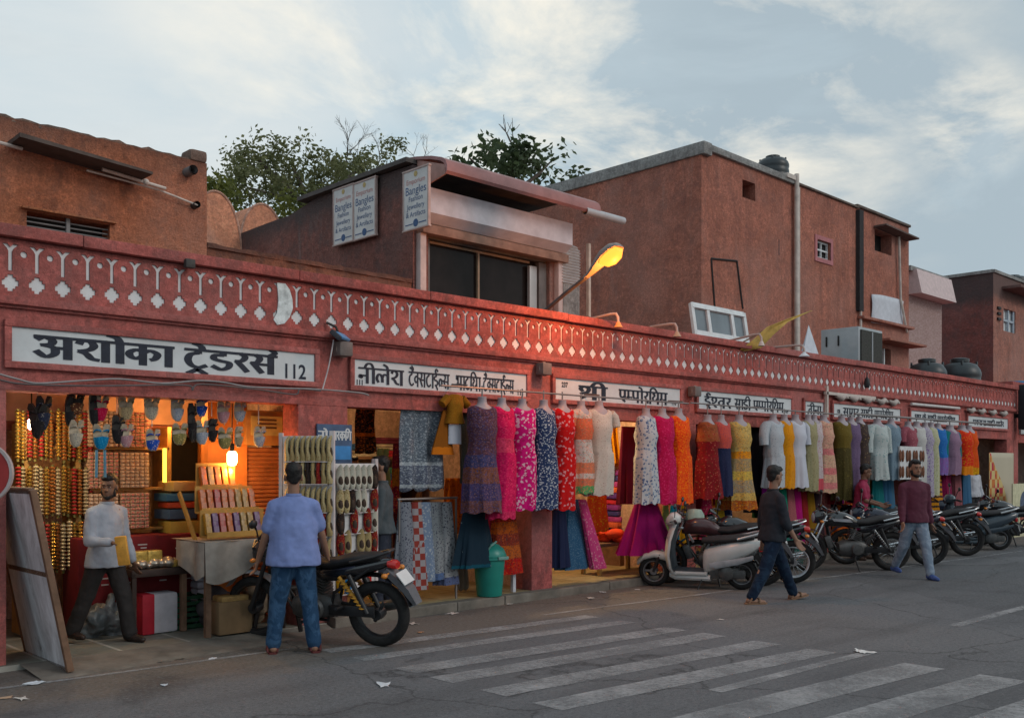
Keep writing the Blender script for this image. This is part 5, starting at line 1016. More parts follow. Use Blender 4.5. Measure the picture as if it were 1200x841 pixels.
sheet('hanging_dress','black dress with orange hem hanging deep in the textile shop','dress',418,440,476,530,.9,F('f_blackor',[(0,(.02,.015,.012)),(.42,(.5,.16,.02)),(.48,(.03,.02,.012)),(.93,(.5,.16,.02))],L0=.72),.05,2)
sheet('hanging_cloth','pale green cloth bundle hanging in the textile shop','cloth',443,456,525,570,.8,F('f_palegreen',[(0,(.42,.48,.22))],(.5,.52,.3),14,.3),.05,2)
sheet('hanging_cloth','narrow crimson cloth left of the grey block-print cloth','cloth',461,469,520,655,.3,F('f_crimcl',[(0,(.26,.015,.04)),(.2,(.5,.16,.03)),(.35,(.26,.015,.04))]),.02,1)
# quilts and posters at the far end
a,b_=P(1158,530,-.1),P(1187,535,-.1)
m=MB(); b=NB('patch_quilt'); ck=b.n('ShaderNodeTexChecker'); b.l(b.tc,ck.inputs[0]); ck.inputs['Scale'].default_value=5; sp=b.n('ShaderNodeSeparateXYZ'); b.l(b.tc,sp.inputs[0])
vv=b.vor(5,'Color'); c=b.mix(ck.outputs[1],(.55,.42,.18),b.ramp(vv,[(0,(.42,.03,.05)),(.5,(.5,.16,.04)),(.8,(.22,.03,.03))],'CONSTANT')); dg=b.math('ADD',sp.outputs[0],b.math('MULTIPLY',sp.outputs[2],.9)); c=b.mix(b.ramp(dg,[(.02,1.0),(.06,0.0)],'CONSTANT'),(.46,.40,.30),c); b.fin(c,.85)
wq=b_.x-a.x; hq=a.z-P(1172,612,-.1).z; m.grid(lambda u,v:((u-.5)*wq,.02*math.sin(u*9),(.5-v)*hq),12,12); o=m.obj('patchwork_quilt',b.m,None,60,solid=.01); o.location=((a.x+b_.x)/2,-.12,a.z-hq/2); tag(o,'cream quilt with red and yellow stepped patches hung at the far corner','quilt')
a,b_=P(1186,570,-1.2),P(1215,575,-1.2); t=thing('poster_board','pale yellow poster board with a dark picture at the right edge','poster',((a.x+b_.x)/2,-.6,.75)); t.location=P(1198,598,-.6); wd=1.3
MB().box((0,0,0),(wd,.03,1.25),.005).obj('board',mat('poster_cream',(.50,.46,.30),.7),t,30); m=MB(); m.lathe([(0,0),(.3,0),(.3,.004),(0,.004)],(.1,-.02,.15),'y',20); m.obj('picture',mat('poster_pic',(.06,.08,.13),.6,.6,12),t,0); m=MB()
for z,wv in ((-.18,.5),(-.34,.9),(-.48,.9)): m.box((0,-.017,z),(wv*.8,.004,.06))
m.obj('print_lines',mat('poster_red',(.25,.06,.04),.7),t,0)
# pale frame over the stair door and stretched white rolls under the far ledge
m=MB(); x=P(968,470,-.06).x; m.box((x,-.07,2.75),(.05,.05,.55)); m.box((x+.9,-.07,3.0-.1),(1.9,.05,.05)); tag(m.obj('pipe_frame',PIPE,None,0),'pale square pipe frame around the short-word signboard','pipe frame')
rnd=random.Random(3)
for i,(px,py) in enumerate(((986,466),(1001,468),(1017,470),(1033,472),(1047,474),(1138,481),(1150,483),(1163,485),(1176,486))):
    p=P(px,py,-.06); m=MB(); m.tube([(-.22,0,.0),(-.05,-.02,-.04),(.1,0,.01),(.24,0,-.02)],[.03,.055,.05,.02],8); o=m.obj('tarp_roll',mat('dirty_tarp',(.40,.34,.31),.8,.3,9),None,50); o.location=(p.x,-.07,2.87); tag(o,'small rolled dirty tarp tied under the far ledge','tarp roll','tarp rolls tied under the far ledge')
m=MB(); a,b_=P(1068,476,-.07),P(1124,482,-.07); m.tube([(a.x,-.07,2.86),(b_.x,-.07,2.87)],.03,8); tag(m.obj('tube_light',mat('unlit_tube',(.55,.5,.48),.4),None,40),'pale unlit tube under the far ledge','tube light')
# white sandals rack on wall among the far dresses
a,b_=P(1052,527,-.45),P(1078,530,-.45); t=thing('sandal_board','small white board of brown sandals among the far dresses','sandal rack',((a.x+b_.x)/2,-.48,(a.z+b_.z)/2-.22)); MB().box((0,0,0),(b_.x-a.x,.03,.62)).obj('board',mat('rack_white',(.55,.54,.54),.7),t,0);
for i in range(4):
    for j in range(2):
        for k in (-.055,.055): MB().sph((-.45+.3*i+k,-.03,.13-.3*j),(.042,.022,.115),10,6).obj('sandal',mat('sandal_brown',(.16,.06,.03),.7,.5,12),t,60)
# dustbin
p=G(577,699,.1); t=thing('dustbin','teal plastic swing-top dustbin beside the column','dustbin',(7.68,-.0,.105)); TEAL=mat('teal_plastic',(.012,.21,.17),.38,.12,4,spec=.5)
t.location=(7.72,-.02,.108); m=MB(); m.lathe([(0,0),(.145,0),(.15,.01),(.185,.42),(.205,.43),(.205,.455),(.18,.455)],(0,0,0),'z',28); m.obj('body',TEAL,t,40); m=MB(); m.lathe([(.2,.456),(.205,.475),(.17,.55),(.11,.60),(.04,.625),(0,.627)],(0,0,0),'z',28); m.obj('lid',TEAL,t,40)
m=MB(); m.box((.03,-.205,.45),(.16,.03,.04),.01); m.tube([(-.16,-.09,.50),(-.10,-.14,.60),(0,-.12,.64)],.012,6); m.obj('handle',mat('bin_handle',(.14,.28,.25),.5),t,30)
t=thing('stool','white plastic stool leg showing between bin and column','stool',(8.05,.16,.1)); MB().box((0,0,.42),(.3,.3,.03),.01).obj('seat',mat('stool_white',(.5,.5,.55),.5),t,30)
for x in (-.12,.12):
    for y in (-.12,.12): MB().box((x,y,.2),(.05,.05,.4),.008).obj('leg',MATS['stool_white'],t,30)

# dense dark row of cloths hung behind the dresses inside the openings
rnd=random.Random(77)
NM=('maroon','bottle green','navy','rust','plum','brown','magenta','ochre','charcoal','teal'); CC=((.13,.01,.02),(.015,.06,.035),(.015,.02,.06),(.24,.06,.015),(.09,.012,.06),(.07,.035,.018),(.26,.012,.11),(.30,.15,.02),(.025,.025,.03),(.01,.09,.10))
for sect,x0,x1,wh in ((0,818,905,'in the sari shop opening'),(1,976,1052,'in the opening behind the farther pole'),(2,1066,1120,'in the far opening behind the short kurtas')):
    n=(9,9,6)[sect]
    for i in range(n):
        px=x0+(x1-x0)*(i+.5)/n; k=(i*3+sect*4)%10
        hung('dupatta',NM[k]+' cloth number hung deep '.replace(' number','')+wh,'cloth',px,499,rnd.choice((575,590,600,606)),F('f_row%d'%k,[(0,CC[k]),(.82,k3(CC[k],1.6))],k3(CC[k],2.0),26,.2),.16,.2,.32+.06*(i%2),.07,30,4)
# ================================================================== BANGLE AND SLIPPER SHOP (112)
WARM=(1.0,.50,.14)
def lamp(label,x,y,z,energy,r=.045,col=WARM,es=24,cord=True):
    t=thing('light_bulb',label,'bulb',(x,y,z)); m=MB(); m.lathe([(0,-r*1.5),(r*.7,-r*1.35),(r,-r*.7),(r,r*.9),(r*.7,r*1.4),(0,r*1.5)],(0,0,0),'z',16); m.obj('glass',emis('bulb_%.2f_%.0f'%(col[2],es),col,es),t,60)
    m=MB(); m.lathe([(.02,0),(.024,.07),(.008,.08)],(0,0,r*1.4),'z',10); 
    if cord: m.tube([(0,0,r*1.4+.07),(0,0,2.85-z)],.006,6)
    m.obj('holder',DARK,t,40); d=bulb_light('bulb_light',(0,-.0,-r*2.2),col,energy,t,.06); return t
lamp('bright hanging bulb above the slanted bangle rack',P(272,537,.42).x,.42,P(272,537,.42).z,18,.05,WARM,14)
lamp('small white bulb among slippers at the far left',P(37,497,.7).x,.7,P(37,497,.7).z,11,.032,(1,.78,.5),20)
lamp('bulb high over the bangle shelves behind the slippers',P(190,505,1.3).x,1.0,2.2,16,.03,WARM,14)
lamp('bulb deep inside the textile shop',6.8,1.2,2.3,22,.03,(1,.6,.25),30)
lamp('bulb lighting the yellow curtain shop',10.2,.95,2.45,75,.035,(1,.66,.30),20)
lamp('bulb inside the sari shop',13.6,1.0,2.45,34,.035,(1,.66,.3),20)
lamp('bulb behind the dark long dresses',17.2,1.1,2.45,22,.035,(1,.66,.3),20)
lamp('dim bulb in the shop past the far end of the arcade',27.3,1.2,2.1,9,.035,(1,.6,.25),20)
# shutter
x0,x1=P(289,560,.7).x,5.37; t=thing('roller_shutter','closed ribbed roller shutter glowing orange under the bulb','shutter',(x0,.72,.05)); m=MB(); n=40; zt=1.78
rings=[]
for i in range(n*3+1): z=zt*i/(n*3); b_=.012*math.cos(i/3*2*math.pi); rings.append([(0,b_,z),(x1-x0,b_,z)])
m.loft(rings,closed=False); m.obj('slats',mat('shutter_orange',(.36,.13,.045),.55,.25,6,metal=.0),t,50); m=MB(); m.box(((x1-x0)/2,.05,zt+.2),(x1-x0+.1,.3,.36),.02); m.obj('hood',mat('shutter_hood',(.42,.19,.05),.6,.2),t,30)
pw_=x0-P(243,560,.7).x; m=MB(); m.box((-pw_/2-.005,.03,1.2),(pw_,.14,2.3)); m.obj('post',mat('orange_post',(.50,.16,.03),.7),t,0); m=MB(); m.box(((x1-x0)*.45,-.11,zt+.22),(.36,.012,.2)); m.obj('notice',mat('notice_yellow',(.55,.38,.12),.7,.2),t,0); m=MB()
for z in (.28,.24,.20): m.box(((x1-x0)*.45,-.118,zt+z),(.22,.005,.018))
m.obj('notice_print',mat('notice_ink',(.12,.05,.02),.7),t,0)
# dark doorway with door frame & pink valance board behind slippers
a,b_=P(20,480,1.6),P(225,505,1.6); t=thing('valance_board','pinkish board valance above the shelves inside the slipper shop','valance',((a.x+b_.x)/2,1.62,2.28)); MB().box((0,0,0),(b_.x-a.x+.5,.05,.42),.01).obj('panel',mat('valance_pink',(.52,.30,.22),.75,.2,4),t,30)
MB().box((0,-.02,-.26),(b_.x-a.x+.5,.06,.09),.01).obj('rail',mat('valance_rail',(.20,.06,.04),.7),t,30)
a,b_=P(203,480,1.7),P(240,560,1.7); t=thing('back_door','dark open doorway with orange frame between shelves and shutter','door',((a.x+b_.x)/2,1.75,.05)); W=b_.x-a.x; MB().box((0,.1,.95),(W,.04,1.9)).obj('panel',DARK,t,0)
m=MB(); m.box((-W/2-.03,.08,1.0),(.07,.1,2.0)); m.box((W/2+.05,.08,1.0),(.14,.1,2.0)); m.obj('door_frame',MATS['orange_post'],t,0)
# bangle shelves: packs of boxed bangles
BOXC=[mat('bangle_pack_tan',(.52,.33,.20),.6,.2,40),mat('bangle_pack_pink',(.52,.32,.20),.6,.2,40),mat('bangle_pack_gold',(.55,.36,.10),.4,.3,40,metal=.3)]
def pack_proto(i):
    t=thing('bangle_pack','','bangle pack'); m=MB(); rnd=random.Random(i)
    for cx in range(6):
        for cz in range(10): m.box((-.12+.048*cx,rnd.uniform(-.008,.008),.018+.035*cz),(.044,.2,.031),.006)
    m.obj('boxes',BOXC[i],t,30); m=MB()
    for cx in range(6):
        for cz in range(10):
            m.box((-.12+.048*cx,-.111,.018+.035*cz),(.020,.004,.012))
    m.obj('box_labels',mat('pack_label_%d'%i,((.62,.45,.3),(.55,.12,.1),(.3,.08,.03))[i],.5,.4,60),t,0); return t
PK=[pack_proto(i) for i in range(3)]; fst=[True]*3
Ysh=1.15
t=thing('bangle_shelves','wooden shelves filled with packs of boxed bangles at the left','shelves',(3.4,Ysh+.1,.05)); m=MB()
X0,X1=P(30,540,Ysh).x,P(197,540,Ysh).x
zr=[P(120,580,Ysh).z-.18,P(120,580,Ysh).z+.22,P(120,580,Ysh).z+.62]
zr=[1.02,1.42,1.82]
for z in zr: m.box(((X0+X1)/2-3.4,.05,z-.06),(X1-X0,.36,.025))
for x in (X0,P(90,540,Ysh).x,X1): m.box((x-3.4,.05,1.0),(.04,.36,1.96))
m.obj('shelf',mat('shelf_gold',(.36,.19,.05),.6,.3),t,0)
row=0; names=('bottom','middle','top')
for r_,z in enumerate(zr):
    x=P(92,540,Ysh).x+.2; k_=0
    while x<X1-.12:
        i=(0,1,0,1,1)[(k_+r_)%5]; lab='%s pack of small bangle boxes on the %s shelf, %s from the shelf post'%(('tan','pink','gold')[i],names[r_],('first','second','third','fourth','fifth','sixth')[k_])
        if fst[i]: o=PK[i]; fst[i]=False; o.location=(x,Ysh,z+.0); o['label']=lab; o['group']='bangle packs on the shelves'
        else: o=copy_to(PK[i],(x,Ysh,z),0,lab,'bangle packs on the shelves')
        x+=.305; k_+=1
# rods threaded with gold bangles on the far left
def roll_proto(gm):
    t=thing('bangle_roll','','bangle roll'); m=MB()
    for q in range(13): m.lathe([(.018,-.012),(.028,0),(.018,.012),(.012,0),(.018,-.012)],(0,0,-.034*q-.03),'z',12,None)
    m.obj('bangles',gm,t,60); MB().tube([(0,0,0),(0,0,-.48)],.012,6).obj('rod',mat('rod_green',(.16,.14,.04),.5,.6,30),t,40); return t
rps=[[roll_proto(mat('gold_bangles',(.62,.40,.10),.25,.5,60,metal=.8)),'golden',True],[roll_proto(mat('copper_bangles',(.50,.20,.06),.3,.6,50,metal=.7)),'copper',True],[roll_proto(mat('red_bangles',(.36,.03,.03),.3,.7,50,metal=.3)),'red',True],[roll_proto(mat('pearl_bangles',(.55,.46,.30),.3,.5,60,metal=.4)),'pearly',True]]; rnd=random.Random(8)
for r_ in range(3):
    for k_ in range(14):
        rq=rps[rnd.choice((0,0,0,1,2,3))]; x=P(18,540,Ysh).x+.05*k_; loc=(x,Ysh-.06+rnd.uniform(-.03,.03),2.16-.52*r_+rnd.uniform(-.02,.02)); lab='rod of %s bangles hanging in the %s row at the far left'%(rq[1],('top','middle','bottom')[r_])
        if rq[2]: o=rq[0]; o.location=loc; o['label']=lab; o['group']='rods of bangles at the far left'; rq[2]=False
        else: copy_to(rq[0],loc,rnd.uniform(0,6),lab,'rods of bangles at the far left')
# glowing yellow glass column lamp by the shelf
p=P(193,545,.95); m=MB(); m.box((0,0,0),(.035,.03,.34),.008); o=m.obj('lamp_tube',emis('yellow_tube',(1.0,.55,.05),2.2),None,30); o.location=p; tag(o,'thin yellow lamp tube beside the bangle shelves','lamp tube')
# red counter front + table of trinkets
x0,x1=P(100,650,1.0).x,P(212,650,1.0).x
t=thing('counter','dark red cloth covered counter under the bangle shelves','counter',((x0+x1)/2,1.05,.05)); MB().box((0,0,.46),(x1-x0+.25,.4,.9),.02).obj('body',mat('counter_red',(.16,.012,.015),.8,.3,5),t,30)
m=MB(); rnd=random.Random(2)
for i in range(40): m.box((rnd.uniform(-.5,.5),-.203,rnd.uniform(.45,.85)),(rnd.uniform(.04,.12),.006,.012))
m.obj('silver_trim',mat('silver_trim',(.45,.42,.42),.4),t,0)
x0,x1=P(140,690,.75).x,P(237,690,.75).x; z_=P(190,662,.7).z
t=thing('display_table','dark low table loaded with small metal trinkets','table',((x0+x1)/2,.72,.05)); W=x1-x0; MB().box((0,0,z_-.09),(W,.5,.07),.01).obj('top',mat('table_dark',(.05,.03,.025),.6,.3),t,30)
for x in (-W/2+.03,W/2-.03):
    for y in (-.22,.22): MB().box((x,y,(z_-.12)/2),(.04,.04,z_-.12)).obj('leg',MATS['table_dark'],t,0)
rnd=random.Random(4)
def trinket_proto(i):
    m=MB()
    if i==0: m.sph((0,0,.035),(.05,.05,.035),10,6)
    if i==1: m.box((0,0,.03),(.09,.07,.06),.012)
    if i==2: m.lathe([(0,0),(.04,0),(.045,.03),(.03,.06),(.03,.09),(0,.09)],(0,0,0),'z',12)
    return m.obj(('metal_bowl','trinket_box','small_vase')[i],mat('trinket_%d'%i,((.42,.36,.30),(.52,.36,.10),(.45,.25,.12))[i],.3,.4,30,metal=.6),None,40)
TP=[trinket_proto(i) for i in range(3)]; tu=set()
for k_ in range(34):
    i=rnd.choice((0,0,1,2)); x=(x0+x1)/2+(-.46+.92*(k_%12)/11)*W*.95; y=.55+.16*(k_//12)+rnd.uniform(-.02,.02)
    if i in tu: o=TP[i].copy(); COL.objects.link(o)
    else: o=TP[i]; tu.add(i)
    o.location=(x,y,.05+z_-.053); o.rotation_euler=(0,0,rnd.uniform(0,6)); s=rnd.uniform(.7,1.3); o.scale=(s,s,s); tag(o,('small dull metal bowl','small golden trinket box','small brass vase')[i]+' on the dark low table','trinket','trinkets on the dark low table')
for x,lab in ((P(163,650,.6).x,'left golden cube box propped on the low table'),(P(180,648,.6).x,'right golden cube box propped on the low table')):
    m=MB(); m.box((0,0,.08),(.14,.12,.16),.012); m.lathe([(0,0),(.05,0),(.05,.006),(0,.006)],(0,-.062,.08),'y',10); o=m.obj('gift_box',mat('gold_box',(.52,.34,.08),.35,.4,24,metal=.4),None,30); o.location=(x,.62,.05+z_-.05); tag(o,lab,'box')
# things under the table
p=G(178,724,.05); m=MB(); m.box((0,0,.19),(.28,.2,.38),.03); o=m.obj('sack',mat('white_sack',(.46,.42,.45),.8,.15,8,.4,12),None,40); o.location=(P(187,700,.62).x,.62,.05); tag(o,'white packed sack under the low table','sack')
m=MB(); m.box((0,0,.19),(.12,.18,.38),.015); o=m.obj('red_box',mat('red_carton',(.42,.015,.03),.6),None,30); o.location=(P(172,700,.6).x-.02,.6,.05); tag(o,'narrow red carton beside the white sack','carton')
t=thing('crate','dark green slatted crate under the low table','crate',(P(212,700,.7).x,.7,.05)); m=MB()
for k_ in range(6):
    z=.03+.055*k_; m.box((0,-.15,z),(.36,.012,.035)); m.box((0,.15,z),(.36,.012,.035)); m.box((-.18,0,z),(.012,.3,.035)); m.box((.18,0,z),(.012,.3,.035))
for x in (-.18,.18):
    for y in (-.15,.15): m.box((x,y,.16),(.03,.03,.33))
m.box((0,0,.01),(.34,.28,.02)); m.obj('slats',mat('crate_green',(.02,.06,.03),.6,.3),t,0)
t=thing('packet_stack','tall stack of white wrapped packets topped by an orange tray','stack',(P(229,700,.85).x+.1,.85,.05)); m=MB(); rnd=random.Random(1)
for k_ in range(9): m.box((rnd.uniform(-.012,.012),0,.036+.072*k_),(.30,.30,.068),.02)
m.obj('packets',mat('white_packets',(.46,.46,.54),.7,.15),t,30); m=MB(); m.box((0,0,.70),(.36,.34,.05),.01); m.obj('tray',mat('tray_orange',(.5,.13,.03),.6),t,30); m=MB(); m.box((0,0,.735),(.32,.3,.02),.005); m.obj('tray_goods',BOXC[2],t,30)
for k_,(c,lab,zz_) in enumerate((((.5,.05,.02),'red carton, lowest of the pile left of the slanted rack',.75),((.5,.34,.06),'yellow carton in the pile left of the slanted rack',.93),((.06,.12,.20),'slate blue carton in the pile left of the slanted rack',1.10),((.45,.06,.02),'thin red book-like carton in the pile left of the slanted rack',1.21),((.04,.14,.24),'upper blue carton in the pile left of the slanted rack',1.28),((.5,.34,.12),'tan carton on top of the pile left of the slanted rack',1.38))):
    m=MB(); hz=(.16,.15,.10,.06,.08,.10)[k_]; m.box((0,0,hz/2),(.34-.02*(k_%3),.3,hz-.004),.006); o=m.obj('carton',mat('carton_%d'%k_,c,.6,.15,6),None,30); o.location=(P(213,600,1.0).x+(.02 if k_%2 else -.02),1.1,zz_); o.rotation_euler=(0,0,.1*(k_%3-1)); tag(o,lab,'carton')
MB_=MB(); MB_.box((0,0,.35),(.4,.34,.70)); o=MB_.obj('pedestal',mat('pedestal_blue',(.03,.04,.07),.8),None,0); o.location=(P(213,600,1.0).x,1.1,.05); tag(o,'dark pedestal carrying the pile of cartons','pedestal')
# slanted rack of bright boxes, on a cloth covered table
xa,xb=P(232,640,.2).x,P(306,640,.2).x; cx=(xa+xb)/2; W=xb-xa; zt=P(270,632,.0).z; YT_=.26
t=thing('cloth_table','table under a grey cloth carrying the slanted rack','table',(cx,YT_,.05)); m=MB(); m.box((0,0,zt-.09),(W+.05,.62,.05)); m.obj('top',WOOD,t,0)
for x in (-W/2,W/2):
    for y in (-.25,.25): MB().box((x,y,(zt-.1)/2),(.05,.05,zt-.1)).obj('leg',WOOD,t,0)
m=MB(); m.grid(lambda u,v:((u-.5)*(W+.14),-.34-.02*math.sin(u*14+v),zt-.055-(.34+.10*math.sin(u*5+1)-.12*abs(u-.5))*v),30,8); m.grid(lambda u,v:((u-.5)*(W+.14),-.34+.7*v,zt-.055),6,4); o=m.obj('cloth',mat('grey_cloth',(.34,.29,.25),.9,.2,8,.3,30),None,60); m=MB(); m.grid(lambda u,v:(-(W/2+.075)-.02*math.sin(u*11),-.34+.62*u,zt-.06-(.30+.06*math.sin(u*6))*v),20,6); sf=m.obj('side_drop',MATS['grey_cloth'],o,60); o.location=(cx,YT_,.05); tag(o,'grey cloth draped over the front of the rack table','tablecloth')
t=thing('slanted_rack','slanted tiered wooden rack for bright orange boxes under the bulb','rack',(cx,YT_,.05+zt-.05)); m=MB(); rows=[(-.22,.05,W*1.0),(-.05,.27,W*.9),(.12,.49,W*.62)]
for y,z,wd in rows: m.box((0,y+.05,z-.02),(wd,.14,.02)); m.box((0,y-.02,z+.0),(wd,.012,.05)); m.box((0,y+.12,z+.1),(wd,.014,.26))
m.box((-W*.5,-.0,.24),(.02,.05,.62),0,Matrix.Rotation(R(-38),4,'X')); m.box((W*.5,-.0,.24),(.02,.05,.62),0,Matrix.Rotation(R(-38),4,'X')); m.obj('frame',mat('rack_gold',(.42,.22,.05),.6,.25),t,0)
bc=[((.38,.085,.006),'orange'),((.28,.018,.008),'red'),((.36,.17,.01),'golden'),((.30,.17,.04),'cream'),((.09,.025,.10),'purple')]
bp=[]
for i,(c,nm) in enumerate(bc): m=MB(); m.box((0,0,.11),(.058,.05,.2),.008); m.box((0,-.027,.05),(.05,.004,.06)); m.box((0,-.027,.155),(.05,.004,.05)); o=m.obj('incense_box',mat('incense_%d'%i,c,.35,.35,60,spec=.5),None,30); bp.append(o)
bu=set(); rnd=random.Random(12)
for r_,(y,z,wd) in enumerate(rows):
    k_=0; x=cx-wd/2+.05
    while x<cx+wd/2-.03:
        i=rnd.choice((0,0,1,2,2,3)) if not(r_==0 and k_%3==1) else 4
        if i in bu: o=bp[i].copy(); COL.objects.link(o)
        else: o=bp[i]; bu.add(i)
        o.location=(x,YT_+y+.045,.05+zt-.05+z-.008); o.rotation_euler=(R(-14),0,rnd.uniform(-.05,.05)); tag(o,bc[i][1]+' upright box in the %s row of the slanted rack'%('lowest','middle','highest')[r_],'box','bright boxes in the slanted rack'); x+=.073; k_+=1
for i in range(5):
    if i not in bu: bpy.data.objects.remove(bp[i])
# stools, carton by the motorcycle
def stool(x,y,z,label):
    t=thing('stool',label,'stool',(x,y,z)); BP=mat('brown_plastic',(.025,.018,.016),.45,.2); MB().box((0,0,.42),(.30,.30,.035),.012).obj('seat',BP,t,30)
    for a in (-1,1):
        for b_ in (-1,1): m=MB(); m.tube([(a*.11,b_*.11,.41),(a*.16,b_*.16,0)],[.03,.022],6); m.obj('leg',BP,t,40)
p=G(290,735,.05); stool(p.x+.10,-.16,.05,'dark brown plastic stool behind the motorcycle front wheel')
t=thing('open_carton','brown cardboard carton with goods beside the stool','carton',(P(268,690,.1).x,.1,.05)); MB().box((0,0,.16),(.34,.28,.30),.01).obj('box',mat('cardboard',(.20,.125,.065),.85,.2,5),t,30); MB().box((.02,-.0,.33),(.28,.2,.06),.02).obj('goods',mat('carton_goods',(.36,.22,.08),.7,.4,16),t,30)
# hanging slippers
def slipper(mb,T,L_=.24,wd=.085):
    o=[]; 
    for i in range(9):
        u=i/8; x=u*L_; ww=wd/2*(.62+.5*math.sin(u*math.pi)**.6-.12*math.sin(u*2*math.pi)); ww=ww if 0<i<8 else ww*.55; tp=.012+(.018 if u<.15 else .0)
        o.append([(x,-ww,0),(x,ww,0),(x,ww,tp),(x,-ww,tp)])
    n0=len(mb.v); mb.loft(o); 
    for i in range(n0,len(mb.v)): mb.v[i]=T@mb.v[i]
def slip_upper(mb,T,L_,wd):
    n0=len(mb.v)
    for u0,u1,n in ((.50,.98,7),):
        r=[]
        for i in range(n):
            u=u0+(u1-u0)*i/(n-1); ww=wd/2*(1.12 if i<n-3 else 1.0 if i<n-2 else .8 if i<n-1 else .4); h=.034-.022*((u-u0)/(u1-u0))**1.5; r.append([(u*L_,ww*math.cos(q),.008+h*math.sin(q)) for q in [k*math.pi/6 for k in range(7)]])
        mb.loft(r,closed=False)
    mb.tube([(.30*L_,-wd*.42,.01),(.24*L_,-wd*.2,.03),(.22*L_,0,.036),(.24*L_,wd*.2,.03),(.30*L_,wd*.42,.01)],.007,6)
    for i in range(n0,len(mb.v)): mb.v[i]=T@mb.v[i]
SOLE=[mat('slipper_sole_beige',(.40,.33,.24),.8,.25,30),mat('slipper_sole_dark',(.03,.026,.024),.8,.2)]; DARKSOLE={'black':1,'navy':1,'sequin':1,'sky':0}
def slip_mat(nm,c,c2): return fabric('slip_'+nm,[(0,c)],c2,60,.3)
SC={'navy':((.03,.035,.06),(.3,.28,.26)),'sequin':((.12,.05,.03),(.55,.35,.2)),'crimson':((.45,.02,.08),(.5,.1,.15)),'sky':((.02,.22,.42),(.1,.35,.5)),'beige':((.42,.34,.22),(.2,.12,.08)),'cream':((.50,.46,.38),(.2,.2,.22)),'cobalt':((.05,.10,.40),(.4,.4,.5)),'black':((.02,.018,.018),(.06,.05,.05)),'olive':((.25,.22,.10),(.5,.4,.2)),'silver':((.40,.42,.46),(.15,.2,.32)),'rose':((.42,.25,.28),(.5,.4,.4))}
SM_={k_:slip_mat(k_,*v) for k_,v in SC.items()}
def slipper_pair(px,py0,py1,col,label,Y=.22,rz=0.0):
    a=P(px,py0,Y); hz=a.z-P(px,py1,Y).z; t=thing('slipper_pair',label,'slippers',(a.x,Y,a.z),rz,'slippers hung on strings in the shop opening')
    for sg in (-1,1):
        B3=Matrix(((0,1,0,0),(0,0,-1,0),(-1,0,0,0),(0,0,0,1))); T=Matrix.Translation((sg*.042,-.01,-.02))@Matrix.Rotation(sg*R(9),4,'Y')@Matrix.Rotation(sg*R(28),4,'Z')@B3; L_=max(.2,hz*.92)
        m=MB(); slipper(m,T,L_,.072); so=m.obj('slipper',SOLE[DARKSOLE.get(col,0)],t,50); m=MB(); slip_upper(m,T,L_,.072); m.obj('upper',SM_[col],so,50)
    MB().tube([(0,0,0),(0,0,2.26-a.z if 2.26>a.z+.02 else .04)],.005,5).obj('string',mat('string',(.5,.45,.4),.8),t,0)
for px,a_,b_,c,lab,rz in ((50,461,505,'navy','navy slippers hanging first from the left',.3),(44,470,515,'black','black slippers hanging low at the far left',-.4),(88,456,486,'sequin','brown sequinned slippers hanging above cream ones',0),(88,489,524,'cream','cream slippers hanging under sequinned ones',.4),(80,462,500,'black','black slippers behind the sequinned pair',.9),(117,460,494,'crimson','crimson slippers hanging above the sky blue ones',.2),(118,494,527,'sky','sky blue slippers hanging under crimson ones',0),(109,458,500,'black','black slippers left of the crimson pair',.7),(147,460,492,'beige','beige embroidered slippers in the upper row',0),(147,494,524,'rose','pale rose slippers under the beige embroidered pair',.4),(137,484,520,'black','black slippers low between beige and crimson pairs',.5),(177,460,492,'cream','cream slippers with a dark middle in the upper row',0),(178,500,523,'cobalt','cobalt blue slippers under the cream pair',.3),(207,461,494,'silver','silver slippers left of the dark doorway',.2),(210,493,521,'olive','olive gold slippers left of the dark doorway',0),(224,470,520,'black','black slippers in front of the dark doorway',.6),(235,461,487,'cobalt','blue and white slippers above shiny grey ones',.5),(236,490,521,'silver','shiny grey slippers in front of the doorway',.1),(248,488,518,'black','single dark pair right of the shiny grey slippers',.7),(261,467,496,'rose','pale slippers with dark straps above the bulb',.2),(263,498,526,'olive','olive slippers right above the bulb',0),(280,467,494,'silver','silver blue slippers right of the bulb string',.3),(278,497,524,'beige','beige slippers hanging right beside the bulb',.8),(303,497,524,'silver','large grey white slippers, rightmost on a long string',.3)):
    slipper_pair(px,a_,b_,c,lab,.22,rz)
for px in (113.5,121.5): pass
m=MB()
for dx in (-.035,.035): m.tube([(dx,0,0),(dx*1.1,0,-.24)],.012,6)
p=P(118,527,.22); o=m.obj('cord_tassel',mat('cord_blue',(.10,.22,.30),.8),None,40); o.location=p; tag(o,'pair of long blue cords dangling under the sky blue slippers','cord')
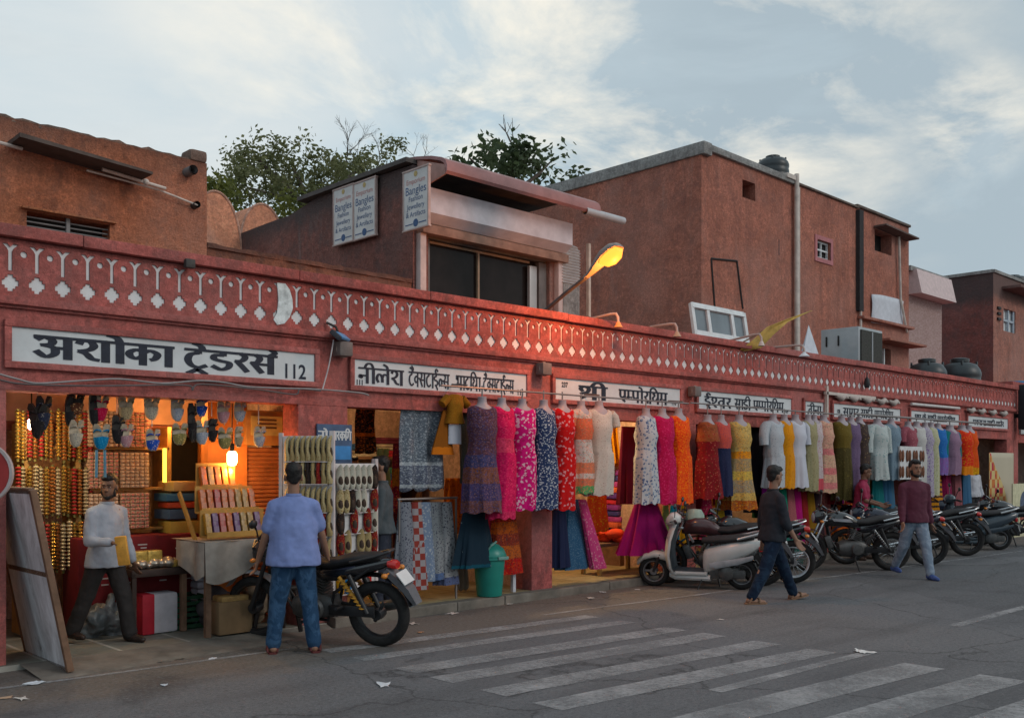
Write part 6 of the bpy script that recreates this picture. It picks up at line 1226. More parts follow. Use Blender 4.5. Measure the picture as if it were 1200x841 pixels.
# shoe boards
def mojari(m_):
    m=MB(); st=[]
    for i in range(9):
        u=i/8; x=.25*u; ww=.04*(.55+.6*math.sin(min(1,u*1.05)*math.pi)**.7); ww=max(.008,ww if i<8 else .008); hh=(.045,.05,.045,.035,.03,.035,.035,.03,.012)[i]/1.6; zc=hh+(.0 if i<7 else .012 if i<8 else .04); st.append((x,zc,ww,hh))
    m.lofx(st,10); o=m.obj('mojari_shoe',m_,None,60); m=MB(); m.sph((.075,0,.042),(.062,.026,.018),12,6); m.obj('opening',mat('shoe_inside',(.045,.028,.02),.8,.3,30),o,60); return o
SHOE=[('cream',mojari(fabric('shoe_cream',[(0,(.50,.42,.26))],(.25,.15,.05),40,.3))),('gold',mojari(fabric('shoe_gold',[(0,(.38,.30,.17))],(.5,.42,.25),50,.3))),('white',mojari(fabric('shoe_white',[(0,(.55,.53,.46))],(.4,.35,.25),40,.2))),('black',mojari(fabric('shoe_black',[(0,(.03,.022,.02))],(.2,.1,.05),40,.22))),('maroon',mojari(fabric('shoe_maroon',[(0,(.22,.03,.03))],(.45,.25,.08),40,.25))),('yellow',mojari(fabric('shoe_yellow',[(0,(.62,.34,.02))],(.5,.08,.03),30,.3))),('red',mojari(fabric('shoe_red',[(0,(.5,.02,.02))],(.5,.3,.1),30,.2))),('blue',mojari(fabric('shoe_blue',[(0,(.02,.2,.42))],(.3,.4,.5),30,.2)))]
su=set()
def shoe(i,loc,M3,label):
    nm,o=SHOE[i]
    if i in su: o=dup(o)
    su.add(i); o.rotation_euler=M3.to_euler(); o.location=loc; tag(o,label%nm,'shoe','pointed shoes on the shoe boards')
def shoe_board(label,TL,TR,BRr,X_Y0,rows,where,fr=True,facing=0.0):
    """a standing white board; TL/TR/BR world points"""
    ex=(TR-TL); W=ex.length; ex.normalize(); ez=V((0,0,1)); ny=ez.cross(ex)*-1; ny=ex.cross(ez); H=TR.z-BRr.z
    t=thing('shoe_board',label,'shoe rack',(TL.x,TL.y,BRr.z)); Mx=Matrix((ex.to_4d(),ny.to_4d(),ez.to_4d(),(0,0,0,1))).transposed(); Mx=Matrix(((ex.x,ny.x,0,0),(ex.y,ny.y,0,0),(0,0,1,0),(0,0,0,1)))
    bd=MB(); bd.box((W/2,.0,H/2),(W,.03,H),.004); bd.v=[Mx@v for v in bd.v]; bd.obj('board',mat('rack_white',(.50,.48,.52),.7,.1),t,30)
    f=MB(); f.box((W+.02,.0,H/2),(.045,.05,H+.1)); f.box((-.02,0,H/2),(.035,.05,H+.06)); f.v=[Mx@v for v in f.v]; f.obj('post',mat('rack_post',(.52,.47,.47),.6),t,0)
    sh=MB()
    for (zf,ids,up) in rows: sh.box((W/2,.045,H*zf-.005),(W-.03,.05,.008))
    sh.v=[Mx@v for v in sh.v]; sh.obj('ledge',MATS['rack_post'],t,0)
    for ri,(zf,ids,up) in enumerate(rows):
        n=len(ids); rn=('topmost','second','third','fourth','fifth','sixth')[ri]
        for k_,i in enumerate(ids):
            if i is None: continue
            lp=V((W*(k_+.5)/n,.035,H*zf)); wp=Mx@lp+V((TL.x,TL.y,BRr.z))
            # shoe standing against the board: heel down, toe up, sole to the board
            S3=Matrix(((0,1,0),(0,0,1),(1,0,0))).transposed() if False else Matrix(((0,1,0),(0,0,1),(1,0,0)))
            if not up: S3=Matrix.Rotation(random.uniform(-.5,.5)+.6,3,'Y')@S3
            shoe(i,wp,(Mx.to_3x3()@S3),'%s pointed shoe in the '+rn+' row of the '+where)
PXF=P
TL,TR=P(332,512,.02),P(387,512,-.34); TR.z=TL.z=1.93; BR_=TR.copy(); BR_.z=.55
shoe_board('tall white board of curled cream shoes behind the man in blue',TL,TR,BR_,0,[(.82,[0,1,0,1,0,1,0,1,0],True),(.66,[1,4,1,0,3,1,4,1,0],True),(.46,[0,1,0,1,0,0,1,0,1],True),(.29,[1,4,1,0,4,1,0,4,1],True),(.1,[3,4,3,1,3,4,3,1],True)],'taller shoe board')
TL,TR=P(391,545,-.22),P(438,549,-.06); TL.z=TR.z=1.66; BR_=TR.copy(); BR_.z=.35
shoe_board('lower white board of mixed shoes right of the man in blue',TL,TR,BR_,0,[(.80,[2,2,2,2,2,2,3],True),(.62,[0,0,3,2,2,None,4],True),(.46,[3,None,4,None,4,2],True),(.30,[4,1,None,1,1,4],True),(.14,[5,7,3,None,None,6],True),(.0,[5,7,None,None,6,None],True)],'lower shoe board')
for i in range(len(SHOE)):
    if i not in su:
        for c_o in list(SHOE[i][1].children): bpy.data.objects.remove(c_o)
        bpy.data.objects.remove(SHOE[i][1])
if fst[2]:
    for c_o in list(PK[2].children): bpy.data.objects.remove(c_o)
    bpy.data.objects.remove(PK[2])
# blue parking signboard
a,b_=P(371,498,.0),P(410,507,.0); t=thing('parking_sign','blue painted sign with white lettering on the pillar above the shoe board','sign',(5.56,-.02,1.83)); MB().box((0,0,0),(.42,.025,.46),.004).obj('board',mat('sign_blue',(.05,.09,.17),.6,.3,8),t,30)
m=MB(); m.box((.04,-.0145,-.06),(.30,.004,.14),.0); m.obj('blue_band',mat('bright_blue',(.04,.20,.46),.6,.2),t,0); mm=hindi([['n','O']],-.20,-.09,.07,.085,-.016,.2); mm.v+=[];mm.obj('lettering',SIGNW,t,0,fixn=False); hindi([['p','A','r','k','i','g']],-.06,.20,.07,.085,-.016,.2).obj('lettering',SIGNW,t,0,fixn=False)
# leaning board at the left edge
b=NB('marbled_panel'); c=b.mix(b.ramp(b.noise(3.5,8,.7,b.mapped((1,1,.35)),.8),[(.35,0.0),(.62,1.0)]),(.34,.33,.34),(.72,.73,.76)); c=b.mix(b.ramp(b.noise(7,6,.7,b.mapped((1,1,.5),(4,4,4))),[(.6,0.0),(.72,.7)]),c,(.06,.05,.05)); b.fin(c,.7)
t=thing('leaning_panel','tall wood framed marbled panel leaning on the left pillar','panel',(2.74,0,0.0)); t.rotation_euler=(0,R(-11),0); W,H=.98,1.46
t.location=(2.78,.0,.02); MB().box((0,0,H/2),(.025,W,H)).obj('panel',b.m,t,0); m=MB()
for y in (-W/2,W/2): m.box((.008,y,H/2),(.05,.05,H),.005)
for z in (.02,H*.54,H-.01): m.box((.01,0,z),(.045,W-.05,.05),.005)
m.box((.02,-.22,H/2),(.03,.07,H-.04),.004); m.obj('panel_frame',WOOD,t,30)
# red round board at the left edge
p=P(-23,554,-.75); t=thing('round_sign','red round board with a pale rim cut by the left edge','round board',p); t.rotation_euler=(0,0,R(-38)); m=MB(); m.lathe([(0,-.012),(.205,-.012),(.205,.012),(0,.012)],(0,0,0),'y',40); m.obj('disc',mat('round_red',(.30,.03,.03),.6,.25,4),t,40); m=MB(); m.lathe([(.205,-.018),(.225,-.018),(.225,.018),(.205,.018),(.205,-.018)],(0,0,0),'y',40); m.obj('rim',mat('rim_pale',(.40,.34,.34),.6),t,40)
m=MB(); m.tube([(p.x+.02,p.y+.04,p.z-.2),(p.x,p.y+.05,0)],.02,8); m.obj('post',IRON,t,40).matrix_parent_inverse=t.matrix_basis.inverted()
# litter
rnd=random.Random(21)
for i,(px,py,s,c,lab) in enumerate(((450,803,.10,(.6,.6,.62),'flat white paper on the road left of the crosswalk'),(40,801,.10,(.6,.62,.66),'crumpled white paper by the road edge line at lower left'),(26,819,.08,(.55,.5,.46),'cream scrap of paper at the lower left corner'),(6,818,.07,(.45,.3,.2),'tan scrap of paper at the very lower left'),(193,803,.05,(.5,.55,.6),'small grey paper scrap below the wet stain'),(115,783,.07,(.4,.38,.36),'grey flattened cup beside the leaning panel'),(249,772,.06,(.55,.57,.62),'pale scrap of paper right of the wet stain'),(1011,764,.13,(.62,.6,.58),'white packet on the tip of the thin worn stripe'),(530,719,.10,(.5,.45,.42),'pale wrapper below the kerb by the bin'),(484,731,.10,(.5,.42,.38),'crumpled wrapper behind the motorcycle wheel'),(597,708,.06,(.5,.48,.46),'white crumb of paper below the bin'),(706,694,.06,(.6,.6,.6),'white paper ball at the kerb right of the column'),(692,701,.09,(.5,.44,.40),'pale flat wrapper right of the column'),(747,691,.05,(.55,.5,.5),'small white scrap near the scooter front wheel'),(845,726,.05,(.5,.45,.42),'tiny pale pebble-like scrap on the road behind the walker'),(1090,664,.07,(.5,.5,.5),'white scrap under the row of motorcycles'),(493,741,.05,(.42,.2,.1),'rust coloured leaf scrap near the motorcycle wheel'))):
    s*=.62; p=G(px,py); m=MB(); n=6; z0r=rnd.uniform(0,9)
    m.grid(lambda u,v:((u-.5)*2*s*(1+.3*math.sin(v*5+z0r)),(v-.5)*1.3*s*(1+.3*math.sin(u*4+z0r)),.006+s*.28*abs(noise.noise(V((u*2.3+z0r,v*2.3,i))))),n,n); o=m.obj('litter_paper',mat('litter_%d'%i,c,.8,.15,20),None,0,solid=.002); o.location=p; o.rotation_euler=(0,0,rnd.uniform(0,6)); tag(o,lab,'paper scrap')
# ================================================================== TWO-WHEELERS
RUB=mat('tyre_rubber',(.018,.017,.017),.85,.3,30,.3,90); CHR=mat('chrome',(.55,.55,.56),.18,.1,8,metal=.9); BLK=mat('satin_black',(.016,.016,.018),.4,.25,8,spec=.5); GBLK=mat('gloss_black',(.012,.012,.015),.15,.2,6,spec=.6,coat=.6)
ENG=mat('engine_grey',(.10,.10,.10),.5,.3,14,metal=.5); SEATM=mat('seat_vinyl',(.02,.019,.02),.6,.2,9,.2,60); REDL=mat('tail_red',(.45,.015,.012),.25,.1,spec=.6); AMB=mat('indicator_amber',(.62,.20,.02),.3,.1,spec=.6); PLATE=mat('plate_white',(.58,.58,.58),.5,.08); LENS=mat('lens_clear',(.35,.36,.38),.1,.2,spec=.8); INKP=mat('plate_ink',(.04,.04,.05),.6)
def wheel(t,x,r=.30,w_=.09,kind='alloy',rimm=None):
    wt=MB(); pr=[]
    for i in range(13): a=2*math.pi*i/12; pr.append((r-w_*.48+w_*.48*math.cos(a),w_*.5*math.sin(a)))
    wt.lathe(pr,(x,0,r),'y',36); ty=wt.obj('wheel',RUB,t,50)
    rm=MB(); ri=r-w_*.92; rm.lathe([(ri,-w_*.34),(ri+.012,-w_*.36),(ri+.012,w_*.36),(ri,w_*.34),(ri-.014,0),(ri,-w_*.34)],(x,0,r),'y',36); rm.obj('rim',rimm or BLK,ty,50)
    sp=MB(); sp.lathe([(.0,-.06),(.05,-.06),(.055,0),(.05,.06),(0,.06)],(x,0,r),'y',16)
    if kind=='alloy':
        for k in range(6): a=k*math.pi/3; sp.box((x+ri*.52*math.cos(a),0,r+ri*.52*math.sin(a)),(ri*.98,.03,.032),.008,Matrix.Rotation(-a,4,'Y'))
    else:
        for k in range(24): a=k*math.pi/12; b_=a+.35*(1 if k%2 else -1); sp.tube([(x+.045*math.cos(b_),.03*(1 if k%4<2 else -1),r+.045*math.sin(b_)),(x+ri*math.cos(a),0,r+ri*math.sin(a))],.0032,4,False)
    sp.obj('spokes',(rimm or BLK) if kind=='alloy' else CHR,ty,40)
    return ty
def plate(t,loc,rot,wd=.22,h=.10,lines=2):
    M=Matrix.Translation(loc)@rot; m=MB(); m.box((0,0,0),(.008,wd,h)); m.v=[M@v for v in m.v]; o=m.obj('number_plate',PLATE,t,0); m=MB(); rnd=random.Random(int(loc[0]*99))
    for j in range(lines):
        for k in range(5): m.box((-.006,(-.38+.19*k)*wd,(.2-.42*j if lines>1 else 0)*h),(.004,.10*wd,.26*h))
    m.v=[]
def mirror(t,base,tip,m_=None):
    m=MB(); m.tube([base,((base[0]+tip[0])/2-.0,(base[1]+tip[1])/2,tip[2]-.06),tip],.007,6); m.sph((tip[0],tip[1]+(.03 if tip[1]>0 else -.03),tip[2]+.02),(.02,.065,.04),10,6); m.obj('mirror',m_ or BLK,t,50)
def motorcycle(label,loc,head,lean=-7,body=GBLK,accent=None,kind='alloy',rimm=None,sport=False,group=None,fbody=None,plate_=True,steer=0):
    t=thing('motorcycle',label,'motorcycle',loc,0,group,rot=(R(lean),0,head)); wb=.64
    wheel(t,-wb,.305,.105,kind,rimm); wheel(t,wb+.02,.30,.085,kind,rimm)
    # front end
    m=MB()
    for s in (-.085,.085): m.tube([(wb+.02,s,.30),(wb-.12,s,.62),(wb-.23,s,.88)],[.024,.022,.018],8)
    m.box((wb-.20,0,.80),(.08,.22,.03),.01); m.obj('fork',CHR if not sport else BLK,t,40)
    m=MB(); rings=[]
    for i in range(9): a=R(35+i*14); c=(wb+.02-.345*math.cos(a)*-1*-1,0,.30+.345*math.sin(a)); rings.append([(wb+.02+.345*math.cos(a),-.058,.30+.345*math.sin(a)),(wb+.02+.365*math.cos(a),0,.30+.365*math.sin(a)),(wb+.02+.345*math.cos(a),.058,.30+.345*math.sin(a)),(wb+.02+.338*math.cos(a),0,.30+.338*math.sin(a))])
    m.loft(rings); m.obj('front_mudguard',body,t,50)
    m=MB(); m.tube([(wb-.26,-.36,.97),(wb-.20,-.24,1.0),(wb-.22,-.07,.93),(wb-.22,.07,.93),(wb-.20,.24,1.0),(wb-.26,.36,.97)],.012,8); m.obj('handlebar',CHR if not sport else BLK,t,50)
    for s in (-1,1): MB().tube([(wb-.25,s*.27,.985),(wb-.28,s*.385,.96)],.019,8).obj('grip',BLK,t,40)
    m=MB(); m.lofx([(wb-.24,.88,.06,.05),(wb-.18,.87,.10,.10),(wb-.10,.85,.10,.105),(wb-.05,.84,.085,.09),(wb-.04,.84,.02,.02)],14,2.4); m.lofx([(wb-.24,.97,.07,.02),(wb-.16,1.02,.08,.03),(wb-.12,.98,.09,.02)],12); m.obj('headlamp_cowl',body,t,50); m=MB(); m.sph((wb-.055,0,.84),(.035,.07,.075),14,8); m.obj('headlight',LENS,t,60)
    for s in (-1,1): mirror(t,(wb-.25,s*.26,.99),(wb-.28,s*.34,1.16))
    m=MB()
    for s in (-1,1): m.tube([(wb-.13,s*.08,.80),(wb-.12,s*.17,.80)],.008,6); m.sph((wb-.12,s*.19,.80),(.03,.03,.022),8,6)
    m.obj('front_indicator',AMB,t,50)
    # body
    m=MB(); m.lofx([(-.10,.74,.07,.05),(-.02,.77,.10,.09),(.12,.81,.135,.115),(.25,.82,.145,.12),(.36,.80,.12,.10),(.43,.77,.07,.06)],16,2.5); tk=m.obj('fuel_tank',fbody or body,t,50); m=MB(); m.lathe([(0,.01),(.035,.01),(.035,-.02)],(.22,0,.93),'z',12); m.obj('filler_cap',CHR,tk,40)
    if accent:
        m=MB()
        for s in (-1,1): m.prism([(.03,.78),(.32,.80),(.36,.84),(.08,.83)],s*.147-.003,s*.147+.003)
        m.obj('tank_stripe',accent,tk,0)
    m=MB(); m.lofx([(-.72,.83,.07,.028),(-.66,.835,.10,.04),(-.40,.81,.125,.05),(-.22,.765,.12,.045),(-.06,.765,.09,.04),(0,.78,.05,.02)],14,2.6); m.obj('seat',SEATM,t,50)
    m=MB(); m.lofx([(-.80,.79,.03,.03),(-.74,.78,.075,.05),(-.55,.735,.10,.065),(-.30,.68,.11,.08),(-.12,.66,.09,.07)],14,2.6); m.obj('side_panel',body,t,50)
    m=MB(); m.tube([(-.45,.13,.80),(-.70,.12,.86),(-.80,.06,.89),(-.80,-.06,.89),(-.70,-.12,.86),(-.45,-.13,.80)],.014,8); m.obj('grab_rail',CHR if not sport else BLK,t,50)
    m=MB(); rings=[]
    for i in range(10): a=R(62+i*11.5); rings.append([(-wb+q*math.cos(a),y,.305+q*math.sin(a)) for q,y in ((.36,-.075),(.385,0),(.36,.075),(.35,0))])
    m.loft(rings); m.obj('rear_mudguard',BLK if not sport else body,t,50)
    m=MB(); m.lofx([(-.86,.76,.05,.03),(-.84,.765,.06,.04),(-.78,.775,.06,.035)],12,2.8); m.obj('tail_light',REDL,t,50)
    m=MB(); m.loft([[(-.78,-.07,.74),(-.78,.07,.74),(-.74,.07,.70),(-.74,-.07,.70)],[(-.98,-.075,.56),(-.98,.075,.56),(-.93,.075,.53),(-.93,-.075,.53)],[(-1.05,-.06,.42),(-1.05,.06,.42),(-1.02,.06,.41),(-1.02,-.06,.41)]]); m.obj('plate_holder',mat('grey_mudflap',(.11,.11,.12),.6,.2),t,0)
    if plate_: plate(t,(-.925,0,.655),Matrix.Rotation(R(38),4,'Y'),.2,.13)
    m=MB()
    for s in (-1,1): m.tube([(-.80,s*.07,.70),(-.81,s*.15,.70)],.008,6); m.sph((-.81,s*.175,.70),(.03,.032,.024),8,6)
    m.obj('rear_indicator',AMB,t,50)
    # engine and frame
    m=MB(); m.lofx([(-.22,.36,.10,.10),(-.12,.37,.13,.12),(.10,.36,.14,.12),(.20,.35,.10,.09)],12,3.2)
    for k in range(6): m.box((.13+.012*k,0,.48+.026*k),(.19,.17,.012),.004,Matrix.Rotation(R(-22),4,'Y'))
    m.box((.17,0,.55),(.10,.12,.2),.02,Matrix.Rotation(R(20),4,'Y'))
    for s in (-1,1): m.lathe([(0,0),(.09,0),(.10,.02),(.08,.045),(0,.05)] if s>0 else [(0,0),(.09,0),(.10,-.02),(.08,-.045),(0,-.05)],(-.06,s*.125,.36),'y',18)
    m.obj('engine',ENG,t,40)
    m=MB()
    for s in (-.06,.06): m.tube([(.40,s*.4,.80),(.33,s*.7,.50),(.16,s,.25),(-.16,s*1.3,.24),(-.24,s*1.3,.50),(-.62,s*1.3,.74)],.017,8); m.tube([(.38,s*.4,.74),(-.2,s*1.2,.68)],.017,8)
    for s in (-.09,.09): m.tube([(-.20,s,.36),(-wb,s,.305)],.02,8); m.tube([(-wb+.06,s*1.25,.33),(-.42,s*1.25,.68)],[.026,.026],8)
    m.obj('frame',BLK,t,50)
    for s in (-.115,.115):
        m=MB(); m.tube([(-wb+.08,s,.36),(-wb+.32,s,.66)],.018,8)
        for k in range(9): u=k/8; m.lathe([(.026,-.006),(.036,0),(.026,.006)],(-wb+.1+.20*u,s,.38+.25*u),'z',10)
        m.obj('shock_absorber',mat('shock_amber',(.5,.24,.03),.5) if sport else CHR,t,50)
    m=MB(); m.tube([(.22,-.10,.44),(.27,-.13,.30),(.12,-.15,.21),(-.28,-.17,.25),(-.38,-.17,.27)],[.022]*5,8); m.tube([(-.36,-.17,.265),(-.45,-.18,.29),(-.88,-.19,.38)],[.03,.052,.05],12); m.obj('exhaust',CHR if not sport else ENG,t,50)
    m=MB(); m.box((-.42,.10,.345),(.46,.03,.10),.012); m.obj('chain_cover',BLK,t,40)
    m=MB()
    for s in (-1,1): m.tube([(.0,s*.10,.27),(.0,s*.27,.27)],.016,8); m.tube([(-.34,s*.10,.38),(-.34,s*.24,.40)],.014,8)
    m.obj('foot_pegs',BLK,t,40); m=MB(); m.tube([(-.03,.10,.25),(-.10,.24,-.035)],.012,8); m.obj('side_stand',BLK,t,40); return t
def scooter(label,loc,head,lean=-6,col=None,panel=None,group=None,dark=False):
    body=col; t=thing('scooter',label,'scooter',loc,0,group,rot=(R(lean),0,head)); wb=.62; r=.225
    rim=mat('scooter_rim',(.20,.20,.21),.4,.2,metal=.5); wheel(t,-wb,r,.10,'alloy',rim); wheel(t,wb,r,.09,'alloy',rim)
    pn=panel or mat('scooter_inner',(.05,.058,.068),.5,.2)
    m=MB(); m.lofx([(wb-.26,.40,.03,.02),(wb-.20,.44,.075,.07),(wb-.02,.475,.085,.05),(wb+.14,.43,.075,.045),(wb+.235,.35,.05,.05),(wb+.25,.33,.01,.02)],14,2.4); m.obj('front_mudguard',body,t,50)
    m=MB()
    for s in (-.06,.06): m.tube([(wb,s,r),(wb-.10,s,.48)],.02,8)
    m.obj('fork',BLK,t,40)
    # apron: shield, outer body and inner dark panel
    def ap(off,inset):
        rg=[]
        for z,hw,x in ((.20,.15,.30),(.30,.20,.36),(.50,.225,.385),(.70,.205,.36),(.86,.14,.315),(.93,.08,.29)):
            hw-=inset; row=[]
            for k in range(9): q=-1+k/4; row.append((x+off+.07*(1-q*q)*(1 if off>=0 else .35),q*hw,z+(inset*.5 if z<.3 else -inset*.4 if z>.9 else 0)))
            rg.append(row)
        return rg
    A,B2=ap(.0,0.0),ap(-.035,0.0)
    m=MB(); n=9
    m.loft([a+b_[::-1] for a,b_ in zip(A,B2)]); m.obj('apron',body,t,40)
    m=MB(); m.loft(ap(-.042,.022),closed=False); m.obj('inner_shield',pn,t,50,solid=.004)
    m=MB(); m.box((.10,0,.235),(.52,.30,.05),.02); m.lofx([(-.2,.17,.15,.05),(.3,.17,.12,.05),(.38,.20,.10,.04)],12,3); m.obj('floorboard',body,t,40); MB().box((.10,0,.263),(.44,.25,.012),.004).obj('floor_mat',pn,t,30)
    m=MB(); m.lofx([(-.94,.69,.02,.03),(-.88,.665,.08,.07),(-.70,.605,.145,.115),(-.50,.54,.178,.155),(-.32,.47,.175,.18),(-.18,.42,.15,.185),(-.11,.39,.11,.17),(-.09,.39,.05,.1)],18,2.6); m.obj('body_shell',body,t,50)
    m=MB()
    for s in (-1,1): m.lofx([(-.80,.50,.012,.03),(-.6,.44,.016,.045),(-.3,.38,.016,.05),(-.2,.37,.008,.03)],10,2.4,s*.185)
    m.obj('side_trim',body if dark else mat('scooter_trim',(.33,.34,.36),.5),t,50)
    m=MB(); m.lofx([(-.80,.745,.06,.03),(-.70,.745,.125,.045),(-.40,.715,.14,.05),(-.20,.70,.13,.05),(-.08,.69,.08,.035)],14,2.6); m.obj('seat',SEATM,t,50)
    m=MB(); m.tube([(-.58,.14,.74),(-.80,.13,.80),(-.92,.07,.83),(-.92,-.07,.83),(-.80,-.13,.80),(-.58,-.14,.74)],.018,8); m.obj('grab_rail',mat('silver_rail',(.42,.43,.44),.3,.1,metal=.5),t,50)
    m=MB(); m.lofx([(.22,.99,.06,.05),(.29,1.0,.16,.085),(.36,.99,.15,.085),(.41,.96,.09,.06),(.43,.95,.03,.03)],16,2.4); m.obj('headlamp_cowl',body,t,50); m=MB(); m.sph((.40,0,.965),(.03,.085,.05),14,8); m.obj('headlight',LENS,t,60)
    m=MB(); m.tube([(.24,-.33,1.0),(.28,-.16,.99),(.28,.16,.99),(.24,.33,1.0)],.014,8)
    for s in (-1,1): m.tube([(.255,s*.25,1.0),(.22,s*.37,.995)],.021,8); m.tube([(.30,s*.2,.985),(.31,s*.33,1.0)],.007,5)
    m.obj('handlebar',BLK,t,50)
    for s in (-1,1): mirror(t,(.27,s*.19,1.04),(.24,s*.28,1.20),BLK if dark else None)
    m=MB(); m.box((-.89,0,.60),(.05,.18,.08),.02); m.obj('tail_light',REDL,t,30)
    m=MB(); m.loft([[(-.86,-.08,.55),(-.86,.08,.55),(-.80,.08,.5),(-.80,-.08,.5)],[(-.97,-.07,.30),(-.97,.07,.30),(-.94,.07,.29),(-.94,-.07,.29)]]); m.obj('plate_holder',BLK,t,0); plate(t,(-.935,0,.44),Matrix.Rotation(R(18),4,'Y'),.2,.13)
    m=MB(); m.box((-.38,.0,.24),(.42,.20,.16),.03); m.lathe([(0,0),(.10,0),(.105,.03),(.07,.05),(0,.05)],(-.42,.12,.26),'y',16); m.box((-.50,.11,.24),(.36,.05,.12),.02); m.obj('engine',ENG,t,40)
    m=MB(); m.tube([(-.25,-.15,.22),(-.45,-.17,.24),(-.80,-.17,.30)],[.03,.055,.055],12); m.obj('exhaust',ENG,t,50); m=MB(); m.tube([(-.1,.1,.2),(-.02,.22,-.01)],.011,6); m.obj('side_stand',BLK,t,40); return t
def aim(rear,front): d=front-rear; c=(rear+front)/2; return (c.x,c.y,0),math.atan2(d.y,d.x)
loc,hd=aim(V((5.27,-1.27,0)),V((4.66,-.06,0))); motorcycle('black motorcycle with white number plate parked beside the man in blue',loc,hd,-8,GBLK,None,'alloy',None,True,fbody=mat('tank_dark',(.03,.03,.035),.2,.2,coat=.5))
SILV=mat('grey_mudguard',(.30,.30,.31),.35,.15,5); bpy.data.objects['front_mudguard'].data.materials[0]=SILV
WS=mat('scooter_white',(.50,.50,.49),.35,.10,6,coat=.3)
loc=(10.76,-.84,0); hd=R(116); loc=(10.78,-.82,0); scooter('white scooter with dark leg shield parked at the kerb behind the walking man',loc,hd,-7,WS); bpy.data.objects['scooter'].scale=(.94,.94,.94)
BLU_=mat('bike_navy',(.018,.022,.04),.25,.2,coat=.5); BRN=mat('bike_maroon',(.05,.018,.02),.3,.2,coat=.5)
gm='motorcycles parked along the kerb'
def park(px,py,hd,fn,label,*a,**k):
    p=G(px,py); c=p+V((math.cos(R(hd)),math.sin(R(hd)),0))*.64; return fn(label,(c.x,c.y,0),R(hd),*a,**k)
park(893,686,122,motorcycle,'dark maroon motorcycle half hidden behind the white scooter',-7,BRN,None,'spoke',None,group=gm)
park(929,683,124,motorcycle,'motorcycle with white rimmed wheels hidden behind the walking man',-7,GBLK,None,'spoke',mat('white_rim',(.55,.56,.60),.4),group=gm)
park(1043,668,137,motorcycle,'black motorcycle with twin chrome mirrors, nearest of the row left of the maroon sweater',-6,GBLK,mat('accent_grey',(.30,.31,.34),.4),'spoke',BLK,group=gm)
park(1088,662,128,motorcycle,'black motorcycle right behind the man in the maroon sweater',-6,BLU_,None,'alloy',None,group=gm)
park(1132,651,128,motorcycle,'dark motorcycle with long navy seat right of the maroon sweater',-7,GBLK,mat('accent_blue',(.08,.10,.2),.4),'alloy',BLK,group=gm)
park(1172,644,128,scooter,'dark grey blue scooter with silver grab rail near the right edge',-6,mat('scooter_slate',(.035,.05,.065),.25,.15,coat=.5),BLK,None,True)
park(1222,640,126,motorcycle,'motorcycle at the far right cut by the picture edge',-7,GBLK,None,'spoke',None,group=gm)
park(1150,638,128,motorcycle,'black motorcycle behind, between the navy seat and the scooter',-7,BLU_,None,'alloy',None,group=gm)
park(1050,652,128,motorcycle,'black motorcycle tucked in front of the dark long dresses',-7,GBLK,None,'spoke',None,group=gm)
# teal tub / covered bundle by the first black motorcycle
p=G(945,662); m=MB(); m.lofx([(-.36,.2,.1,.16),(-.3,.22,.26,.22),(0,.26,.32,.26),(.3,.22,.26,.22),(.36,.2,.1,.16)],16,2.6); o=m.obj('teal_bundle',mat('teal_sheet',(.015,.16,.12),.5,.3,6,.5,10),None,50); o.location=(13.85,-.28,.0); tag(o,'teal plastic wrapped bundle in front of the first black motorcycle','bundle')
m=MB(); m.lathe([(0,.24),(.09,.23),(.13,.16),(.14,.06),(.13,.0),(.10,-.01)],(0,0,0),'z',20); o=m.obj('helmet',mat('helmet_mint',(.28,.36,.30),.35,.15),None,50); o.location=(G(893,686).x-.5,G(893,686).y+.75,.80); tag(o,'pale mint cap-like helmet on the bike behind the scooter','helmet')
# ================================================================== PEOPLE
def blob(mb,name,m_,vox=.010,sm=6,parent=None,wr=0.0,wsc=9):
    me=bpy.data.meshes.new(name+'_raw'); me.from_pydata([tuple(p) for p in mb.v],[],mb.f); me.update(); o=bpy.data.objects.new(name+'_raw',me); COL.objects.link(o)
    r=o.modifiers.new('r','REMESH'); r.mode='VOXEL'; r.voxel_size=vox; r.use_smooth_shade=True
    if sm: s=o.modifiers.new('s','SMOOTH'); s.iterations=sm; s.factor=.5
    dg=bpy.context.evaluated_depsgraph_get(); nm=bpy.data.meshes.new_from_object(o.evaluated_get(dg)); bpy.data.objects.remove(o); nm.name=name
    if wr:
        ns=[v.normal.copy() for v in nm.vertices]
        for v,n in zip(nm.vertices,ns):
            c=v.co; q=noise.noise(V((c.x*wsc,c.y*wsc,c.z*wsc*.8)))+.6*noise.noise(V((c.x*wsc*2+c.z*6,c.y*wsc*2,c.z*wsc*2.2))); v.co=c+n*q*wr
    nm.shade_smooth(); nm.materials.clear(); nm.materials.append(m_); ob=bpy.data.objects.new(name,nm); COL.objects.link(ob)
    if parent: ob.parent=parent
    return ob
SKIN=mat('skin_brown',(.25,.13,.085),.55,.12,14); SKIND=mat('skin_deep',(.17,.085,.055),.55,.12,14); HAIR=mat('hair_black',(.012,.010,.010),.55,.4,40,.5,70); EYEW=mat('eye_white',(.34,.30,.27),.4); EYEB=mat('eye_dark',(.012,.01,.01),.2)
LEATH=mat('sandal_leather',(.06,.03,.02),.6,.3)
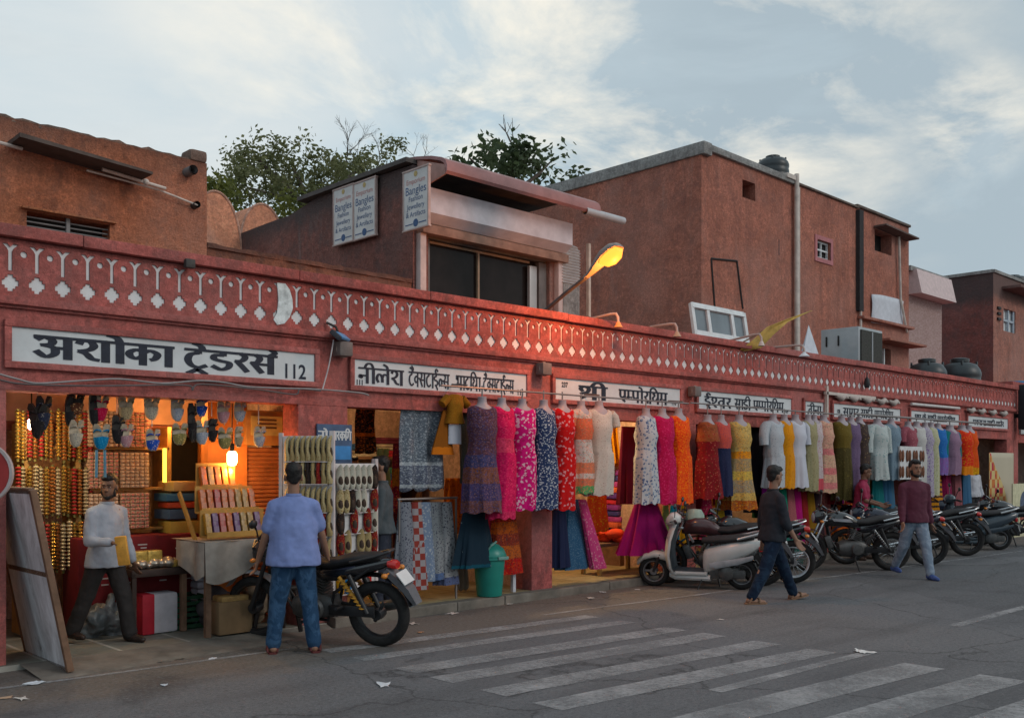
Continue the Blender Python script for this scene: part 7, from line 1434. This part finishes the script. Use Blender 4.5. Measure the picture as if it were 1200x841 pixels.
def person(label,loc,rz,H=1.70,fat=1.0,lean=0,legs=((20,5,0),(-20,15,0)),arms=((10,8,15),(-10,8,15)),head=(0,0),shirt=None,sleeve='long',trousers=None,flare=.0,shoe='shoe',shoem=None,skin=SKIN,beard=False,hem=0.0,wide=0,collar=True,extra=None,ground=None):
    """legs/arms: (forward swing, bend, sideways) in degrees, left first; local x is forward"""
    s=H/1.70; t=thing('person',label,'person',loc,rz); t.scale=(s,s,s); J={}
    def dirv(f,sd,sg): f,sd=R(f),R(sd); return V((math.sin(f)*math.cos(sd),sg*math.sin(sd),-math.cos(f)*math.cos(sd)))
    hip=V((0,0,.90)); feet=[]
    for i,sg in enumerate((1,-1)):
        f,b_,sd=legs[i][:3]; h=hip+V((0,sg*.092,0)); k=h+dirv(f,sd,sg)*.43; a=k+dirv(f-b_,sd,sg)*.40; J['hip',i],J['knee',i],J['ank',i]=h,k,a
    lo=min(J['ank',0].z,J['ank',1].z); dz=.075-lo
    for k in list(J): J[k]=J[k]+V((0,0,dz))
    hip=hip+V((0,0,dz)); UP=Matrix.Rotation(R(lean),3,'Y'); up=lambda v: hip+UP@V(v)
    chest=up((.0,0,.36)); neckb=up((.0,0,.52)); hd=neckb+UP@V((.025,0,.165)); RH=Matrix.Rotation(R(head[0]),3,'Z')@Matrix.Rotation(R(head[1]),3,'Y')
    for i,sg in enumerate((1,-1)):
        f,sd,b_=arms[i][:3]; ins=arms[i][3] if len(arms[i])>3 else 0
        sh=up((0,sg*.172*(.9+.1*fat),.436)); e=sh+UP@dirv(f,sd,sg)*.285; fd=dirv(f+b_,sd,sg); fd=(fd+V((0,-sg*math.sin(R(ins)),0))).normalized(); w_=e+UP@fd*.25; J['sh',i],J['el',i],J['wr',i],J['fd',i]=sh,e,w_,UP@fd
    # one continuous body
    m=MB()
    for i,sg in enumerate((1,-1)):
        m.cone(J['hip',i],J['knee',i],.078,.052,10); m.cone(J['knee',i],J['ank',i],.052,.036,10); c=J['knee',i].lerp(J['ank',i],.3); m.sph(c+V((-.012,0,0)),(.05,.045,.10),10,6)
        a=J['ank',i]; fp=R(legs[i][3] if len(legs[i])>3 else 0); RF=Matrix.Rotation(-fp,3,'Y')
        m.cone(a+RF@V((-.03,0,-.035)),a+RF@V((.10,sg*.01,-.045)),.036,.030,8); m.cone(a+RF@V((.10,sg*.01,-.048)),a+RF@V((.165,sg*.012,-.052)),.034,.022,8); J['RF',i]=RF
        m.cone(J['sh',i],J['el',i],.043,.037,10); m.cone(J['el',i],J['wr',i],.038,.026,10)
        # hand: palm, four fingers, thumb from the side of the palm
        w_=J['wr',i]; fd=J['fd',i]; side=V((1,0,0))-fd*fd.x; side=side.normalized() if side.length>.3 else V((0,0,1)); nrm=fd.cross(side)*(-sg)
        pc=w_+fd*.05
        for q in (-.028,-.01,.01,.028): m.cone(w_+fd*.012+side*q*.6,w_+fd*.085+side*q,.015,.012,6)
        for q,ln in ((.030,.068),(.010,.078),(-.010,.072),(-.029,.058)):
            b0=w_+fd*.085+side*q; b1=b0+fd*ln*.5+nrm*.012; b2=b1+fd*ln*.42+nrm*.024; m.cone(b0,b1,.0105,.0095,6); m.cone(b1,b2,.0095,.008,6)
        t0=w_+fd*.03+side*.03; t1=t0+fd*.035+side*.03+nrm*.008; t2=t1+fd*.035+side*.008+nrm*.012; m.cone(t0,t1,.013,.011,6); m.cone(t1,t2,.011,.009,6)
        J['palm',i]=pc+fd*.04
    rg=[]
    for z,rx,ry in ((-.06,.085,.13),(.0,.10,.155*fat),(.12,.095*fat,.145*fat),(.26,.10*fat**.6,.155*fat**.5),(.38,.105,.175),(.46,.085,.165),(.51,.055,.075)):
        rg.append([up((rx*math.cos(2*math.pi*k/16),ry*math.sin(2*math.pi*k/16),z)) for k in range(16)])
    m.loft(rg); m.cone(neckb-UP@V((0,0,.04)),hd-V((0,0,.05))+UP@V((-.015,0,0)),.056,.052,10)
    hm=lambda v: hd+RH@V(v)
    def hs(c,r): m.sph(hm(c),r,14,10,RH.to_4x4())
    hs((-.012,0,.035),(.096,.076,.095)); hs((.018,0,-.035),(.07,.060,.075)); hs((.055,0,-.085),(.028,.032,.028)); hs((.088,0,-.008),(.016,.012,.028)); hs((.098,0,-.022),(.014,.016,.012)); hs((.078,0,.032),(.016,.05,.012)); hs((.078,0,-.055),(.014,.024,.008)); hs((.076,0,-.066),(.014,.020,.008))
    for sg in (1,-1): hs((-.008,sg*.078,-.005),(.018,.010,.032))
    blob(m,'body',skin,.0075,4,t)
    # face details
    e=MB()
    for sg in (1,-1): e.sph(hm((.0735,sg*.029,.010)),(.008,.0125,.0055),8,6,RH.to_4x4())
    ew=e.obj('eyes',EYEW,t,60); e=MB()
    for sg in (1,-1): e.sph(hm((.0775,sg*.029,.010)),(.0055,.0065,.006),8,6,RH.to_4x4())
    e.obj('pupils',EYEB,ew,60); e=MB()
    for sg in (1,-1): e.cone(hm((.088,sg*.015,.034)),hm((.078,sg*.048,.036)),.006,.004,6)
    e.obj('eyebrows',HAIR,t,60)
    # hair
    h=MB(); 
    def hh(c,r): h.sph(hm(c),r,16,10,RH.to_4x4())
    hh((-.030,0,.062),(.092,.082,.086)); hh((-.05,0,.015),(.055,.074,.072)); hh((.035,0,.098),(.055,.064,.040)); hh((-.068,0,-.03),(.026,.05,.035))
    for sg in (1,-1): hh((-.008,sg*.066,.04),(.024,.013,.032))
    blob(h,'hair',HAIR,.010,3,t,.006,30)
    if beard:
        h=MB(); hh((.030,0,-.086),(.054,.053,.030)); hh((.058,0,-.100),(.028,.032,.022)); hh((.084,0,-.042),(.009,.026,.005))
        for sg in (1,-1): hh((.012,sg*.060,-.05),(.03,.016,.045))
        blob(h,'beard',HAIR,.009,2,t,.003,40)
    # trousers
    m=MB(); f=fat
    rg=[]
    for z,rx,ry in ((-.12,.09,.15),(-.05,.118*f**.5,.172*f**.6),(.04,.115*f**.7,.165*f**.8),(.10,.108*f**.8,.158*f**.8)):
        rg.append([up((rx*math.cos(2*math.pi*k/16)-.008,ry*math.sin(2*math.pi*k/16),z)) for k in range(16)])
    m.loft(rg)
    for i,sg in enumerate((1,-1)):
        h0,k,a=J['hip',i],J['knee',i],J['ank',i]; th=.100*f**.6; m.cone(h0-V((0,sg*.02,.02)),k,th+.004,.078+flare*.2,12); m.cone(k,a+(k-a)*.04,.076+flare*.2,.058+flare,12)
        for q in range(3): c=k.lerp(a,.78+.09*q); m.sph(c,(.062+flare,.060+flare,.018),10,6)
    blob(m,'trousers',trousers,.011,6,t,.008,10)
    # shirt
    m=MB(); rg=[]
    z0=-.06-hem
    for z,rx,ry in ((z0,.168*f**.8,.206*f**.8),(z0+.06,.160*f**.9,.202*f**.85),(.10,.130*f**1.15,.172*f),(.24,.128*f**.9,.182*f**.7),(.36,.128,.190),(.43,.110,.180),(.475,.085,.140),(.505,.066,.085),(.525,.060,.068)):
        rg.append([up((rx*math.cos(2*math.pi*k/20),ry*math.sin(2*math.pi*k/20),z)) for k in range(20)])
    m.loft(rg)
    for i,sg in enumerate((1,-1)):
        sh,e,w_=J['sh',i],J['el',i],J['wr',i]; m.cone(up((-.005,sg*.055,.475)),sh+UP@V((0,-sg*.02,.006)),.058,.056,10); m.cone(sh-V((0,0,.012)),e,.066,.058,12)
        if sleeve=='long': m.cone(e,e.lerp(w_,.93),.058,.043,12)
        elif sleeve=='roll': m.cone(e,e.lerp(w_,.35),.058,.053,12)
        else: pass
    if sleeve=='short':
        m2=MB(); m2.v=[];m2.f=[]; m=MB(); m.loft(rg)
        for i,sg in enumerate((1,-1)): sh,e=J['sh',i],J['el',i]; m.cone(up((-.005,sg*.055,.475)),sh+UP@V((0,-sg*.02,.006)),.058,.056,10); m.cone(sh-V((0,0,.012)),sh.lerp(e,.74),.064,.064,12)
    blob(m,'shirt',shirt,.011,9,t,.009,9)
    if collar:
        m=MB(); m.lathe([(.066,-.03),(.074,-.01),(.070,.012),(.064,.012),(.060,-.03)],tuple(neckb+UP@V((.0,0,.01))),'z',18); m.obj('collar',shirt,t,60)
    # footwear
    for i,sg in enumerate((1,-1)):
        a=J['ank',i]; RF=J['RF',i]; m=MB()
        if shoe=='shoe': m.cone(a+RF@V((-.035,0,-.03)),a+RF@V((.09,sg*.008,-.040)),.048,.040,10); m.cone(a+RF@V((.09,sg*.008,-.042)),a+RF@V((.175,sg*.012,-.05)),.042,.028,10); blob(m,'shoe',shoem or LEATH,.009,3,t)
        else:
            so=[]
            for x,wd in ((-.08,.03),(-.05,.042),(.03,.036),(.11,.046),(.17,.04),(.20,.02)): so.append([a+RF@V((x,sg*.01+y,z)) for y,z in ((-wd,-.075),(wd,-.075),(wd,-.060),(-wd,-.060))])
            m.loft(so); st=[a+RF@V((.09,sg*.01-.046,-.06)),a+RF@V((.095,sg*.01-.025,-.012)),a+RF@V((.10,sg*.01+.02,-.010)),a+RF@V((.09,sg*.01+.046,-.06))]; m.tube(st,.012,6); st=[a+RF@V((-.05,sg*.01-.042,-.06)),a+RF@V((-.02,sg*.01-.045,-.005)),a+RF@V((.03,0,.01)),a+RF@V((-.02,sg*.01+.045,-.005)),a+RF@V((-.05,sg*.01+.042,-.06))]; m.tube(st,.010,6); m.obj('sandal',shoem or LEATH,t,50)
    t['_']=0; del t['_']; return t,J,s
def cloth_m(n,c,c2=None,sc=14,thr=.6): return mat(n,c,.85,.18,5,.35,26) if not c2 else fabric(n,[(0,c)],c2,sc,thr,None,'noise')
DENIM=fabric('denim_blue',[(0,(.035,.07,.13))],(.06,.11,.19),7,.5,None,'noise'); 
IMG_R=math.atan2(-CA,SA)       # heading that reads as 'to the right' in the photo
# man in blue, seen from behind
person('stout man in light blue short sleeved shirt and turned-up jeans seen from behind',(4.53,-.93,0),R(64),1.645,1.28,0,((2,2,6),(-3,1,6)),((4,14,14),(10,16,16)),(0,4),cloth_m('shirt_blue',(.17,.22,.44)),'short',DENIM,.012,'sandal',mat('sandal_maroon',(.10,.02,.02),.6),hem=.05)
t=bpy.data.objects['person']; m=MB()
# man in white shirt with packet
pw=V((3.42,.42,.05)); r=person('bearded man in pale grey shirt and dark trousers holding a yellow packet',tuple(pw),R(-72),1.51,1.05,2,((14,6,5),(-17,8,5)),((4,10,12),(6,12,82,32)),(-58,4),cloth_m('shirt_pale',(.31,.33,.38)),'long',cloth_m('trousers_dark',(.022,.019,.019)),.02,'shoe',mat('shoe_dark',(.03,.018,.015),.5),SKIND,True,hem=.06)
# walker
person('man in black shirt and dark jeans walking right past the white scooter',(10.32,-2.22,0),IMG_R+R(14),1.69,1.0,1,((27,4,2,12),(-20,10,2)),((-6,8,14),(10,8,20)),(12,6),cloth_m('shirt_black',(.017,.019,.026)),'roll',fabric('denim_dark',[(0,(.012,.021,.04))],(.02,.035,.06),7,.5,None,'noise'),.004,'sandal',mat('sandal_tan',(.22,.12,.07),.6),hem=.03)
# maroon sweater
person('bearded man in maroon sweater and pale jeans walking towards the viewer',(13.95,-2.38,0),R(-128),1.72,1.0,0,((16,3,2),(-14,22,2)),((-8,9,14),(8,9,16)),(0,0),cloth_m('sweater_maroon',(.085,.018,.035)),'long',fabric('denim_pale',[(0,(.24,.29,.36))],(.32,.37,.44),7,.5,None,'noise'),.0,'shoe',mat('shoe_bluewhite',(.05,.09,.26),.6,.5,20),beard=True,hem=.02,collar=False)
person('man in crimson shirt looking down behind the maroon sweater',(16.0,-.55,0),R(-70),1.64,1.0,6,((6,2,4),(-4,2,4)),((20,10,60),(20,10,60)),(10,14),cloth_m('shirt_crimson',(.26,.02,.06)),'short',cloth_m('trousers_grey',(.04,.04,.045)),.0,'shoe',skin=SKIND)
person('man in dark shirt standing sideways inside the textile shop',(6.28,.14,.1),R(140),1.62,1.0,0,((3,1,4),(-3,1,4)),((5,8,10),(5,8,10)),(10,0),cloth_m('shirt_darkgrey',(.06,.075,.085)),'long',cloth_m('trousers_navy',(.02,.025,.04)),.0,'shoe')
p=P(412,545,1.3); person('man whose face shows above the shoe board inside the textile shop',(p.x,1.3,.1),R(-100),1.64,1.0,0,((2,1,3),(-2,1,3)),((5,8,10),(5,8,10)),(0,6),cloth_m('shirt_teal',(.05,.09,.10)),'long',MATS['trousers_navy'],.0,'shoe')
p=P(1140,560,.15); person('man in white shirt standing in the far doorway by the quilt',(p.x,.15,.1),R(-110),1.62,1.0,0,((2,1,3),(-2,1,3)),((5,8,10),(5,8,10)),(0,6),cloth_m('shirt_white2',(.50,.50,.54)),'long',MATS['trousers_grey'],.0,'shoe')
# packet in the hand of the man in the pale shirt
t,J,s=r; h=J['palm',1]; Mr=Matrix.Rotation(R(-72),3,'Z'); wp=pw+Mr@(h*s); m=MB(); m.box((0,0,-.06),(.10,.045,.26),.015); o=m.obj('packet',mat('packet_yellow',(.60,.30,.05),.5,.3,12),None,30); o.location=wp+Mr@V((.03,-.01,0)); o.rotation_euler=(R(6),R(-6),IMG_R); tag(o,'yellow orange packet held by the man in the pale shirt','packet')

p=P(130,712,.7); m=MB(); rnd=random.Random(6)
for i in range(9): m.sph((rnd.uniform(-.15,.15),rnd.uniform(-.1,.1),.07+.022*i),(rnd.uniform(.09,.15),.11,.08),12,8,Matrix.Rotation(rnd.uniform(0,3),4,'X'))
m.cone((0,0,.24),(.02,0,.38),.05,.03)
o=blob(m,'plastic_bag',mat('grey_plastic_bag',(.13,.145,.155),.35,.4,7,.9,18,spec=.5),.014,5,None,.03,9); o.location=(p.x,.75,.03); tag(o,'grey plastic bag bundle on the floor behind the standing man','bag')

for (px,py,Y,c,lab,k) in ((252,700,.45,(.05,.045,.05),'dark sack slumped under the cloth table',5),(303,690,.35,(.22,.17,.12),'tan gunny sack beside the stool',8)):
    p=P(px,py,Y); m=MB(); rnd=random.Random(k)
    for i in range(7): m.sph((rnd.uniform(-.08,.08),rnd.uniform(-.07,.07),.09+.04*i),(.15-.008*i,.13,.09),12,8)
    o=blob(m,'sack',mat('sack_%d'%k,c,.9,.25,12,.5,40),.015,5,None,.02,8); o.location=(p.x,Y,.045); tag(o,lab,'sack')
